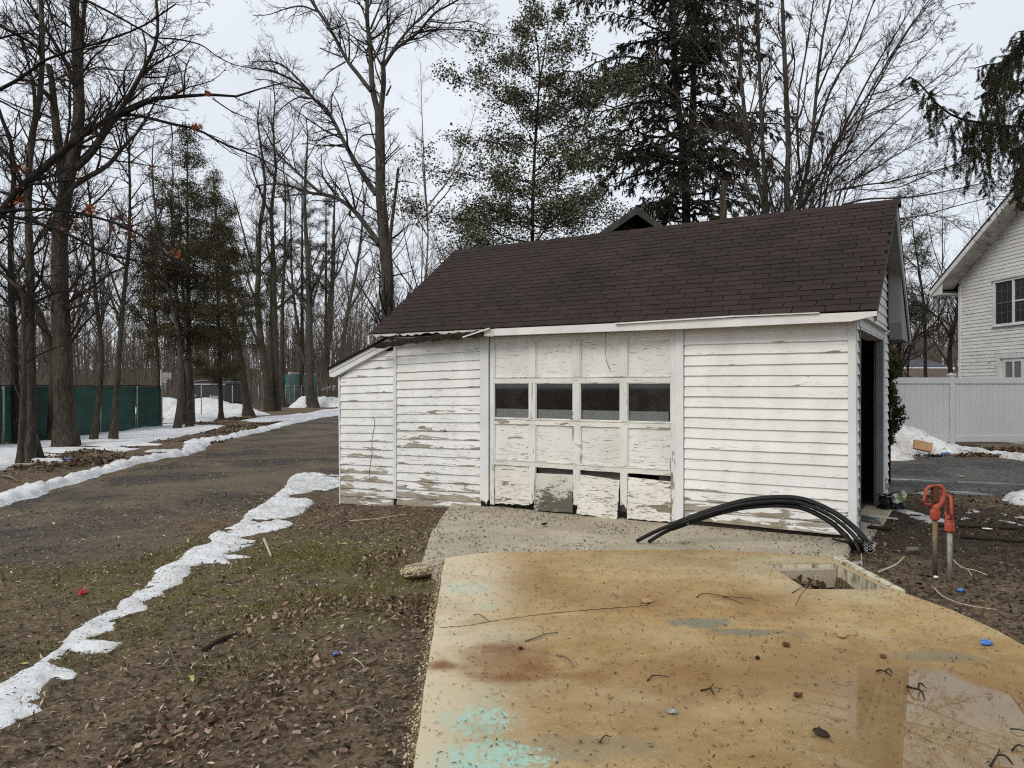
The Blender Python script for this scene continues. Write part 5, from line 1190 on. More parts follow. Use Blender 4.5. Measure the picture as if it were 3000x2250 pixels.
for s_ in (-1, 1):
    wq = MB(); rounded(wq, [(0.2, -0.11), (0.36, -0.10), (0.38, 0), (0.36, 0.10), (0.2, 0.11)], Matrix.Translation((s_*(tw-0.2), 2.2, 0.36)) @ Matrix.Rotation(PI/2, 4, 'Y'), 18); wo = wq.build('wheel', M['black'], tr, smooth=True)
p = MB(); p.box(-tw+0.1, tw-0.1, 0.3, 4.4, th0-0.18, th0-0.001); p.build('chassis', M['black'], tr)
# low utility trailer left of it
ux = pxy(555, 57); ut = thing('utility_trailer', 'low grey utility trailer left of the dark trailer', 'trailer', (ux, 57, -0.25))
p = MB(); p.box(-0.5, 0.5, 0, 2.4, 0.45, 1.15); p.build('body', M['old_board'], ut); p = MB(); p.box(-0.5, 0.5, -0.05, -0.002, 1.1, 1.16); p.build('white_strip', M['white_far'], ut)
for s_ in (-1, 1):
    wq = MB(); rounded(wq, [(0.15, -0.08), (0.3, -0.08), (0.3, 0.08), (0.15, 0.08)], Matrix.Translation((s_*0.4, 1.2, 0.3)) @ Matrix.Rotation(PI/2, 4, 'Y'), 14); wq.build('wheel', M['black'], ut)

CY = 70.0; cx0, cx1 = pxy(764, CY), pxy(853, CY)
ct = thing('shipping_container', 'teal steel shipping container behind the trunks', 'container', ((cx0+cx1)/2, CY, -0.25), math.radians(-8))
cw_ = (cx1-cx0)/2; chh = zpx(1091, CY)+0.25
def corrugated(x, y0, y1, z0, z1, d, step, flip):
    v = []; f = []; n = int((y1-y0)/step); pro = [0, 0, d, d]
    for i in range(n+1): v += [(x-flip*pro[i % 4], y0+(y1-y0)*i/n, z0), (x-flip*pro[i % 4], y0+(y1-y0)*i/n, z1)]
    return v, [(2*i, 2*i+2, 2*i+3, 2*i+1) for i in range(n)]
p = MB(); p.box(-cw_+0.05, cw_-0.05, 0.06, 6.0, 0.12, chh-0.05); p.build('body', M['teal'], ct)
p = MB(); p.add(*corrugated(cw_-0.005, 0.16, 5.95, 0.16, chh-0.16, 0.036, 0.07, 1)); p.build('side_panel', M['teal'], ct)
p = MB(); p.add(*corrugated(-cw_+0.005, 0.16, 5.95, 0.16, chh-0.16, 0.036, 0.07, -1)); p.build('side_panel', M['teal'], ct)
p = MB()
for x in (-cw_, cw_-0.14): p.box(x, x+0.14, -0.02, 0.15, 0.02, chh)
p.build('corner_post', M['jamb'], ct)
p = MB(); p.box(-cw_+0.141, cw_-0.141, -0.01, 0.15, chh-0.16, chh-0.01); p.build('header', M['roof_grey'], ct)
p = MB(); p.box(cw_-0.06, cw_+0.005, 0.151, 6.0, chh-0.14, chh); p.box(cw_-0.06, cw_+0.005, 0.151, 6.0, 0.02, 0.16); p.build('side_rail', M['white_far'], ct)
for x in (-cw_, cw_-0.18):
    p = MB(); p.box(x-0.01, x+0.19, -0.04, 0.16, chh-0.2, chh+0.02); p.build('corner_casting', M['white_far'], ct)
    p = MB(); p.box(x+0.05, x+0.13, -0.045, -0.041, chh-0.14, chh-0.05); p.build('casting_hole', M['black'], ct)
for a, b in ((-cw_+0.145, -0.005), (0.005, cw_-0.145)):
    p = MB(); p.box(a, b, 0.0, 0.055, 0.14, chh-0.165); dl = p.build('container_door', M['teal_dark'], ct, bevel=0.01)
    p = MB()
    for q in (0.3, 0.7): x = a+(b-a)*q; p.tube([(x, -0.03, 0.16), (x, -0.03, chh-0.2)], 0.018, 6)
    p.build('locking_bar', M['steel'], dl)
    p = MB()
    for zz in (0.5, 1.0, 1.6, 2.2): p.box(a+0.06, b-0.06, -0.012, -0.002, zz, zz+0.05)
    p.build('door_rib', M['roof_grey'], dl)

bx = pxy(481, 66); bh = thing('basketball_hoop', 'small basketball hoop on a pole beyond the chain link', 'hoop', (bx+0.1, 66, -0.25))
MB().tube([(0, 0, 0), (0, 0, 2.9)], 0.06, 8).build('pole', M['steel'], bh, smooth=True)
p = MB(); p.box(-0.2, 0.75, -0.5, -0.46, 2.4, 3.0); p.build('backboard', M['grey_metal'], bh)
p = MB(); p.tube([(0.3+0.23*math.cos(a*PI/8), -0.75+0.23*math.sin(a*PI/8), 2.55) for a in range(17)], 0.02, 5); p.build('rim', M['red'], bh)
p = MB()
for a in range(12): p.tube([(0.3+0.23*math.cos(a*PI/6), -0.75+0.23*math.sin(a*PI/6), 2.54), (0.3+0.12*math.cos((a+1)*PI/6), -0.75+0.12*math.sin((a+1)*PI/6), 2.1)], 0.012, 4)
p.build('net', M['white_far'], bh)

# gabled outbuilding behind the shed roof
OY = 17.0; ox = pxy(1864, OY); ob = thing('outbuilding', 'dark old outbuilding whose gable peak shows over the shed roof', 'outbuilding', (ox, OY, -0.1))
pk = zpx(606, OY)+0.1
p = MB(); pts = [(-2.4, 0), (2.4, 0), (2.4, pk-1.75), (0.0, pk-0.16), (-2.4, pk-1.75)]; p.prism(pts, 0.55, 6.0); p.build('wall', M['bark_dark'], ob)
for s_, wdt in ((-1, 2.5), (1, 2.5)):
    p = MB(); a = Vector((0, 0, pk)); b = Vector((s_*wdt, 0, pk-wdt*0.70)); v = [q+Vector((0, y, -d)) for y in (0.0, 6.2) for q, d in ((a, 0), (b, 0), (b, 0.05), (a, 0.05))]
    p.add(v, [(0, 1, 2, 3), (7, 6, 5, 4), (0, 4, 5, 1), (1, 5, 6, 2), (2, 6, 7, 3), (3, 7, 4, 0)]); ro = p.build('roof', M['roof_dark'], ob)
    p = MB(); v = [q+Vector((0, y, -d)) for y in (-0.03, 0.0) for q, d in ((a, 0.005), (b, 0.005), (b, 0.17), (a, 0.17))]
    p.add(v, [(0, 1, 2, 3), (7, 6, 5, 4), (0, 4, 5, 1), (1, 5, 6, 2), (2, 6, 7, 3), (3, 7, 4, 0)]); p.build('bargeboard', M['barge'], ro)

# ------------------------------------------------------------------ trees
def unit(a): return a/np.maximum(np.linalg.norm(a, axis=-1, keepdims=True), 1e-9)
def tubes(P, R, k):
    N, m, _ = P.shape
    T = unit(np.gradient(P, axis=1)); T0 = unit((P[:, -1]-P[:, 0]))
    ref = np.where((np.abs(T0[:, 2]) < 0.85)[:, None], np.array([0, 0, 1.0]), np.array([1.0, 0, 0]))[:, None, :]
    U = unit(np.cross(T, np.broadcast_to(ref, T.shape))); Vv = np.cross(T, U)
    a = np.arange(k)*2*np.pi/k
    ring = P[:, :, None, :]+R[:, :, None, None]*(np.cos(a)[None, None, :, None]*U[:, :, None, :]+np.sin(a)[None, None, :, None]*Vv[:, :, None, :])
    i = np.arange(N)[:, None, None]*m*k+np.arange(m-1)[None, :, None]*k; j = np.arange(k)[None, None, :]; j2 = (np.arange(k)+1)[None, None, :] % k
    F = np.stack([i+j, i+j2, i+k+j2, i+k+j], -1).reshape(-1, 4)
    return ring.reshape(-1, 3), F
def join(parts):
    Vs, Fs, o = [], [], 0
    for V, F in parts:
        Vs.append(V); Fs.append(F+o); o += len(V)
    return np.concatenate(Vs), np.concatenate(Fs)
def grow(P, R, n, L, ang, m, up, wig, tlo, thi, rng, rr=0.6, rmin=0.002, taper=0.35, flat=0.0):
    """children of every branch: n per branch, L = length per parent"""
    N, m0, _ = P.shape; n = np.broadcast_to(n, (N,)).astype(int); idx = np.repeat(np.arange(N), n); Mn = len(idx)
    t = rng.uniform(tlo, thi, Mn); f = t*(m0-1.001); i = f.astype(int); u = (f-i)[:, None]
    p = P[idx, i]*(1-u)+P[idx, i+1]*u; T = unit(P[idx, i+1]-P[idx, i]); r = (R[idx, i]*(1-u[:, 0])+R[idx, i+1]*u[:, 0])
    q = rng.normal(size=(Mn, 3)); q[:, 2] *= (1-flat); q = unit(q-(q*T).sum(1, keepdims=True)*T)
    a = np.radians(rng.uniform(ang[0], ang[1], Mn))[:, None]; d = unit(np.cos(a)*T+np.sin(a)*q)
    Ln = np.broadcast_to(L, (N,))[idx]*(1.15-0.75*t)*rng.uniform(0.55, 1.25, Mn)
    out = np.empty((Mn, m, 3)); out[:, 0] = p
    for k in range(1, m):
        d = unit(d+rng.normal(size=(Mn, 3))*wig+np.array([0, 0, up])); out[:, k] = out[:, k-1]+d*(Ln/(m-1))[:, None]
    rc = np.maximum(np.minimum(r*rr, Ln*0.02+0.001), rmin)
    RC = rc[:, None]*(1-(1-taper)*np.linspace(0, 1, m)[None])
    return out, RC, Ln
def limb_array(limbs, m=16):
    """limbs: (list of world points, r0, r1)"""
    P = np.stack([smooth_path(p, m) for p, a, b in limbs]); s = np.linspace(0, 1, m)
    R = np.stack([a*(1-s)+b*s for _, a, b in limbs]); return P, R
def px_limb(pts, Y, w0, w1, dy=0.0, toground=False):
    n = len(pts); L = [W(x, y, Y+dy*i/(n-1)) for i, (x, y) in enumerate(pts)]
    return (L, w0/2/FPX*Y, w1/2/FPX*Y)
def rough_trunk(P, R, k, seed, amp=0.12):
    V, F = tubes(P, R, k); c = np.repeat(P.reshape(-1, 3), k, 0); d = V-c
    return c+d*(1+amp*2*fnoise(V[:, 0]*1.0+V[:, 2]*0.6, V[:, 1]+V[:, 2]*0.5, 5.0, seed, 3))[:, None], F
def flare(P, R, h0, amt=0.9, hh=0.5):
    """root flare close to the ground"""
    z = P[:, :, 2]-h0; return R*(1+amt*np.clip(1-z/hh, 0, 1)**2)
def bare_tree(name, label, limbs, bm_, tm, seed, dens=2.2, l1=1.6, cnt=(6, 6, 0), up=0.06, wig=0.16, base=None, group=None, cat='tree', sub=(0.5, 0.5, 0.55), ang=(28, 65), t1=0.12, m=16, rmin=0.0034, fl=0.42, auto=0, autolen=0.34):
    rng = np.random.default_rng(seed)
    P, R = limb_array(limbs, m)
    if auto:
        H0 = np.linalg.norm(P[0, -1]-P[0, 0])
        Pa, Ra, La = grow(P[:1], R[:1], auto, H0*autolen, (22, 48), m, 0.035, 0.07, 0.32, 0.97, rng, 0.55, 0.012, 0.12)
        P = np.concatenate([P, Pa]); R = np.concatenate([R, Ra])
    b = Vector(base) if base is not None else Vector(limbs[0][0][0])
    tree = thing(name, label, cat, tuple(b), 0, group)
    o = np.array(b)
    R2 = flare(P, R, b.z, fl, 0.38)
    V, F = rough_trunk(P, R2, 10, seed); obj('trunk', mesh_np('trunk', V-o, F, True), bm_, tree)
    L = np.linalg.norm(np.diff(P, axis=1), axis=2).sum(1)
    thick = np.clip(R[:, 0]/0.05, 0.4, 1.0)
    n1 = np.maximum(1, (L*dens)).astype(int)
    P1, R1, L1 = grow(P, R, n1, l1*np.clip(L/4.0, 0.35, 1.15), ang, 7, up, wig, t1, 1.0, rng, 0.5, rmin*1.6)
    parts = [tubes(P1, R1, 4)]
    P2, R2, L2 = grow(P1, R1, cnt[0], L1*sub[0], ang, 4, up*0.6, wig*1.3, 0.15, 1.0, rng, 0.65, rmin*1.15); parts.append(tubes(P2, R2, 3))
    if cnt[1]:
        P3, R3, L3 = grow(P2, R2, cnt[1], L2*sub[1], ang, 3, up*0.4, wig*1.3, 0.1, 1.0, rng, 0.7, rmin); parts.append(tubes(P3, R3, 3))
    if cnt[2]:
        P4, R4, L4 = grow(P3, R3, cnt[2], L3*sub[2], ang, 2, 0.0, wig*1.3, 0.1, 1.0, rng, 0.7, rmin*0.85); parts.append(tubes(P4, R4, 3))
    V, F = join(parts); obj('crown', mesh_np('crown', V-o, F, True), tm, tree)
    return tree, (P1, P2)

def below(pts, Y, w=0.0):
    """adds a foot on the ground under the first point"""
    x, y = pts[0]; p = W(x, y, Y); return p
def gpt(px, py): return G(px, py)
def limb_from_ground(pts, w0, w1, Y=None, dy=0.0):
    g = G(*pts[0]); Yg = g.y if Y is None else Y
    L, a, b = px_limb(pts, Yg, w0, w1, dy); L[0] = Vector((L[0].x, L[0].y, float(hgt(L[0].x, L[0].y))-0.05)); return (L, a, b)

# --- left foreground group
t2 = limb_from_ground(c5((430, 1345), (415, 1100), (408, 800), (388, 400), (385, 100))+c1((395, 1450), (430, 1210), (480, 1010), (512, 800), (505, 500), (492, 250), (482, 0), (470, -350)), 60, 18)
Y2 = t2[0][0].y
limbs2 = [t2,
    px_limb(c1((420, 1260), (385, 1000), (352, 700), (335, 520), (312, 425)), Y2, 30, 16, 0.6),
    px_limb(c1((495, 1090), (600, 985), (700, 830), (820, 650), (930, 450), (1010, 280), (1022, 100), (1000, -80)), Y2, 19, 6, -1.0),
    px_limb(c1((515, 780), (520, 450), (540, 120), (560, -80)), Y2, 16, 12, 0.5),
    px_limb(c1((935, 440), (945, 300), (918, 185)), Y2-0.8, 7, 4),
    px_limb(c1((810, 680), (900, 610), (960, 550), (1090, 540)), Y2-0.6, 7, 2, -0.6),
    px_limb(c1((345, 640), (250, 560), (120, 500), (-30, 430)), Y2, 8, 3, -1),
    px_limb(c5((465, 265), (560, 330), (700, 480), (830, 640)), Y2, 5, 2, -0.8),
    px_limb(c1((500, 560), (600, 440), (760, 455), (960, 450), (1120, 430)), Y2, 5, 2, -0.8),
    px_limb(c1((500, 330), (620, 300), (760, 230), (900, 185)), Y2, 5, 2, -0.8)]
bare_tree('oak_tree', 'thickest furrowed trunk with a flared foot in the snow by the green fence', limbs2, M['bark_oak'], M['twig'], 101, dens=3.2, auto=5, l1=2.1, cnt=(6, 5, 3), group='bare trees along the green fence', t1=0.18)
t1b = limb_from_ground(c5((190, 1440), (206, 1200), (205, 900), (200, 500), (196, 100))+c1((186, 1500), (184, 1150), (208, 880), (250, 680), (272, 470), (272, 200), (264, -40), (258, -250)), 27, 13)
Y1 = t1b[0][0].y
limbs1 = [t1b, px_limb(c1((200, 900), (225, 720), (208, 520), (150, 290), (95, 180), (20, 70)), Y1, 11, 4, -0.6),
    px_limb(c1((232, 700), (245, 780), (272, 745)), Y1, 5, 3), px_limb(c1((255, 470), (180, 540), (100, 540), (0, 575)), Y1, 6, 3, -1),
    px_limb(c5((215, 390), (300, 350), (400, 310)), Y1, 4, 2, -0.4), px_limb(c1((290, 550), (420, 490), (560, 450), (700, 450)), Y1, 6, 2, -0.6)]
bare_tree('maple_tree', 'smooth grey trunk right of a thinner leaning twin, leftmost foreground', limbs1, M['bark_maple'], M['twig'], 102, dens=3.0, auto=5, autolen=0.25, l1=1.8, cnt=(6, 5, 3), group='bare trees along the green fence', t1=0.2)
t1a = limb_from_ground(c5((128, 1462), (142, 1200), (156, 900), (152, 600), (150, 360), (60, 270), (0, 205), (-80, 120)), 20, 8)
bare_tree('maple_tree', 'thinner trunk twinned with the smooth grey trunk and bending left', [t1a, px_limb(c5((150, 700), (140, 330), (100, 200), (60, 0)), t1a[0][0].y, 9, 4), px_limb(c5((165, 1120), (130, 1040), (80, 900), (50, 780)), t1a[0][0].y, 5, 3)], M['bark_maple'], M['twig'], 103, dens=2.4, l1=1.5, cnt=(6, 5, 2), group='bare trees along the green fence', t1=0.3)
lg = G(*c5((270, 1435))[0]); MB().tube([lg+Vector((0, 0, 0.05)), W(*c5((232, 1300))[0], 17.9), W(*c5((222, 1250))[0], 17.9)], [0.06, 0.05, 0.045], 8)
tag(MB().tube([(lg.x, lg.y, lg.z+0.02), tuple(W(*c5((240, 1320))[0], lg.y+0.1)), tuple(W(*c5((228, 1270))[0], lg.y+0.2))], [0.085, 0.075, 0.06], 9).build('stump', M['bark_grey'], None, smooth=True), 'short broken trunk propped beside the leftmost trees', 'stump')
t5 = limb_from_ground(c5((98, 1325), (96, 1100), (92, 700), (76, 400), (68, 0))+c1((70, 1500), (92, 1080), (72, 930), (20, 790), (-30, 640)), 25, 9)
bare_tree('dark_tree', 'nearly black trunk close in front of the green fence', [t5, px_limb(c1((88, 1000), (150, 1075), (180, 930), (300, 820)), t5[0][0].y, 5, 2), px_limb(c5((80, 260), (40, 200), (-40, 120)), t5[0][0].y, 10, 5), px_limb(c1((30, 800), (90, 900), (110, 760), (160, 640)), t5[0][0].y, 5, 2)], M['bark_dark'], M['twig'], 104, dens=2.6, auto=4, autolen=0.25, l1=1.8, cnt=(6, 5, 2), group='bare trees along the green fence', t1=0.3)
t3 = limb_from_ground(c5((605, 1305), (632, 1100), (660, 800), (642, 560), (612, 300), (600, 0))+c1((602, 1600), (590, 1400), (572, 1200), (535, 1050)), 19, 4)
bare_tree('young_tree', 'slender trunk with a curve between the thick oak and its neighbour', [t3], M['bark_maple'], M['twig'], 105, dens=2.8, auto=5, autolen=0.25, l1=1.5, cnt=(6, 5, 2), group='bare trees along the green fence', t1=0.35, fl=0.5)
t4 = limb_from_ground(c5((732, 1305), (755, 1020), (772, 740), (800, 400), (830, 100))+c1((836, 1600), (842, 1200), (835, 1000), (838, 880), (800, 770)), 20, 4)
limbs4 = [t4]+[px_limb(c1(*p), t4[0][0].y, 4, 1.5, 0.3) for p in (((838, 1150), (760, 1040), (640, 980), (560, 950)), ((840, 960), (900, 830), (960, 730)), ((838, 1060), (960, 960), (1080, 900)), ((842, 1300), (930, 1180), (1040, 1040)), ((835, 1000), (780, 850), (730, 760)))]
bare_tree('young_tree', 'slender straight trunk at the right end of the snow patch', limbs4, M['bark_maple'], M['twig'], 106, dens=2.6, auto=6, autolen=0.25, l1=1.5, cnt=(6, 5, 2), group='bare trees along the green fence', t1=0.35, fl=0.5)
l5 = limb_from_ground(c5((345, 1290), (352, 900), (330, 720), (280, 560), (235, 440)), 36, 18, Y=25.6)
bare_tree('leaning_tree', 'leaning trunk half hidden behind the thick oak', [l5, px_limb(c5((240, 450), (150, 330), (60, 250)), 25.6, 12, 5)], M['bark_oak'], M['twig'], 107, dens=1.5, l1=1.2, cnt=(5, 4, 0), group='bare trees along the green fence', t1=0.6)
# tree out of the frame on the left whose limbs reach across
YT = 15.5; b0 = Vector((pxy(-260, YT), YT, float(hgt(-12, YT))-0.05))
limbs0 = [([b0, b0+Vector((0.05, 0, 2.2)), W(*c1((-430, 1500))[0], YT), W(*c1((-400, 600))[0], YT), W(*c1((-380, -300))[0], YT)], 0.26, 0.12),
    px_limb(c1((-440, 1620), (-200, 1530), (0, 1388), (160, 1192), (320, 1062), (480, 912), (640, 812), (742, 752), (900, 690), (1050, 626), (1250, 625), (1400, 610), (1520, 625), (1640, 600), (1760, 540), (1860, 530)), YT, 32, 2.5, 0.6),
    px_limb(c1((742, 752), (880, 745), (1100, 800), (1280, 840), (1450, 932), (1659, 1012), (1860, 1130), (2050, 1280)), YT+0.3, 10, 2, 0.5),
    px_limb(c1((-420, 1500), (-200, 1400), (40, 1368), (250, 1355), (450, 1370), (700, 1430), (850, 1490), (1000, 1580), (1120, 1680), (1300, 1770)), YT, 15, 3, -0.5),
    px_limb(c1((-420, 1420), (-150, 1390), (100, 1410), (300, 1462), (450, 1522), (600, 1602), (720, 1660))+c5((800, 120), (1000, 165), (1200, 210)), YT, 14, 3, -0.3),
    px_limb(c1((-420, 760), (-150, 640), (0, 580), (150, 495), (300, 385), (520, 312), (700, 258), (900, 182), (1020, 108), (1140, 25)), YT, 13, 4, -0.4),
    px_limb(c1((-420, 0), (-100, 110), (60, 200), (130, 235), (240, 310), (290, 420)), YT, 14, 6, 0.3),
    px_limb(c1((-400, 300), (-100, 270), (90, 225), (200, 215), (380, 270)), YT, 11, 3, 0.3),
    px_limb(c1((-380, -250), (200, -120), (540, -5), (740, 95), (900, 185), (1000, 245), (1120, 350), (1170, 460), (1190, 600)), YT, 11, 3, 0.3),
    px_limb(c1((1000, 245), (1150, 255), (1300, 290), (1400, 360), (1520, 420), (1659, 445)), YT+0.2, 5, 2),
    px_limb(c1((1040, 612), (1085, 480), (1110, 390), (1160, 360)), YT+0.4, 5, 2),
    px_limb(c1((480, 950), (600, 950), (780, 975), (920, 1040), (1000, 1085)), YT+0.3, 6, 2),
    px_limb(c1((1380, 640), (1500, 720), (1620, 770), (1760, 830)), YT+0.5, 4, 1.5),
    px_limb(c1((290, -30), (340, 120), (400, 300), (398, 420)), YT+0.3, 7, 3)]
oak0, (q1, q2) = bare_tree('overhanging_tree', 'tree just outside the left edge with long limbs reaching across', limbs0, M['bark_dark'], M['twig'], 108, dens=3.6, l1=1.7, cnt=(6, 5, 3), base=b0, up=0.03, t1=0.2, sub=(0.48, 0.5, 0.55))
# withered leaves that still hang on
rng = np.random.default_rng(5); nl = []
def cards(ctr, ln, wd, rng, flat=0.0, ax_=None, fold=0.3):
    n = len(ctr); a = unit(rng.normal(size=(n, 3))*np.array([1, 1, 1-flat])) if ax_ is None else unit(ax_)
    b = rng.normal(size=(n, 3)); b[:, 2] *= (1-flat); b = unit(b-(b*a).sum(1, keepdims=True)*a); c = np.cross(a, b)
    ln = np.broadcast_to(ln, (n,))[:, None]; wd = np.broadcast_to(wd, (n,))[:, None]
    V = np.stack([ctr-a*ln/2, ctr+b*wd/2+c*wd*fold, ctr+a*ln/2, ctr-b*wd/2+c*wd*fold], 1).reshape(-1, 3)
    F = np.arange(n*4).reshape(-1, 4); return V, F, np.repeat(rng.uniform(0, 1, n), 4)
ctrs = []
for px, py, n, s_ in ((235, 480, 0, 0), (1275, 820, 12, 14), (100, 1310, 16, 40), (120, 1090, 9, 28), (285, 1295, 6, 18), (580, 1365, 16, 26), (770, 1425, 18, 36), (870, 1500, 9, 30), (500, 1470, 12, 40), (760, 1520, 8, 30), (620, 1350, 4, 20), (120, 1250, 6, 30), (1085, 1610, 8, 20), (1140, 1640, 8, 22), (975, 1085, 4, 8), (1340, 605, 6, 15), (1140, 600, 5, 12)):
    for _ in range(n):
        x, y = c1((px+rng.normal()*s_, py+rng.normal()*s_*0.8))[0]; ctrs.append(W(x, y, YT+rng.normal()*0.25))
Vl, Fl, rl = cards(np.array(ctrs), rng.uniform(0.08, 0.15, len(ctrs)), rng.uniform(0.06, 0.10, len(ctrs)), rng)
lo = obj('leaves', mesh_np('leaves', Vl-np.array(b0), Fl, False, rl), M['oakleaf'], oak0); lo['label'] = 'few withered russet leaves still hanging'; lo['kind'] = 'stuff'

# --- middle distance, left
def simple(name, label, pts, w0, w1, m_, tm, seed, extra=(), group='bare trees beyond the drive', **kw):
    t = limb_from_ground(pts, w0, w1); Y = t[0][0].y
    return bare_tree(name, label, [t]+[px_limb(p, Y, a, b, dy) for p, a, b, dy in extra], m_, tm, seed, group=group, **kw)
simple('young_tree', 'left trunk of the close pair at the end of the green screen', c5((1148, 1230), (1172, 1000), (1165, 700), (1130, 500), (1095, 340), (1060, 100))+c1((1040, 1600), (1000, 1300), (985, 1050), (1000, 850)), 19, 2, M['bark_grey'], M['twig'], 120, dens=2.0, auto=7, l1=1.6, cnt=(6, 5, 2), t1=0.35)
simple('young_tree', 'right trunk of the close pair, dividing as it rises', c5((1188, 1208), (1196, 1000), (1170, 780), (1150, 500), (1130, 200), (1120, 0), (1110, -250), (1130, -450)), 20, 2, M['bark_oak'], M['twig'], 121, dens=1.8, auto=6, l1=1.8, cnt=(6, 5, 2), t1=0.4)
simple('young_tree', 'thin trunk just right of the close pair', c5((1250, 1206), (1245, 950), (1215, 650), (1195, 450), (1170, 150), (1165, -150), (1150, -350)), 12, 1.8, M['bark_grey'], M['twig'], 122, dens=2.0, auto=5, l1=1.6, cnt=(6, 5, 0), t1=0.4)
simple('forked_tree', 'left stem of the big double trunk by the container', c6((88, 1118), (68, 900), (30, 650), (10, 400), (20, 100))+c2((20, 1500), (60, 1250), (40, 1000), (10, 800), (25, 650)), 24, 2.5, M['bark_oak'], M['twig'], 123, dens=1.5, auto=8, l1=2.3, cnt=(7, 5, 0), t1=0.3, extra=[(c6((40, 750), (-60, 500), (-150, 300), (-250, 200)), 9, 4, 0)])
simple('forked_tree', 'right stem of the big double trunk by the container', c6((130, 1114), (128, 800), (118, 450), (112, 150))+c2((110, 1600), (100, 1350), (130, 1100), (110, 850), (125, 650), (110, 520)), 22, 2.5, M['bark_oak'], M['twig'], 124, dens=1.5, auto=8, l1=2.3, cnt=(7, 5, 0), t1=0.3, extra=[(c6((125, 460), (220, 380), (330, 250), (420, 60)), 9, 3, 0), (c6((115, 300), (180, 150), (220, 0)), 9, 4, 0), (c2((100, 1400), (30, 1250), (-40, 1050)), 7, 3, 0)])
simple('woodland_tree', 'short dark trunk right behind the big double trunk', c6((178, 1090), (170, 900), (168, 700), (172, 400), (185, 100), (190, -250), (175, -500)), 16, 2.5, M['bark_oak'], M['twig'], 125, dens=1.3, auto=7, l1=2.0, cnt=(6, 5, 0), t1=0.5)
simple('broken_trunk', 'tall split grey trunk with a torn hollow foot by the snow heap', c6((370, 1095), (352, 980), (345, 700), (345, 400), (335, 100))+c2((330, 1600), (315, 1350), (320, 1150), (335, 900), (325, 760)), 27, 2.5, M['bark_grey'], M['twig'], 126, dens=1.5, auto=8, l1=2.3, cnt=(7, 5, 0), t1=0.35, extra=[(c6((350, 880), (310, 780), (270, 660), (240, 580)), 14, 10, 0), (c6((345, 480), (400, 300), (440, 100)), 8, 4, 0)])
simple('woodland_tree', 'broad dark trunk between broken trunk and the lean-to', c6((452, 1040), (455, 800), (480, 500), (500, 200), (505, -150), (520, -420)), 24, 2.5, M['bark_oak'], M['twig_grey'], 127, dens=1.5, auto=8, l1=2.4, cnt=(7, 5, 0), t1=0.35)
simple('woodland_tree', 'leaning trunk just left of the lean-to eave', c6((520, 1050), (545, 850), (590, 500), (640, 250), (680, 0), (700, -220), (730, -400)), 17, 2.5, M['bark_grey'], M['twig_grey'], 128, dens=1.5, auto=8, l1=2.4, cnt=(7, 5, 0), t1=0.35, extra=[(c6((600, 470), (680, 330), (740, 200)), 8, 3, 0)])
simple('woodland_tree', 'slim trunk showing between broken trunk and double trunk', c6((300, 1060), (290, 700), (260, 500), (230, 200), (225, -150), (200, -400)), 12, 2, M['bark_grey'], M['twig_grey'], 129, dens=1.3, auto=7, l1=2.3, cnt=(7, 5, 0), t1=0.35)

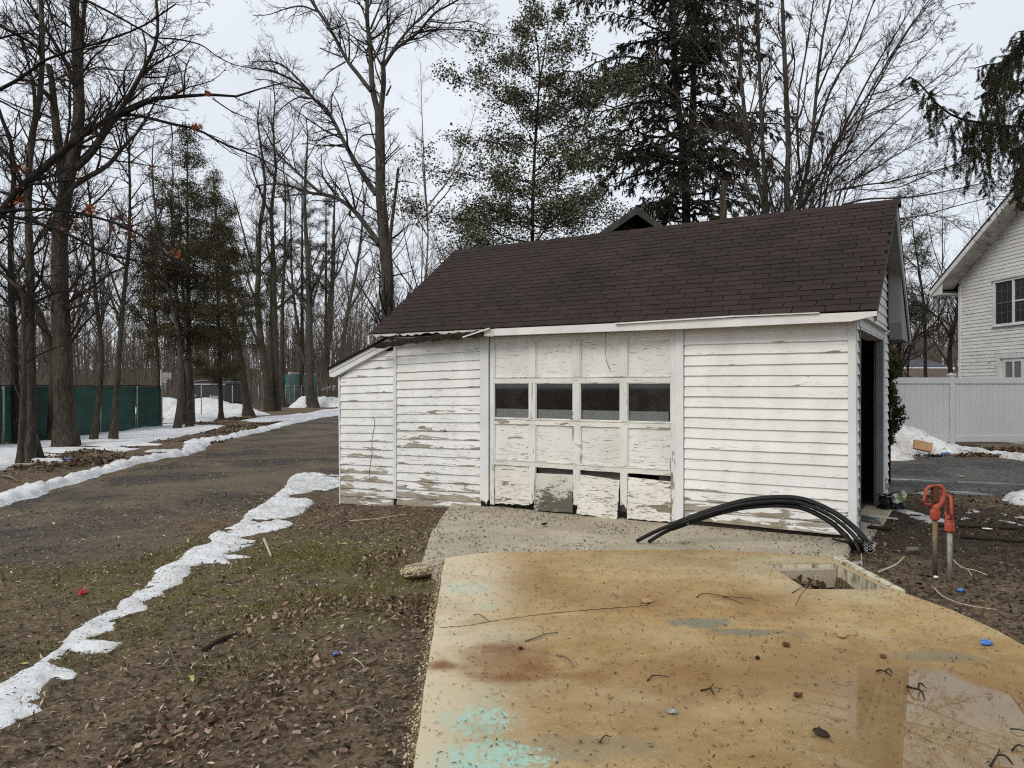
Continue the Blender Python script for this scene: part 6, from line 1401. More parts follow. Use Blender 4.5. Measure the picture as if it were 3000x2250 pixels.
# --- big tree behind the shed's left end
Y9 = 28.0
b9 = Vector((pxy(1142, Y9), Y9, -0.3))
trunk9 = [b9]+[W(*p, Y9) for p in c6((858, 700), (852, 450), (850, 200), (828, 0))+c2((826, 1500), (806, 1220), (805, 950), (800, 720))]
limbs9 = [(trunk9, 42/2/FPX*Y9, 27/2/FPX*Y9)]+[px_limb(c2(*p), Y9, a, b, d) for p, a, b, d in (
    (((798, 760), (762, 610), (748, 480), (740, 300), (722, 150), (720, 0), (712, -250)), 19, 8, 0.4), (((806, 740), (826, 560), (824, 430), (815, 400)), 17, 13, -0.2),
    (((822, 440), (900, 322), (1000, 250), (1060, 200), (1150, 92), (1250, 32), (1380, -40)), 11, 4, -1.2), (((832, 410), (940, 250), (1060, 120), (1190, 0), (1260, -120)), 8, 4, -0.6),
    (((1050, 208), (1200, 190), (1350, 195), (1500, 215), (1680, 245)), 5, 1.5, -0.8), (((1110, 135), (1250, 150), (1400, 140), (1560, 205)), 5, 1.5, -0.6),
    (((820, 420), (855, 230), (850, 100), (862, -40)), 8, 4, 0.4), (((815, 430), (775, 350), (745, 275)), 7, 5, 0), (((742, 190), (790, 70), (835, -40)), 7, 3, 0), (((722, 165), (690, 60), (635, -30)), 6, 3, 0.4),
    (((870, 170), (930, 90), (1000, 40), (1100, -20)), 4, 1.5, 0.3), (((745, 590), (660, 480), (590, 390), (520, 260), (450, 140), (380, 40), (320, -60)), 13, 7, 0.8),
    (((395, 75), (300, 40), (200, 55), (80, 95), (-20, 100)), 6, 1.5, 0.4), (((580, 400), (470, 470), (420, 540)), 5, 2, 0.3), (((560, 370), (480, 340), (415, 312)), 5, 3, 0.3),
    (((778, 1260), (700, 1140), (620, 1010), (560, 900), (510, 800), (450, 700), (370, 640), (300, 560), (200, 500), (100, 460), (-40, 440)), 16, 4, 1.0),
    (((345, 590), (220, 460), (120, 400), (-30, 400)), 7, 2, 0.5), (((370, 640), (280, 630), (180, 690), (80, 800)), 5, 1.5, 0.3), (((310, 575), (200, 560), (90, 520), (0, 515)), 5, 2, 0.3), (((365, 655), (300, 690), (270, 790)), 4, 2, 0),
    (((795, 1580), (720, 1470), (640, 1370), (540, 1290), (450, 1262), (350, 1250), (240, 1210), (120, 1190), (0, 1205)), 17, 4, 1.0), (((420, 1255), (240, 1092), (130, 980), (60, 850), (30, 800)), 9, 3, 0.6), (((350, 1250), (200, 1270), (50, 1290)), 6, 2, 0.3),
    (((775, 940), (745, 830), (735, 795), (660, 820), (560, 860)), 5, 2, 0.3), (((775, 870), (690, 880), (650, 950), (630, 1050)), 5, 2, 0.3), (((770, 1015), (700, 1060), (560, 1090)), 4, 1.5, 0.2), (((845, 620), (875, 555)), 7, 4, 0), (((810, 540), (775, 440), (765, 330)), 5, 3, 0))]
bare_tree('maple_tree', 'large bare tree with forking limbs rising behind the shed left end', limbs9, M['bark_grey'], M['twig'], 130, dens=3.6, l1=2.1, cnt=(6, 5, 3), base=b9, up=0.02, t1=0.22, sub=(0.5, 0.5, 0.55), m=18)
sg_ = [W(*p, 27.2) for p in c2((868, 1620), (884, 1420), (905, 1250), (921, 1095))]
sgb = Vector((sg_[0].x, sg_[0].y, -0.3))
sn = thing('dead_snag', 'thin dead pole with a jagged top beside the large tree', 'dead tree', tuple(sgb))
Ps, Rs = limb_array([([sgb]+sg_, 0.10, 0.05)], 16); Vs, Fs = rough_trunk(Ps, Rs, 8, 3, 0.2); obj('trunk', mesh_np('trunk', Vs-np.array(sgb), Fs, True), M['bark_snag'], sn)
MB().tube([p-sgb for p in [W(*q, 27.2) for q in c2((912, 1178), (950, 1172), (985, 1178), (1040, 1188), (1062, 1225))]], [0.022, 0.02, 0.018, 0.015, 0.008], 6).build('branch', M['bark_snag'], sn)
MB().tube([p-sgb for p in [W(*q, 27.2) for q in c2((921, 1100), (927, 1080))]], [0.05, 0.008], 6).build('jagged_top', M['bark_snag'], sn)
sy = 14.5; sp_ = [W(*p, sy) for p in c3((1372, 1430), (1360, 1330), (1366, 1250), (1380, 1175))]; sb_ = Vector((sp_[0].x, sy, -0.05))
ds = thing('dead_stub', 'dark broken stub of a trunk standing behind the shed ridge', 'dead tree', tuple(sb_))
Ps, Rs = limb_array([([sb_]+sp_, 0.10, 0.055)], 16); Vs, Fs = rough_trunk(Ps, Rs, 8, 3, 0.3); obj('trunk', mesh_np('trunk', Vs-np.array(sb_), Fs, True), M['bark_snag'], ds)

# --- multi-stemmed maple behind the shed ridge
Y12 = 17.0; b12 = Vector((pxy(2365, Y12), Y12, -0.08))
def st(pts, a, b, d=0.0, root=True):
    L, r0, r1 = px_limb(c4(*pts), Y12, a, b, d)
    if root: L = [b12+(Vector((L[0].x, L[0].y, -0.08))-b12)*0.45]+L
    return (L, r0*(1.15 if root else 1), r1)
def st3(pts, a, b, d=0.0, root=True):
    L, r0, r1 = px_limb(c3(*pts), Y12, a, b, d)
    if root: L = [b12+(Vector((L[0].x, L[0].y, -0.08))-b12)*0.45]+L
    return (L, r0, r1)
limbs12 = [st(((125, 1390), (132, 1100), (128, 800), (112, 500), (100, 200), (92, 0), (80, -300)), 21, 9, 0.3),
    st(((200, 1370), (252, 1120), (292, 850), (320, 520), (360, 200), (405, 0), (460, -200)), 17, 5, -0.4),
    st(((230, 1370), (330, 1150), (420, 950), (530, 790), (650, 620), (760, 420), (900, 200), (1060, -20)), 13, 3, -0.8),
    st(((330, 1365), (420, 1010), (480, 860), (600, 785), (780, 690), (950, 610), (1100, 500), (1260, 380), (1330, 280)), 10, 2, -1.2),
    st(((300, 1365), (420, 1200), (560, 1040), (720, 900), (860, 760), (1010, 640), (1180, 560)), 9, 2, -0.8),
    st(((420, 1345), (560, 1180), (720, 1080), (900, 960), (1080, 880), (1260, 790)), 8, 2, 0.5),
    st(((440, 1335), (700, 1210), (900, 1150), (1250, 1060), (1420, 1000)), 9, 2, 0.8),
    st(((470, 1335), (760, 1250), (1000, 1150), (1180, 1080), (1400, 960)), 7, 2, -0.5),
    st(((150, 1380), (210, 1150), (190, 900), (200, 600), (262, 250), (300, -40)), 10, 4, 0.2),
    st(((360, 1350), (440, 1100), (520, 950), (700, 560), (830, 330), (960, 120), (1060, 0)), 9, 2.5, -0.6),
    st(((290, 900), (430, 530), (560, 330), (650, 100), (720, -80)), 8, 3, -0.3, False), st(((440, 930), (600, 610), (720, 390), (840, 200), (960, 0)), 7, 2.5, -0.4, False),
    st(((310, 640), (400, 420), (500, 200), (560, -40)), 6, 3, 0.3, False), st(((560, 800), (700, 720), (860, 700), (960, 620)), 4, 1.5, -0.3, False), st(((650, 620), (830, 560), (980, 400), (1120, 260), (1220, 230)), 4, 1.2, -0.5, False),
    st(((760, 420), (860, 300), (1000, 240), (1150, 60), (1290, 20)), 4, 1.2, -0.5, False),
    st(((480, 1330), (640, 1290), (900, 1280), (1150, 1240), (1380, 1190), (1560, 1160)), 6, 2, -2.0, False),
    st(((490, 1345), (740, 1420), (980, 1400), (1200, 1340), (1450, 1280), (1640, 1270)), 5, 1.6, -2.5, False),
    st3(((1640, 1390), (1545, 1000), (1490, 560), (1462, 150), (1430, -120)), 18, 8, 0.5), st3(((1655, 1390), (1620, 850), (1600, 350), (1588, -60)), 15, 9, 0.2),
    st3(((1600, 1390), (1400, 1200), (1180, 1050), (950, 985)), 6, 2, 0.8), st3(((1560, 1300), (1440, 1020), (1290, 850), (1140, 690), (1010, 560), (930, 420)), 7, 2, 0.8, False), st3(((1545, 900), (1430, 620), (1290, 420), (1180, 260), (1060, 130)), 7, 2, 0.6, False),
    st3(((1500, 640), (1380, 440), (1330, 120), (1290, -60)), 7, 3, 0.4, False), st3(((1580, 1200), (1350, 1180), (1120, 1240), (960, 1220)), 4, 1.5, 0.8, False)]
bare_tree('multi_stem_tree', 'many stemmed bare tree fanning out over the shed roof to the right', limbs12, M['bark_grey'], M['twig_grey'], 140, dens=3.2, l1=1.75, cnt=(6, 5, 3), base=b12, up=0.02, t1=0.25, sub=(0.5, 0.5, 0.55), ang=(18, 48))

# --- evergreens
def along(P, n, rng, lo=0.2, hi=1.0):
    N, m, _ = P.shape; idx = np.repeat(np.arange(N), n); t = rng.uniform(lo, hi, len(idx))*(m-1.001); i = t.astype(int); u = (t-i)[:, None]
    return P[idx, i]*(1-u)+P[idx, i+1]*u, unit(P[idx, i+1]-P[idx, i]), idx
def evergreen(name, label, base, ztop, trunks, prof, nb, m_bark, m_leaf, seed, kind, zlow, group=None, cat='tree', rise=0.15, droop=0.0, leaf=(0.06, 0.035), nl=8, cnt=(12, 5), sub=(0.38, 0.5), gaps=0.25, jit=0.05):
    rng = np.random.default_rng(seed); o = np.array(base); tree = thing(name, label, cat, tuple(base), 0, group)
    P, R = limb_array(trunks, 24); V, F = rough_trunk(P, flare(P, R, base[2], 0.6, 0.5), 10, seed); obj('trunk', mesh_np('trunk', V-o, F, True), m_bark, tree)
    zc = np.linspace(0, 1, 200); pc_ = np.cumsum([(1.3 if kind == 'holly' and name == 'cedar_tree' else 0.55)*prof(0.3, 0)+prof(q, 0) for q in zc]); zz = zlow+(ztop-zlow)*np.sort(np.interp(rng.uniform(0, pc_[-1], nb), pc_, zc)); az = np.cumsum(np.full(nb, 2.4))+rng.normal(size=nb)*0.5
    L = np.array([prof((z-zlow)/(ztop-zlow), a) for z, a in zip(zz, az)])*rng.uniform(1-gaps*1.6, 1+gaps*0.5, nb); L = np.maximum(L, 0.15)
    tz = P[0][:, 2]; cx = np.interp(zz, tz, P[0][:, 0]); cy = np.interp(zz, tz, P[0][:, 1]); tr_ = np.interp(zz, tz, R[0])
    m = 9; s = np.linspace(0, 1, m); B = np.zeros((nb, m, 3)); hdir = np.stack([np.cos(az), np.sin(az)], 1)
    wob = np.cumsum(rng.normal(size=(nb, m, 3))*0.03, axis=1)*L[:, None, None]; wob[:, 0] = 0
    up_t = 0.9*((zz-zlow)/(ztop-zlow))**3
    B[:, :, :2] = np.stack([cx, cy], 1)[:, None]+hdir[:, None]*(L[:, None]*s)[:, :, None]
    B[:, :, 2] = zz[:, None]+L[:, None]*((rise+up_t)[:, None]*s[None] if np.ndim(rise) else (rise+up_t)[:, None]*s[None])-droop*L[:, None]*s[None]**2
    B += wob
    RB_ = np.maximum(np.minimum(tr_*0.45, 0.012+L*0.011), 0.004)[:, None]*(1-0.8*s)[None]
    parts = [tubes(B, RB_, 5)]; nk = np.maximum(3, np.round(cnt[0]*L/L.mean())).astype(int)
    if kind == 'spruce':
        P2, R2, L2 = grow(B, RB_, nk, np.maximum(L*sub[0], 0.25), (35, 75), 5, -0.16, 0.10, 0.12, 1.0, rng, 0.6, 0.003, flat=0.75)
        P3, R3, L3 = grow(P2, R2, cnt[1], np.maximum(L2*sub[1], 0.18), (20, 70), 3, -0.6, 0.12, 0.05, 1.0, rng, 0.7, 0.0022)
    else:
        P2, R2, L2 = grow(B, RB_, nk, np.maximum(L*sub[0], 0.25), (25, 70), 5, 0.03, 0.12, 0.22, 1.0, rng, 0.6, 0.003, flat=0.75)
        P3, R3, L3 = grow(P2, R2, cnt[1], np.maximum(L2*sub[1], 0.12), (25, 70), 3, 0.04, 0.16, 0.2, 1.0, rng, 0.7, 0.002)
    parts += [tubes(P2, R2, 3), tubes(P3, R3, 3)]
    V, F = join(parts); obj('branches', mesh_np('branches', V-o, F, True), m_bark, tree)
    allc, allt, _ = along(P3, nl, rng, 0.1, 1.0); c2_, t2_, _ = along(P2, nl, rng, 0.35, 1.0)
    if kind == 'spruce':
        ax_ = unit(np.concatenate([allt, t2_])*1.0+rng.normal(size=(len(allt)+len(t2_), 3))*0.55); ctr = np.concatenate([allc, c2_])
    else:
        ctr = np.concatenate([allc, c2_])+rng.normal(size=(len(allc)+len(c2_), 3))*jit; ax_ = None
    n = len(ctr); V, F, r = cards(ctr, rng.uniform(leaf[0]*0.7, leaf[0]*1.3, n), rng.uniform(leaf[1]*0.7, leaf[1]*1.3, n), rng, 0.3 if kind == 'holly' else 0.0, ax_)
    obj('crown', mesh_np('crown', V-o, F, False, r), m_leaf, tree)
    return tree, ctr
def tr_px(pts, Y, w0, w1):
    L, a, b = px_limb(pts, Y, w0, w1); L[0] = Vector((L[0].x, Y, -0.1)); return (L, a, b)
def ev_prof(pts):
    z = [p[0] for p in pts]; r = [p[1] for p in pts]; return lambda f, a: float(np.interp(f, z, r))
Yh = 21.0
th_ = tr_px(c3((128, 1700), (132, 1500), (140, 1150), (158, 800), (178, 500), (165, 300), (112, 20)), Yh, 21, 2)
k_ = Yh/FPX
evergreen('holly_tree', 'tall open holly with small glossy leaves behind the shed left of centre', (th_[0][0].x, Yh, -0.1), zpx(8, Yh), [th_, px_limb(c3((178, 520), (205, 380), (228, 200), (235, 70)), Yh, 6, 1.5)],
    ev_prof([(0, 355*k_), (0.25, 385*k_), (0.42, 360*k_), (0.55, 290*k_), (0.66, 235*k_), (0.8, 170*k_), (0.9, 85*k_), (1, 14*k_)]), 78, M['bark_dark'], M['holly'], 150, 'holly', 2.6, rise=0.22, droop=0.10, leaf=(0.082, 0.05), nl=6, cnt=(18, 5), sub=(0.36, 0.5), gaps=0.40, jit=0.11)
Ys = 26.0; k_ = Ys/FPX
ts_ = tr_px(c3((1132, 1600), (1130, 1440), (1112, 1000), (1066, 600), (1034, 0), (1020, -400), (1010, -900)), Ys, 37, 6)
evergreen('spruce_tree', 'tall dark spruce with a double trunk behind the shed roof', (ts_[0][0].x, Ys, -0.1), zpx(-420, Ys), [ts_, px_limb(c3((1140, 1060), (1165, 800), (1180, 400), (1186, 0), (1190, -500)), Ys, 22, 8)],
    ev_prof([(0, 250*k_), (0.2, 330*k_), (0.45, 345*k_), (0.6, 310*k_), (0.8, 210*k_), (1, 15*k_)]), 165, M['bark_dark'], M['spruce'], 151, 'spruce', zpx(650, Ys), rise=0.18, droop=0.34, leaf=(0.19, 0.040), nl=5, cnt=(13, 5), sub=(0.30, 0.45), gaps=0.35)
# cedars and pines in the middle distance
def cedar(px, ybase, ytop, wpx, seed, label, lean=0, low=0.25, nb=90, kind='holly', leafm='cedar', leaf=(0.11, 0.04), w0=18, name='cedar_tree', grp='cedars beyond the drive', prof=None, nl=5):
    g = G(px, ybase); Y = g.y; k = Y/FPX; xt = px+lean
    tk = ([Vector((g.x, Y, g.z-0.05)), W(px+lean*0.35, (ybase*2+ytop)/3, Y), W(px+lean*0.8, (ybase+ytop*2)/3, Y), W(xt, ytop, Y)], w0/2*k, 1.0*k)
    zt = zpx(ytop, Y); zl = g.z+(zt-g.z)*low
    evergreen(name, label, tuple(tk[0][0]), zt, [tk], prof or ev_prof([(0, wpx*1.05*k), (0.25, wpx*1.35*k), (0.6, wpx*1.05*k), (0.85, wpx*0.5*k), (1, 0.2)]), nb, M['bark_cedar'], M[leafm], seed, kind, zl, group=grp, rise=0.35, droop=0.25, leaf=leaf, nl=nl, cnt=(9, 5), sub=(0.34, 0.5), gaps=0.6, jit=0.13)
cedar(556, 1252, 385, 110, 160, 'tallest pointed dark cedar between the slim trunks', lean=-8, low=0.22, nb=125)
cedar(728, 1218, 500, 95, 161, 'leaning reddish cedar trunk with a dark crown by the chain link', lean=-105, low=0.26, nb=110, w0=26)
cedar(648, 1230, 560, 90, 162, 'dark cedar between the tallest cedar and the leaning one', lean=-15, low=0.16, nb=100, w0=14)
cedar(470, 1238, 640, 80, 163, 'low ragged cedar above the end of the green screen', lean=-25, low=0.30, nb=56, w0=12)
for i, (px, yb, yt, w_, lb) in enumerate(((885, 1188, 478, 75, 'tall thin pine with scattered dark tufts above the container'), (955, 1180, 560, 60, 'small dark pine seen between bare limbs left of the big tree'), (795, 1190, 610, 60, 'dark pine tufts low behind the double trunk'))):
    cedar(px, yb, yt, w_, 170+i, lb, low=0.40, nb=46, leafm='pine', leaf=(0.20, 0.03), w0=14, name='pine_tree', grp='pines beyond the drive', prof=ev_prof([(0, w_*0.9*57/FPX), (0.5, w_*1.3*57/FPX), (0.9, w_*0.8*57/FPX), (1, 0.4)]), nl=4)
# right background behind the vinyl fence
g_ = Vector((pxy(2634, 33), 33, -0.05)); k_ = 33/FPX
evergreen('pine_tree', 'soft needled pine between the shed gable and the white house', tuple(g_), zpx(560, 33), [([g_, W(2634, 1000, 33), W(2640, 850, 33), W(2632, 640, 33), W(2638, 560, 33)], 9*k_, 0.4*k_)], ev_prof([(0, 60*k_), (0.3, 110*k_), (0.7, 90*k_), (1, 14*k_)]), 34, M['bark_dark'], M['pine'], 180, 'holly', zpx(1010, 33), rise=0.15, droop=0.15, leaf=(0.20, 0.028), nl=4, cnt=(8, 5), gaps=0.5, jit=0.12)
def rb(name, label, pts, Y, w0, w1, seed, extra=(), **kw):
    L, a, b = px_limb(pts, Y, w0, w1); L = [Vector((L[0].x, Y, -0.1))]+L
    kw.setdefault('dens', 2.0); kw.setdefault('l1', 1.8); kw.setdefault('cnt', (6, 5, 0)); kw.setdefault('auto', 7)
    return bare_tree(name, label, [(L, a, b)]+[px_limb(p, Y, c, d, e) for p, c, d, e in extra], M['bark_dark'], M['twig'], seed, group='bare trees beyond the vinyl fence', **kw)
rb('bare_tree', 'dark crooked trunk with a burl at the white house corner', c8((1185, 540), (1175, 460), (1185, 330), (1225, 150), (1240, 20), (1260, -150)), 31, 17, 8, 190, extra=[(c8((1180, 300), (1120, 200), (1030, 120), (900, 60)), 5, 2, -0.5), (c8((1230, 60), (1190, -60), (1120, -180)), 5, 2, 0.3)], t1=0.35)
rb('bare_tree', 'bare tree with a long limb rising right beside the soft pine', c8((860, 560), (890, 400), (960, 300), (1060, 240), (1120, 150), (1180, 0)), 36, 10, 3, 191, t1=0.25)
rb('bare_tree', 'thin bare tree low behind the blue house window', c8((905, 540), (930, 350), (1000, 200), (1050, 50)), 40, 7, 3, 192, t1=0.25)
rb('bare_tree', 'bare tree right behind the shed rear eave', c8((800, 560), (790, 200), (770, -100), (780, -350), (760, -600)), 38, 12, 1.5, 193, t1=0.3)
rb('bare_tree', 'pale bare tree filling the sky over the vinyl fence', c8((1020, 540), (1010, 100), (960, -250), (930, -500), (950, -650)), 44, 12, 1.5, 194, l1=2.4, t1=0.3, cnt=(7, 6, 0))
# arborvitae by the shed's far corner
ga = Vector((pxy(2600, 12.6), 12.6, -0.05)); rng = np.random.default_rng(33)
av = thing('arborvitae', 'narrow brown green arborvitae against the shed rear corner', 'shrub', tuple(ga))
MB().tube([(0, 0, 0), (0.02, 0, 1.0), (0, 0, 2.25)], [0.05, 0.035, 0.008], 7).build('trunk', M['bark_dark'], av, smooth=True)
nb = 420; zz = rng.uniform(0.62, 2.3, nb); aa = rng.uniform(0, 2*PI, nb); rr = (0.16+0.10*np.sin(zz*7)+0.08*rng.uniform(-1, 1, nb))*np.clip((2.45-zz)*2, 0.2, 1)
end = np.stack([np.cos(aa)*rr, np.sin(aa)*rr, zz+0.10], 1); st_ = np.stack([np.cos(aa)*0.02, np.sin(aa)*0.02, zz-0.08], 1)
Pb = st_[:, None]+(end-st_)[:, None]*np.linspace(0, 1, 4)[None, :, None]
cc, tt, _ = along(Pb, 26, rng, 0.45, 1.0); V, F, r = cards(cc+rng.normal(size=cc.shape)*0.018, 0.045, 0.022, rng); obj('crown', mesh_np('crown', V, F, False, r), M['arbor'], av)
# creeper over the outbuilding gable
rng = np.random.default_rng(44); pts_ = []
for _ in range(2600):
    u = rng.uniform(-1, 1); x = u*2.3; zt = pk-0.15-abs(x)*0.70
    pts_.append((x, 0.45+rng.uniform(-0.05, 0.1), zt-rng.exponential(0.35)-0.3*(x > 0)))
V, F, r = cards(np.array(pts_), 0.10, 0.07, rng); obj('creeper', mesh_np('creeper', V, F, False, r), M['ivy'], ob)

# --- Norway spruce just off the right edge, hanging branches in view
YN = 8.6; bN = Vector((pxy(3230, YN), YN+0.3, -0.05)); rng = np.random.default_rng(55)
ns = thing('norway_spruce', 'near spruce at the right edge with long hanging needle sprays', 'tree', tuple(bN))
tp_ = smooth_path([bN, bN+Vector((0.02, 0, 3)), bN+Vector((0, 0, 8)), bN+Vector((0, 0, 11))], 16); Vs, Fs = rough_trunk(tp_[None], np.linspace(0.20, 0.03, 16)[None], 10, 4); obj('trunk', mesh_np('trunk', Vs-np.array(bN), Fs, True), M['bark_dark'], ns)
def nl_(pts, Y0, Y1, w0, w1): 
    n = len(pts); return ([bN+Vector((0, 0, W(0, pts[0][1], Y0).z+0.15))]+[W(x, y, Y0+(Y1-Y0)*i/(n-1)) for i, (x, y) in enumerate(pts)], w0/2/FPX*Y0, w1/2/FPX*Y0)
cE = lambda *p: [(2640+x/2.961, 60+y/2.961) for x, y in p]
mains = [nl_(cE((1250, 930), (1050, 920), (900, 915), (760, 895), (600, 872), (470, 835), (380, 780), (300, 715), (215, 610), (130, 520), (75, 490)), YN, YN-0.5, 11, 4),
    nl_(cE((1300, 150), (1160, 230), (1050, 290), (950, 330), (860, 400), (800, 500), (760, 600), (720, 720)), YN+0.2, YN-0.2, 11, 4),
    nl_(cE((1300, 160), (1150, 240), (1060, 270), (1000, 320), (900, 370), (760, 380), (640, 415)), YN+0.4, YN+0.1, 8, 3),
    nl_(cE((1350, 60), (1200, 120), (1080, 170), (960, 210)), YN+0.3, YN, 8, 3), nl_(cE((1350, -60), (1200, 30), (1100, 80), (1010, 100)), YN+0.2, YN, 8, 3),
    nl_(cE((1300, 1150), (1180, 1180), (1080, 1250), (1010, 1330)), YN+0.3, YN, 8, 3), nl_(cE((1300, 640), (1180, 700), (1080, 760), (1040, 880)), YN+0.5, YN+0.2, 7, 3),
    nl_(cE((1300, 400), (1180, 480), (1100, 500), (1020, 540)), YN+0.6, YN+0.4, 7, 3), nl_(cE((1300, 1000), (1200, 1000), (1100, 1040), (1000, 1120)), YN+0.6, YN+0.2, 7, 3)]
Pm, Rm = limb_array(mains, 20)
parts = [tubes(Pm, Rm, 7)]
P1, R1, L1 = grow(Pm, Rm, np.array([52, 58, 44, 26, 24, 30, 30, 28, 30]), 0.36, (25, 100), 7, -0.42, 0.07, 0.20, 1.0, rng, 0.35, 0.0025, 0.5, flat=0.5)
# long hanging tails: (px, py, length m)
tails = []
for px, py, ln, nn in ((420, 900, 0.55, 4), (600, 880, 0.85, 7), (560, 880, 0.7, 4), (760, 900, 1.05, 7), (790, 900, 0.9, 4), (300, 760, 0.55, 4), (230, 700, 0.35, 3), (640, 890, 0.6, 4), (700, 900, 0.45, 5), (820, 560, 0.75, 7), (760, 640, 0.5, 6), (880, 430, 0.7, 6), (840, 780, 0.4, 6), (700, 780, 0.35, 5), (960, 900, 0.55, 5), (1010, 1000, 0.75, 5), (1040, 1100, 0.8, 7), (950, 380, 0.55, 5), (1040, 420, 0.7, 5), (900, 920, 0.4, 5), (470, 850, 0.45, 3), (1045, 1300, 0.6, 6), (1000, 1350, 0.3, 4), (880, 880, 0.35, 5)):
    for k in range(nn):
        x, y = cE((px+rng.normal()*16, py+rng.normal()*10))[0]; p = W(x, y, YN-0.15+rng.normal()*0.12); l_ = ln*rng.uniform(0.6, 1.1)
        q = [np.array(p)]; d = np.array([rng.normal()*0.15, rng.normal()*0.15, -1.0])
        for _ in range(6): d = unit(d+rng.normal(size=3)*0.10+np.array([0, 0, -0.15])); q.append(q[-1]+d*l_/6)
        tails.append(q)
PT = np.array(tails); RT = np.tile(np.linspace(0.004, 0.002, 7), (len(PT), 1))
PA = np.concatenate([P1, PT]); RA = np.concatenate([R1, RT]); LA = np.linalg.norm(np.diff(PA, axis=1), axis=2).sum(1)
P2, R2, L2 = grow(PA, RA, np.maximum(2, (LA*8).astype(int)), 0.13, (20, 60), 5, -0.12, 0.08, 0.15, 1.0, rng, 0.7, 0.0018, 0.6)
parts += [tubes(PA, RA, 4), tubes(P2, R2, 3)]
V, F = join(parts); obj('branches', mesh_np('branches', V-np.array(bN), F, True), M['bark_dark'], ns)
ca, ta, _ = along(PA, 150, rng, 0.10, 1.0); cb_, tb_, _ = along(P2, 46, rng, 0.0, 1.0)
ctr = np.concatenate([ca, cb_]); tn = np.concatenate([ta, tb_]); q = rng.normal(size=ctr.shape); q = unit(q-(q*tn).sum(1, keepdims=True)*tn); ax_ = unit(tn*0.8+q); n = len(ctr)
V, F, r = cards(ctr+ax_*0.012, rng.uniform(0.022, 0.036, n), 0.0058, rng, 0, ax_, 0.1); obj('crown', mesh_np('crown', V-np.array(bN), F, False, r), M['spruce_near'], ns)
print('near spruce needles', n)

# --- woodland beyond: shared meshes, one tree object each
def far_variant(seed, H, r0, spread, forks):
    rng = np.random.default_rng(seed)
    limbs = []; lean = rng.normal(0, 0.07, 2); wz = rng.uniform(0.2, 0.5)
    main = [Vector((lean[0]*z+wz*math.sin(z*0.42+seed), lean[1]*z+wz*math.sin(z*0.31+2*seed), z)) for z in np.linspace(-0.2, H, 7)]; limbs.append((main, r0, r0*0.12))
    for k in range(forks):
        z = rng.uniform(0.25, 0.75)*H; a = rng.uniform(0, 2*PI); l = rng.uniform(0.28, 0.6)*H*spread; p = Vector((lean[0]*z+wz*math.sin(z*0.42+seed), lean[1]*z+wz*math.sin(z*0.31+2*seed), z))
        limbs.append(([p, p+Vector((math.cos(a)*l*0.35, math.sin(a)*l*0.35, l*0.4)), p+Vector((math.cos(a)*l*0.6, math.sin(a)*l*0.6, l*0.95))], r0*0.45, r0*0.08))
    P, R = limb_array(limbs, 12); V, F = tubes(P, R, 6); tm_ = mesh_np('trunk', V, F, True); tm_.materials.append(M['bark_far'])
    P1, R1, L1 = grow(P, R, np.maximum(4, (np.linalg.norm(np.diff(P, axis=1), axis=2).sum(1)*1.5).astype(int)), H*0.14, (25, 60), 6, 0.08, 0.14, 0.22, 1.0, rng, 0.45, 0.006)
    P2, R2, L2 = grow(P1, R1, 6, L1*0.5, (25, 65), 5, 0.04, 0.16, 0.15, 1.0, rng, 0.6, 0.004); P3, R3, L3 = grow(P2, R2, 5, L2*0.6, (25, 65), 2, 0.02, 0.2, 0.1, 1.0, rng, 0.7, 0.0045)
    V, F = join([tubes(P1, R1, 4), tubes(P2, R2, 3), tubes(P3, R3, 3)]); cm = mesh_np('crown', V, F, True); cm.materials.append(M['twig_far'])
    return tm_, cm
FV = [far_variant(900+i, [15, 18, 13, 16, 20, 11][i], [0.10, 0.13, 0.08, 0.12, 0.15, 0.065][i], [1, 0.9, 0.8, 1.1, 0.9, 0.8][i], [7, 8, 6, 8, 9, 6][i]) for i in range(6)]
def far_tree(x, y, k, s, rz, label, group):
    o = thing('woodland_tree', label, 'tree', (x, y, float(hgt(x, y))), rz, group); o.scale = (s, s, s*random.uniform(0.9, 1.1))
    obj('trunk', FV[k][0], None, o); obj('crown', FV[k][1], None, o)
rng = np.random.default_rng(77)
for i in range(78):
    Y = rng.uniform(54, 108)**1.0; px = rng.uniform(-160, 1240)
    if Y < 62 and (440 < px < 1010): Y += 14
    far_tree(pxy(px, Y), Y, int(rng.integers(0, 6)), rng.uniform(0.75, 1.12), rng.uniform(0, 6.3), 'bare woodland tree far behind the green fence, trailer and container', 'far woodland on the left')
for i in range(30):
    Y = rng.uniform(66, 105); px = rng.uniform(2560, 3120)
    far_tree(pxy(px, Y), Y, int(rng.integers(0, 6)), rng.uniform(0.7, 1.0), rng.uniform(0, 6.3), 'bare tree far beyond the blue house and vinyl fence', 'far trees on the right')
for i in range(24):
    Y = rng.uniform(45, 80); px = rng.uniform(1250, 2560)
    far_tree(pxy(px, Y), Y, int(rng.integers(0, 6)), rng.uniform(0.55, 0.75), rng.uniform(0, 6.3), 'bare tree low behind the shed and its roof line', 'far trees behind the shed')
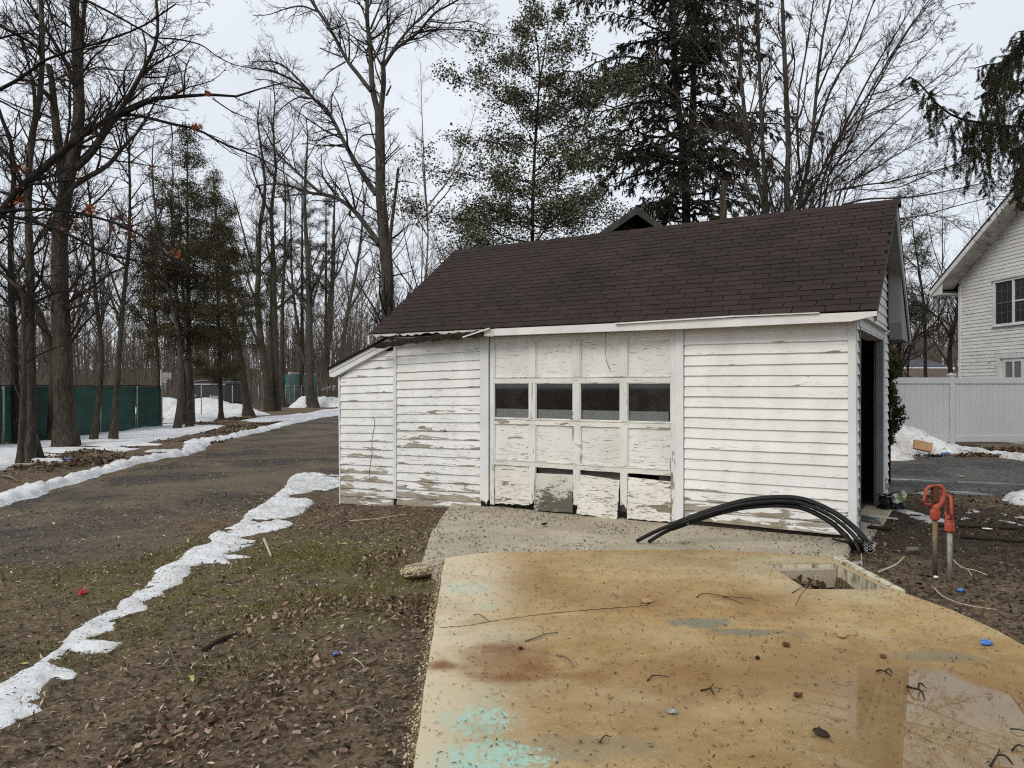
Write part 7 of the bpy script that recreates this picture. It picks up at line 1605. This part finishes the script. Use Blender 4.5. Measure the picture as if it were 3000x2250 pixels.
# undergrowth: a brown mass of saplings and brush
n = 3000; Y = rng.uniform(52, 112, n); px = rng.uniform(-200, 1230, n); k_ = (Y < 64) & (px > 440) & (px < 1010); Y = np.where(k_, Y+14, Y); x = (px-CXP)/FPX*Y
hh = rng.uniform(1.0, 5.0, n)*(0.6+0.7*(Y-52)/60); P0 = np.stack([x, Y, hgt(x, Y)-0.1], 1)
d0 = np.stack([rng.normal(0, 0.22, n), rng.normal(0, 0.22, n), np.ones(n)], 1); PP = P0[:, None]+d0[:, None]*(hh[:, None]*np.linspace(0, 1, 4)[None])[:, :, None]; PP[:, 1:] += rng.normal(0, 0.12, (n, 3, 3))
RR = (0.010+0.006*hh)[:, None]*np.linspace(1, 0.3, 4)[None]
Q2, S2, _ = grow(PP, RR, 5, hh*0.4, (20, 60), 3, 0.05, 0.18, 0.2, 1.0, rng, 0.6, 0.006)
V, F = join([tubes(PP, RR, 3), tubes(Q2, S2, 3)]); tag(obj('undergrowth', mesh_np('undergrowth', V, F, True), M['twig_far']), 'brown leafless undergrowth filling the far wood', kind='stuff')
# a low far bank of leaf mould on which the wood stands
xg, yg = np.meshgrid(np.arange(-140, 160, 3.0), np.arange(75, 260, 3.0)); zg = -0.4+6.5*sstep(85, 150, yg)*(0.8+0.6*fnoise(xg, yg, 0.03, 4, 3))
tag(obj('hills', grid_mesh('hills', xg, yg, zg, np.ones(xg.shape, bool)), M['bark_far']), 'low brown wooded rise in the distance', kind='structure')
n = 2400; Y = rng.uniform(92, 165, n); px = rng.uniform(-250, 3200, n); x = (px-CXP)/FPX*Y; hh = rng.uniform(5, 12, n)
P0 = np.stack([x, Y, -0.4+6.5*sstep(85, 150, Y)*0.7], 1); d0 = np.stack([rng.normal(0, 0.06, n), rng.normal(0, 0.06, n), np.ones(n)], 1); PP = P0[:, None]+d0[:, None]*(hh[:, None]*np.linspace(0, 1, 4)[None])[:, :, None]
RR = (0.03+0.009*hh)[:, None]*np.linspace(1, 0.2, 4)[None]; Q2, S2, _ = grow(PP, RR, 13, hh*0.36, (20, 60), 2, 0.08, 0.15, 0.12, 1.0, rng, 0.5, 0.028)
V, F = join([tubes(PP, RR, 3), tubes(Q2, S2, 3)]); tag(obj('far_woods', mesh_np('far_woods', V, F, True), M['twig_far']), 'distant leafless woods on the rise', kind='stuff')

# ------------------------------------------------------------------ litter on the ground
rng = np.random.default_rng(21)
def scatter(name, label, n, region, z_of, ln, wd, m, tilt=0.25, lift=0.006, avoid=(), dens=None, axbias=None):
    P = np.array([(p[0], p[1]) for p in region]); out = []
    got = 0
    while got < n:
        x = rng.uniform(P[:, 0].min(), P[:, 0].max(), n*2); y = rng.uniform(P[:, 1].min(), P[:, 1].max(), n*2)
        k = sdf_poly(x, y, region) > 0
        for a in avoid: k &= sdf_poly(x, y, a) < 0.03
        if dens is not None: k &= rng.uniform(0, 1, len(x)) < dens(x, y)
        out.append(np.stack([x[k], y[k]], 1)); got += k.sum()
    xy = np.concatenate(out)[:n]; z = z_of(xy[:, 0], xy[:, 1])
    L_ = rng.uniform(ln[0], ln[1], n); W_ = L_*rng.uniform(wd[0], wd[1], n)
    a = rng.normal(size=(n, 3)); a[:, 2] *= tilt
    if axbias is not None: a[:, 0] *= axbias
    a = unit(a); up = np.tile(np.array([0, 0, 1.0]), (n, 1))+rng.normal(size=(n, 3))*tilt; b = unit(np.cross(up, a)); c = np.cross(a, b)
    ctr = np.stack([xy[:, 0], xy[:, 1], z+lift+L_*0.12*np.abs(a[:, 2])*2], 1); h = L_[:, None]*rng.uniform(-0.05, 0.28, n)[:, None]
    L2_, W2_ = L_[:, None], W_[:, None]
    if 'leaf' in name:
        u = lambda lo, hi: rng.uniform(lo, hi, (n, 1))
        V = np.stack([ctr-a*L2_*0.5, ctr-a*L2_*u(0.0, 0.35)+b*W2_*u(0.3, 0.65)+c*h*u(0.2, 1.4), ctr+a*L2_*u(0.1, 0.4)+b*W2_*u(0.15, 0.6)+c*h*u(0.0, 1.6), ctr+a*L2_*u(0.4, 0.55)+c*h*u(-0.3, 1.2),
                      ctr+a*L2_*u(0.05, 0.4)-b*W2_*u(0.15, 0.6)+c*h*u(0.0, 1.6), ctr-a*L2_*u(0.0, 0.35)-b*W2_*u(0.3, 0.65)+c*h*u(0.2, 1.4)], 1).reshape(-1, 3)
        q = np.arange(n)[:, None]*6; F = np.concatenate([q+np.array([[0, 1, 2, 3]]), q+np.array([[0, 3, 4, 5]])]); vk = 6
    else:
        V = np.stack([ctr-a*L2_/2, ctr+b*W2_/2+c*h, ctr+a*L2_/2, ctr-b*W2_/2+c*h], 1).reshape(-1, 3); F = np.arange(n*4).reshape(-1, 4); vk = 4
    return tag(obj(name, mesh_np(name, V, F, False, np.repeat(rng.uniform(0, 1, n)**1.3, vk)), M[m]), label, kind='stuff')
gz_ = lambda x, y: hgt(x, y)+0.02*fnoise(x, y, 2.2, 3, 4)
SLp = [(p.x, p.y) for p in slab_out]; APp = [(p.x, p.y) for p in apron_out]; SNp = [(p.x, p.y) for p in [G(*q) for q in sb]]
lawn = [(-7, 3.0), (-0.3, 3.0), (-0.4, 6.9), (-1.0, 7.4), (-0.6, 10.4), (-2.7, 11.8), (-4.2, 13), (-8.5, 9.5)]
clump = lambda sc, sd, lo, hi: (lambda x, y: np.clip((fnoise(x, y, sc, sd, 3)+0.5-lo)/(hi-lo), 0.03, 1))
AV = (SLp, APp, SNp)
scatter('leaf_litter', 'dead brown leaves strewn over the lawn left of the slab', 4200, lawn, gz_, (0.014, 0.044), (0.4, 0.75), 'leaf_brown', 0.4, 0.006, AV, clump(1.1, 7, 0.36, 0.62))
scatter('leaf_litter', 'russet leaf drifts beside the slab left edge', 1300, [(-1.9, 3.0), (-0.42, 3.0), (-0.6, 6.8), (-1.0, 8.2), (-2.2, 7.6)], gz_, (0.025, 0.06), (0.4, 0.8), 'leaf_red', 0.6, 0.010, AV, clump(1.5, 19, 0.50, 0.66))
scatter('straw_litter', 'bits of straw, bark and stalk over the lawn', 34000, lawn, gz_, (0.010, 0.065), (0.07, 0.35), 'chip', 0.35, 0.005, AV)
scatter('straw_litter', 'stalks and chips on the drive', 6000, [(-12, 8), (-2.8, 11.4), (-3.2, 20), (-7, 24), (-14, 15)], gz_, (0.015, 0.06), (0.15, 0.5), 'chip', 0.25, 0.016, (SNp,), clump(0.8, 29, 0.4, 0.62))
scatter('leaf_litter', 'brown leaves under the trees along the green fence', 5000, [(-16, 17), (-10.5, 13.5), (-9, 22), (-13, 45), (-16.5, 45)], gz_, (0.05, 0.12), (0.4, 0.8), 'leaf_brown', 0.5, 0.012, ([(p.x, p.y) for p in [G(*q) for q in tb]],), clump(0.6, 39, 0.38, 0.6))
mulch = [(2.6, 7.3), (3.7, 7.9), (5.1, 10.4), (5.6, 11.8), (9.5, 11.6), (9, 7.5), (6.2, 4.3), (3.25, 4.2), (2.95, 6.0)]
scatter('mulch_litter', 'dark bark chips and needles on the wet soil right of the slab', 22000, mulch, gz_, (0.012, 0.055), (0.12, 0.45), 'chip_dark', 0.3, 0.005, (SLp, APp))
scatter('leaf_litter', 'brown leaves lying on the wet soil right of the slab', 1500, mulch, gz_, (0.03, 0.07), (0.4, 0.8), 'leaf_brown', 0.4, 0.008, (SLp, APp), clump(1.2, 59, 0.42, 0.62))
scatter('leaf_litter', 'leaf drifts at the foot of the vinyl fence', 2600, [(8.8, 17.3), (10.8, 17.2), (14, 17.6), (14, 19.4), (10.9, 19.4), (10.9, 18)], gz_, (0.05, 0.12), (0.4, 0.8), 'leaf_brown', 0.5, 0.02)
scatter('needle_litter', 'dark fallen catkins and needles all over the ochre slab', 8000, SLp, lambda x, y: 0*x, (0.014, 0.042), (0.11, 0.2), 'needle', 0.10, 0.004, ([(p.x, p.y) for p in pit_in],))
scatter('grit', 'pale grit and pebbles on the slab', 2600, SLp, lambda x, y: 0*x, (0.005, 0.012), (0.6, 0.9), 'grit', 0.2, 0.003, ([(p.x, p.y) for p in pit_in],), clump(1.3, 88, 0.42, 0.66))
scatter('needle_litter', 'bark crumbs gathered on the apron before the door', 2600, APp, apron_z, (0.012, 0.05), (0.14, 0.4), 'chip_dark', 0.25, 0.004, (SLp,), lambda x, y: np.clip((fnoise(x, y, 1.6, 68, 3)+0.16)*3, 0.05, 1))
scatter('leaf_litter', 'dry brown leaves heaped in the slab pit', 420, [(p.x, p.y) for p in [pit_in[0].lerp(pit_in[1], 0.05), pit_in[0].lerp(pit_in[1], 0.75), pit_in[3].lerp(pit_in[2], 0.45), pit_in[3].lerp(pit_in[2], 0.02)]], lambda x, y: -0.24+0.10*rng.uniform(0, 1, np.shape(x)), (0.05, 0.11), (0.5, 0.9), 'leaf_brown', 0.9, 0.01)
scatter('needle_litter', 'needles and bark dropped on the melting snow strip', 3200, SNp, lambda x, y: gz_(x, y)+0.042, (0.012, 0.035), (0.12, 0.3), 'needle', 0.3, 0.002)
# sparse winter grass
def grass(name, label, n, region, m, avoid, dens, hh=(0.015, 0.05)):
    P = np.array([(p[0], p[1]) for p in region]); x = rng.uniform(P[:, 0].min(), P[:, 0].max(), n*6); y = rng.uniform(P[:, 1].min(), P[:, 1].max(), n*6)
    k = (sdf_poly(x, y, region) > 0) & (rng.uniform(0, 1, n*6) < dens(x, y))
    for a in avoid: k &= sdf_poly(x, y, a) < 0.02
    x, y = x[k][:n], y[k][:n]; n = len(x); c = np.stack([x, y, gz_(x, y)], 1); h = rng.uniform(hh[0], hh[1], n)[:, None]; d = rng.normal(size=(n, 3)); d[:, 2] = 0; s = unit(rng.normal(size=(n, 3))*np.array([1, 1, 0]))*0.0022
    tip = c+d*h*0.8+np.array([0, 0, 1.0])*h*0.8
    V = np.stack([c-s, c+s, tip], 1).reshape(-1, 3); F = np.arange(n*3).reshape(-1, 3)
    return tag(obj(name, mesh_np(name, V, F, False, np.repeat(rng.uniform(0, 1, n), 3)), M[m]), label, kind='stuff')
grass('grass', 'thin olive winter grass and moss on the lawn beyond the snow strip', 42000, [(-5.5, 4.5), (-0.6, 4.0), (-0.9, 9.5), (-4.4, 10.2)], 'grass', AV, lambda x, y: np.clip((fnoise(x, y, 1.3, 101, 3)+0.06)*4, 0, 1)*np.clip(1.3-np.hypot((x+2.2)/2.4, (y-7.2)/2.4), 0.06, 1))

# pebbles standing proud of the broken edge
rng = np.random.default_rng(61); bm = bmesh.new(); bmesh.ops.create_icosphere(bm, subdivisions=1, radius=1.0); iv = np.array([v.co[:] for v in bm.verts]); if_ = np.array([[v.index for v in f.verts] for f in bm.faces]); bm.free()
n = 1300; yy = rng.uniform(2.6, 6.95, n); xe = np.interp(yy, lp[::-1, 1], lp[::-1, 0]); u = rng.uniform(0.05, 1, n); sz = rng.uniform(0.003, 0.010, n)
ctr = np.stack([xe+0.015-0.068*u+0.015*rng.normal(size=n), yy, -0.005-0.10*u*u], 1)
V = (ctr[:, None]+iv[None]*(sz[:, None]*rng.uniform(0.6, 1.2, (n, 3)))[:, None, :]).reshape(-1, 3); F = (if_[None]+(np.arange(n)*len(iv))[:, None, None]).reshape(-1, 3)
tag(obj('aggregate', mesh_np('aggregate', V, F, True, np.repeat(rng.uniform(0, 1, n), len(iv))), M['grit']), 'pale pebbles of the slab broken left edge', kind='stuff')
# ------------------------------------------------------------------ sticks, scraps and other small things
def stick(label, pts, r0, r1, m, name='stick', cat='stick', fork=None):
    P = smooth_path([Vector(p) for p in pts], 10); mb = MB(); r0, r1 = (r0*0.62, r1*0.6) if m == 'stick_dark' and r0 < 0.014 else (r0, r1); mb.tube(P, [r0+(r1-r0)*i/9 for i in range(10)], 6)
    if fork: mb.tube(smooth_path([Vector(P[int(len(P)*0.55)])]+[Vector(p) for p in fork], 6), [r0*0.7]*5+[r1*0.6], 5)
    return tag(mb.build(name, M[m], None, smooth=True), label, cat)
def on(px, py, dz=0.0, slab_=False):
    p = Z(px, py) if slab_ else G(px, py); return Vector((p.x, p.y, p.z+dz+(0.006 if slab_ else 0.012)))
cX = lambda ox, oy, s: (lambda x, y: (ox+x/s, oy+y/s))
q4 = cX(2000, 1450, 2.074); q3 = cX(1000, 1450, 2.074); qH = cX(2600, 1350, 4.1475)
stick('pale peeled stick on the soil between the pit curb and hydrants', [on(*q4(1190, 490), .02), on(*q4(1240, 470), .02), on(*q4(1300, 455), .04), on(*q4(1348, 428), .07)], 0.009, 0.006, 'stick_pale')
stick('long pale stick on the soil right of the hydrants', [on(*qH(800, 1260), .03), on(*qH(860, 1310), .02), on(*qH(930, 1350), .02), on(*qH(1060, 1360), .01), on(*qH(1210, 1420), .01)], 0.007, 0.004, 'stick_pale', fork=[on(*qH(1010, 1400), .01), on(*qH(1025, 1430), .01)])
stick('pale twig on the soil beside the slab edge', [on(*q4(1525, 585), .02), on(*q4(1580, 640), .02), on(*q4(1700, 690), .02), on(*q4(1800, 700), .01), on(*q4(1910, 715), .01)], 0.006, 0.003, 'stick_pale')
stick('short upright pale stake beside the pit curb', [on(*q4(1082, 460)), on(*q4(1082, 460))+Vector((0.01, 0, 0.05)), on(*q4(1082, 460))+Vector((0.005, 0, 0.14))], 0.005, 0.004, 'stick_pale')
stick('dark lichen twig on the slab left of the pit', [on(*q4(85, 628), 0, True), on(*q4(120, 612), .01, True), on(*q4(230, 625), .01, True), on(*q4(370, 668), .0, True)], 0.006, 0.003, 'stick_dark', fork=[on(*q4(400, 640), .01, True), on(*q4(450, 648), 0, True)])
stick('dark twig poking from the pit over the slab', [on(*q4(665, 600), 0, True), on(*q4(720, 575), .01, True), on(*q4(760, 560), .02, True)], 0.006, 0.004, 'stick_dark')
stick('thin curved twig on the slab near the mint patches', [on(*q3(800, 735), 0, True), on(*q3(840, 740), .01, True), on(*q3(900, 775), 0, True)], 0.005, 0.003, 'stick_dark')
stick('grey twig with bumps above the rust stain', [on(*q3(1115, 895), 0, True), on(*q3(1190, 880), .01, True), on(*q3(1240, 860), .01, True), on(*q3(1315, 840), 0, True)], 0.006, 0.003, 'stick')
stick('thin brown twig right of the rust stain', [on(*q3(1305, 978), 0, True), on(*q3(1370, 1005), .01, True), on(*q3(1412, 1050), 0, True)], 0.0045, 0.003, 'stick')
stick('short forked twig below the middle of the slab', [on(*q4(108, 1195), 0, True), on(*q4(160, 1195), .01, True), on(*q4(190, 1175), .02, True)], 0.008, 0.004, 'stick_dark', fork=[on(*q4(180, 1215), .01, True), on(*q4(195, 1225), 0, True)])
stick('dark clump of twig with leaf in the wet middle', [on(*q4(1365, 1170), 0, True), on(*q4(1400, 1205), .02, True), on(*q4(1450, 1220), .02, True), on(*q4(1470, 1250), 0, True)], 0.012, 0.005, 'stick_dark', fork=[on(*q4(1440, 1170), .02, True), on(*q4(1480, 1180), 0, True)])
stick('dark broken twig beside the wall reflection', [on(*q4(1180, 1075), 0, True), on(*q4(1215, 1090), .015, True), on(*q4(1270, 1105), 0, True)], 0.010, 0.004, 'stick_dark', fork=[on(*q4(1255, 1085), .02, True), on(*q4(1275, 1092), 0, True)])
stick('curved dark twig in the puddle near the bottom right corner', [on(*q4(1870, 1655), 0, True), on(*q4(1915, 1610), .02, True), on(*q4(1925, 1580), .02, True)], 0.010, 0.004, 'stick_dark', fork=[on(*q4(1960, 1620), .02, True), on(*q4(2010, 1650), 0, True)])
stick('short dark twig at the puddle right rim', [on(*q4(2000, 1560), 0, True), on(*q4(2040, 1540), .01, True), on(*q4(2100, 1550), 0, True)], 0.008, 0.004, 'stick_dark')
stick('thin dark twig in the puddle by the right frame edge', [on(*q4(1990, 1430), 0, True), on(*q4(2040, 1445), .01, True), on(*q4(2110, 1450), 0, True)], 0.006, 0.003, 'stick_dark')
stick('dark curved twig on the slab bottom middle', [on(*q3(1570, 1510), 0, True), on(*q3(1600, 1485), .01, True), on(*q3(1640, 1478), 0, True)], 0.006, 0.003, 'stick_dark')
stick('dark twig pointing at the two leaf curls', [on(*q3(1860, 1135), 0, True), on(*q3(1900, 1115), .01, True), on(*q3(1990, 1110), 0, True)], 0.007, 0.003, 'stick_dark')
stick('pale straight stick under the lean-to wall', [on(*q3(50, 172), .02), on(*q3(200, 160), .02), on(*q3(400, 138), .04)], 0.008, 0.004, 'stick_pale')
stick('bone white stick standing out by the snow fingers', [on(*cB((1710, 225))[0], .08), on(*cB((1740, 270))[0], .03), on(*cB((1755, 300))[0], .01)], 0.016, 0.012, 'stick_pale')
stick('long dead stalk bent on the lawn', [on(*cB((1080, 880))[0], .03), on(*cB((1110, 960))[0], .04), on(*cB((1140, 1040))[0], .03), on(*cB((1190, 1100))[0], .01)], 0.005, 0.003, 'stick')
stick('brown stalk lying level on the lawn', [on(*cB((980, 1040))[0], .01), on(*cB((1060, 1032))[0], .02), on(*cB((1220, 1020))[0], .01)], 0.005, 0.003, 'stick')
stick('dark half buried branch in the lawn', [on(*cB((1320, 910))[0], .0), on(*cB((1420, 850))[0], .01), on(*cB((1530, 800))[0], .0)], 0.02, 0.012, 'stick_dark')
stick('thin pale twig near the leaf drift by the slab', [on(*q3(70, 1010), .01), on(*q3(110, 1045), .02), on(*q3(140, 1070), .01)], 0.005, 0.003, 'stick_pale')
stick('short broken branch end near the slab edge', [on(*q3(150, 1045), .01), on(*q3(190, 1040), .02), on(*q3(215, 1030), .02)], 0.014, 0.011, 'stick')
stick('long bare twig at the lawn bottom by the slab', [on(*q3(90, 1320), .02), on(*q3(190, 1345), .03), on(*q3(285, 1400), .01)], 0.006, 0.003, 'stick')
stick('fallen branch on the soil in front of the leftmost trees', [on(*cA((10, 880))[0], .02), on(*cA((70, 895))[0], .03), on(*cA((118, 918))[0], .02)], 0.03, 0.012, 'stick', fork=[on(*cA((60, 880))[0], .04), on(*cA((90, 876))[0], .02)])
stick('long thin fallen branch lying toward the drive', [on(*cA((190, 850))[0], .02), on(*cA((330, 840))[0], .03), on(*cA((470, 828))[0], .02)], 0.022, 0.01, 'stick')
def crawl(px0, py0, px1, py1, r, label, m='stick_dark'):
    a, b = on(px0, py0, r*0.5), on(px1, py1, r*0.5); pts = [a.lerp(b, t)+Vector((0, 0.03*math.sin(t*9), 0.01*math.sin(t*14))) for t in (0, .25, .5, .75, 1)]
    return stick(label, pts, r, r*0.7, m, 'log', 'log')
crawl(*qH(560, 800), *qH(1750, 850), 0.030, 'long dark raised rut in the mud behind the hydrants')  # added tubes stand in for raised ruts and roots in the mud
crawl(*qH(900, 945), *qH(1750, 1010), 0.028, 'long dark raised rut nearer, right of the hydrants')
crawl(2440, 1585, 2505, 1600, 0.015, 'dark stick at the apron right corner')
pc = MB(); g_ = on(*qH(300, 1130), .03); 
rounded(pc, [(0.02+0.006*(i % 2), -0.055+i*0.01) for i in range(12)], None, 12); o = pc.build('corrugated_pipe', M['old_board'], None); o.location = g_; o.rotation_euler = (0, PI/2, 0.15); tag(o, 'short grey ribbed pipe piece on the soil left of the hydrants', 'pipe')
# plastic soil bag slumped beside the doorway
Yb = 9.95; bp0 = Vector((pxy(2614, Yb), Yb, -0.05)); bag = thing('soil_bag', 'crumpled black and pale green plastic soil bag beside the shed doorway', 'bag', tuple(bp0), math.radians(4))
def bag_side(name, x0, x1, zt0, zt1, y0, m, seed, zb=0.0, n=14):
    v = []; f = []; r = random.Random(seed)
    for j in range(n+1):
        for i in range(n+1):
            u = i/n; w_ = j/n; x = x0+(x1-x0)*u; zt = zt0*(1-u)+zt1*u
            y = y0-0.09*math.sin(PI*w_*0.8)*(0.5+0.5*math.sin(PI*u))+0.025*math.sin(u*11+w_*4+seed)+0.02*math.sin(w_*13-u*5)
            v.append((x+0.01*math.sin(w_*9+seed), y, zb+(zt-zb)*w_))
    for j in range(n):
        for i in range(n): a = j*(n+1)+i; f.append((a, a+1, a+n+2, a+n+1))
    return MB().add(v, f).build(name, m, bag, smooth=False)
t = NT('printed bag film'); v = t.coord(); xyz = t.sep(v)
wv = t.math('ADD', xyz[2], t.math('MULTIPLY', t.noise(v, 9.0, 3), 0.03))
c = t.mix(t.ramp(wv, 0.118, 0.126), (0.025, 0.028, 0.034), (0.42, 0.45, 0.33))
c = t.mix(t.math('MULTIPLY', t.ell((xyz[0], xyz[2]), 0.105, 0.155, 0.07, 0.028, 0.2, t.noise(v, 30, 3), 0.3), 0.8), c, (0.10, 0.17, 0.045)); M['bag'] = t.fin(c, 0.35, 0.5)
M['bag_black'] = plain('black bag film', (0.012, 0.012, 0.014), 0.3, 0.5)
bag_side('bag_front', -0.02, 0.165, 0.215, 0.265, 0.0, M['bag'], 1)
bag_side('bag_back', -0.15, 0.165, 0.20, 0.25, 0.12, M['bag_black'], 3)
bag_side('bag_fold', -0.17, -0.019, 0.20, 0.205, 0.01, M['bag_black'], 5)
r_ = MB(); r_.tube([(-0.16, -0.02, 0.205), (-0.09, -0.05, 0.185), (-0.02, -0.06, 0.20)], 0.006, 5); r_.tube([(-0.17, 0.0, 0.21), (-0.05, 0.03, 0.225), (0.165, 0.0, 0.265)], 0.004, 5); r_.build('rim', M['galv'], bag)
fc = bpy.data.curves.new('lettering', 'FONT'); fc.body = 'ALL'; fc.size = 0.05; fc.extrude = 0.0005; fc.align_x = 'CENTER'
tmp = bpy.data.objects.new('tmp', fc); C.objects.link(tmp); bpy.context.view_layer.update()
tme = bpy.data.meshes.new_from_object(tmp.evaluated_get(bpy.context.evaluated_depsgraph_get())); bpy.data.objects.remove(tmp)
tme.materials.clear(); lt = obj('lettering', tme, M['bag_black'], bag); lt.location = (0.09, -0.085, 0.228); lt.rotation_euler = (PI/2-0.25, PI, 0)
MB().tube([(math.cos(a*PI/8)*0.012-0.05, -0.12, 0.02+math.sin(a*PI/8)*0.012) for a in range(15)], 0.0022, 5).build('ring', M['tie'], bag)
p = MB(); a_ = Vector((pxy(2600, 11.0), 11.0, 0)); b__ = Vector((pxy(2676, 11.2), 11.2, 0)); p.bar(a_+Vector((0, 0, zpx(1440, 11.0))), b__+Vector((0, 0, zpx(1439, 11.2))), 0.03, 0.125); tag(p.build('plank', M['plank'], None), 'weathered plank on edge behind the soil bag', 'plank')
p = MB(); a_, b__ = on(2539, 1516, 0.012), on(2630, 1526, 0.012); p.bar(a_, b__, 0.05, 0.012); tag(p.build('trim_strip', M['vinyl'], None), 'narrow white trim strip lying on the mud by the sill', 'board')
p = MB(); a_, b__ = on(2545, 1548, 0.01), on(2610, 1556, 0.01); p.bar(a_, b__, 0.10, 0.02); tag(p.build('plank', M['rotwood'], None), 'dark flat board in the mud nearer than the white strip', 'plank')
# rubbish by the dirty snow heap
Yc = 17.2; p = MB(); 
cz = Vector((pxy(2703, Yc), Yc, zpx(1306, Yc))); p.box(-0.195, 0.195, -0.05, 0.05, -0.11, 0.10); o = p.build('cardboard_box', M['card'], None, bevel=0.004); o.location = cz; o.rotation_euler = (math.radians(-14), math.radians(13), math.radians(-6)); tag(o, 'flattened tan cardboard box leaning on the dirty snow heap', 'box')
p = MB(); p.add([(-0.25, -0.05, 0), (0.05, -0.12, 0.03), (0.30, -0.06, 0.0), (0.20, 0.06, 0.10), (-0.05, 0.04, 0.13), (-0.22, 0.06, 0.09)], [(0, 1, 4, 5), (1, 2, 3, 4)]); o = p.build('cardboard_sheet', M['card'], None); o.location = on(2770, 1330); tag(o, 'crumpled cardboard sheet on the leaves beside the tan box', 'cardboard')
p = MB(); rounded(p, [(0.11, 0), (0.12, 0.01), (0.12, 0.035), (0.10, 0.042)], None, 18); o = p.build('plastic_lid', M['black'], None); o.location = on(2744, 1339); tag(o, 'round black plastic lid on the asphalt edge', 'lid')
p = MB(); rounded(p, [(0.015, -0.12), (0.04, -0.11), (0.042, 0.06), (0.02, 0.09), (0.018, 0.12)], None, 12); o = p.build('bottle', M['bluefoil'], None, smooth=True); o.location = on(2772, 1336, 0.04); o.rotation_euler = (0, PI/2, 0.2); tag(o, 'blue plastic bottle lying beside the black lid', 'bottle')
p = MB(); p.bar(on(2598, 1336, .03), on(2664, 1338, .03), 0.10, 0.05); tag(p.build('plank', M['card'], None), 'brown board at the foot of the dirty snow heap', 'plank')
def scrap(label, px, py, s_, m, seed, slab_=False, name='wrapper', cat='litter', flat=0.5):
    bm = bmesh.new(); bmesh.ops.create_icosphere(bm, subdivisions=2, radius=1.0); r = random.Random(seed)
    for v in bm.verts: v.co = Vector((v.co.x*s_*r.uniform(0.5, 1.2), v.co.y*s_*0.7*r.uniform(0.5, 1.2), v.co.z*s_*flat*r.uniform(0.3, 1.2)))
    me = bpy.data.meshes.new(name); bm.to_mesh(me); bm.free(); o = obj(name, me, M[m]); o.location = on(px, py, s_*0.2, slab_); o.rotation_euler.z = r.uniform(0, 6)
    return tag(o, label, cat)
scrap('crumpled red foil on the lawn above the snow strip', 242, 1743, 0.055, 'red', 1, flat=0.7)
scrap('crumpled blue wrapper on the lawn near the slab edge', 985, 1922, 0.032, 'bluefoil', 2)
scrap('blue wrapper on the slab at the puddle far rim', *q4(1842, 912), 0.045, 'bluefoil', 3, True)
scrap('small blue scrap on the soil below the hydrants', *q4(1690, 592), 0.035, 'bluefoil', 4)
scrap('flat blue wrapper by the leftmost trees', 196, 1349, 0.14, 'bluefoil', 5, flat=0.2)
scrap('white paper scrap on the mud right of the hydrants', *qH(1205, 848), 0.06, 'paper', 6, flat=0.12, name='paper_scrap')
scrap('small white paper scrap at the hydrant foot', *qH(590, 1437), 0.03, 'paper', 7, flat=0.3, name='paper_scrap')
scrap('white paper scrap on the asphalt near the snow heap', 2640, 1343, 0.05, 'paper', 8, flat=0.3, name='paper_scrap')
scrap('yellow leaf clump on the asphalt beyond the hydrants', *qH(885, 208), 0.09, 'card', 9, flat=0.25, name='leaf_clump', cat='leaves')
scrap('dark crumpled leaf near the bottom of the slab', *q4(840, 1462), 0.05, 'stick_dark', 10, True, name='leaf', cat='leaf', flat=0.3)
scrap('red brown curled leaf low on the slab', *q4(700, 1228), 0.035, 'rust', 11, True, name='leaf', cat='leaf', flat=0.35)
scrap('red brown leaf pair in the middle of the slab', *q4(630, 920), 0.04, 'rust', 12, True, name='leaf', cat='leaf', flat=0.35)
scrap('red leaf at the top of the wall reflection', *q4(1218, 990), 0.03, 'rust', 13, True, name='leaf', cat='leaf', flat=0.3)
scrap('tan leaf lying star shaped above the puddle', *q4(965, 865), 0.045, 'card', 14, True, name='leaf', cat='leaf', flat=0.3)
scrap('round dark seed ball in the middle of the slab', *q4(455, 1000), 0.016, 'stick_dark', 15, True, name='seed_ball', cat='seed', flat=0.9)
scrap('tuft of tan straw at the slab crack end', *q3(1855, 655), 0.05, 'card', 16, True, name='leaf_clump', cat='leaves', flat=0.3)
scrap('dark bark piece left of the grey twig', *q3(1090, 940), 0.02, 'stick_dark', 17, True, name='bark_piece', cat='bark', flat=0.5)
scrap('dark bark chunk on the apron before the door', *q3(1235, 187), 0.05, 'rotwood', 18, name='bark_piece', cat='bark', flat=0.3)
scrap('pebble clump by the slab lower middle', *q3(2015, 1330), 0.03, 'steel', 19, True, name='pebble', cat='pebble', flat=0.5)
scatter('leaf_litter', 'few yellow green leaves on the lawn', 60, lawn, gz_, (0.04, 0.07), (0.45, 0.6), 'yellow', 0.3, 0.015, AV)
p = MB(); g_ = on(*cA((160, 808))[0]); p.box(-0.2, 0.2, -0.09, 0.09, 0, 0.05); o = p.build('concrete_block', M['apron'], None, bevel=0.008); o.location = g_; o.rotation_euler.z = 0.1; tag(o, 'flat grey concrete block at the foot of the leftmost trees', 'block')
p = MB(); p.tube([on(945, 1477, .05), on(955, 1476, .05)], 0.04, 10); 
for o in list(bpy.data.objects):
    if o.type == 'MESH' and not o.data.materials: print('no material', o.name)
print('objects', len(bpy.data.objects), 'tris', sum(len(o.data.loops)-2*len(o.data.polygons) for o in bpy.data.objects if o.type == 'MESH'))
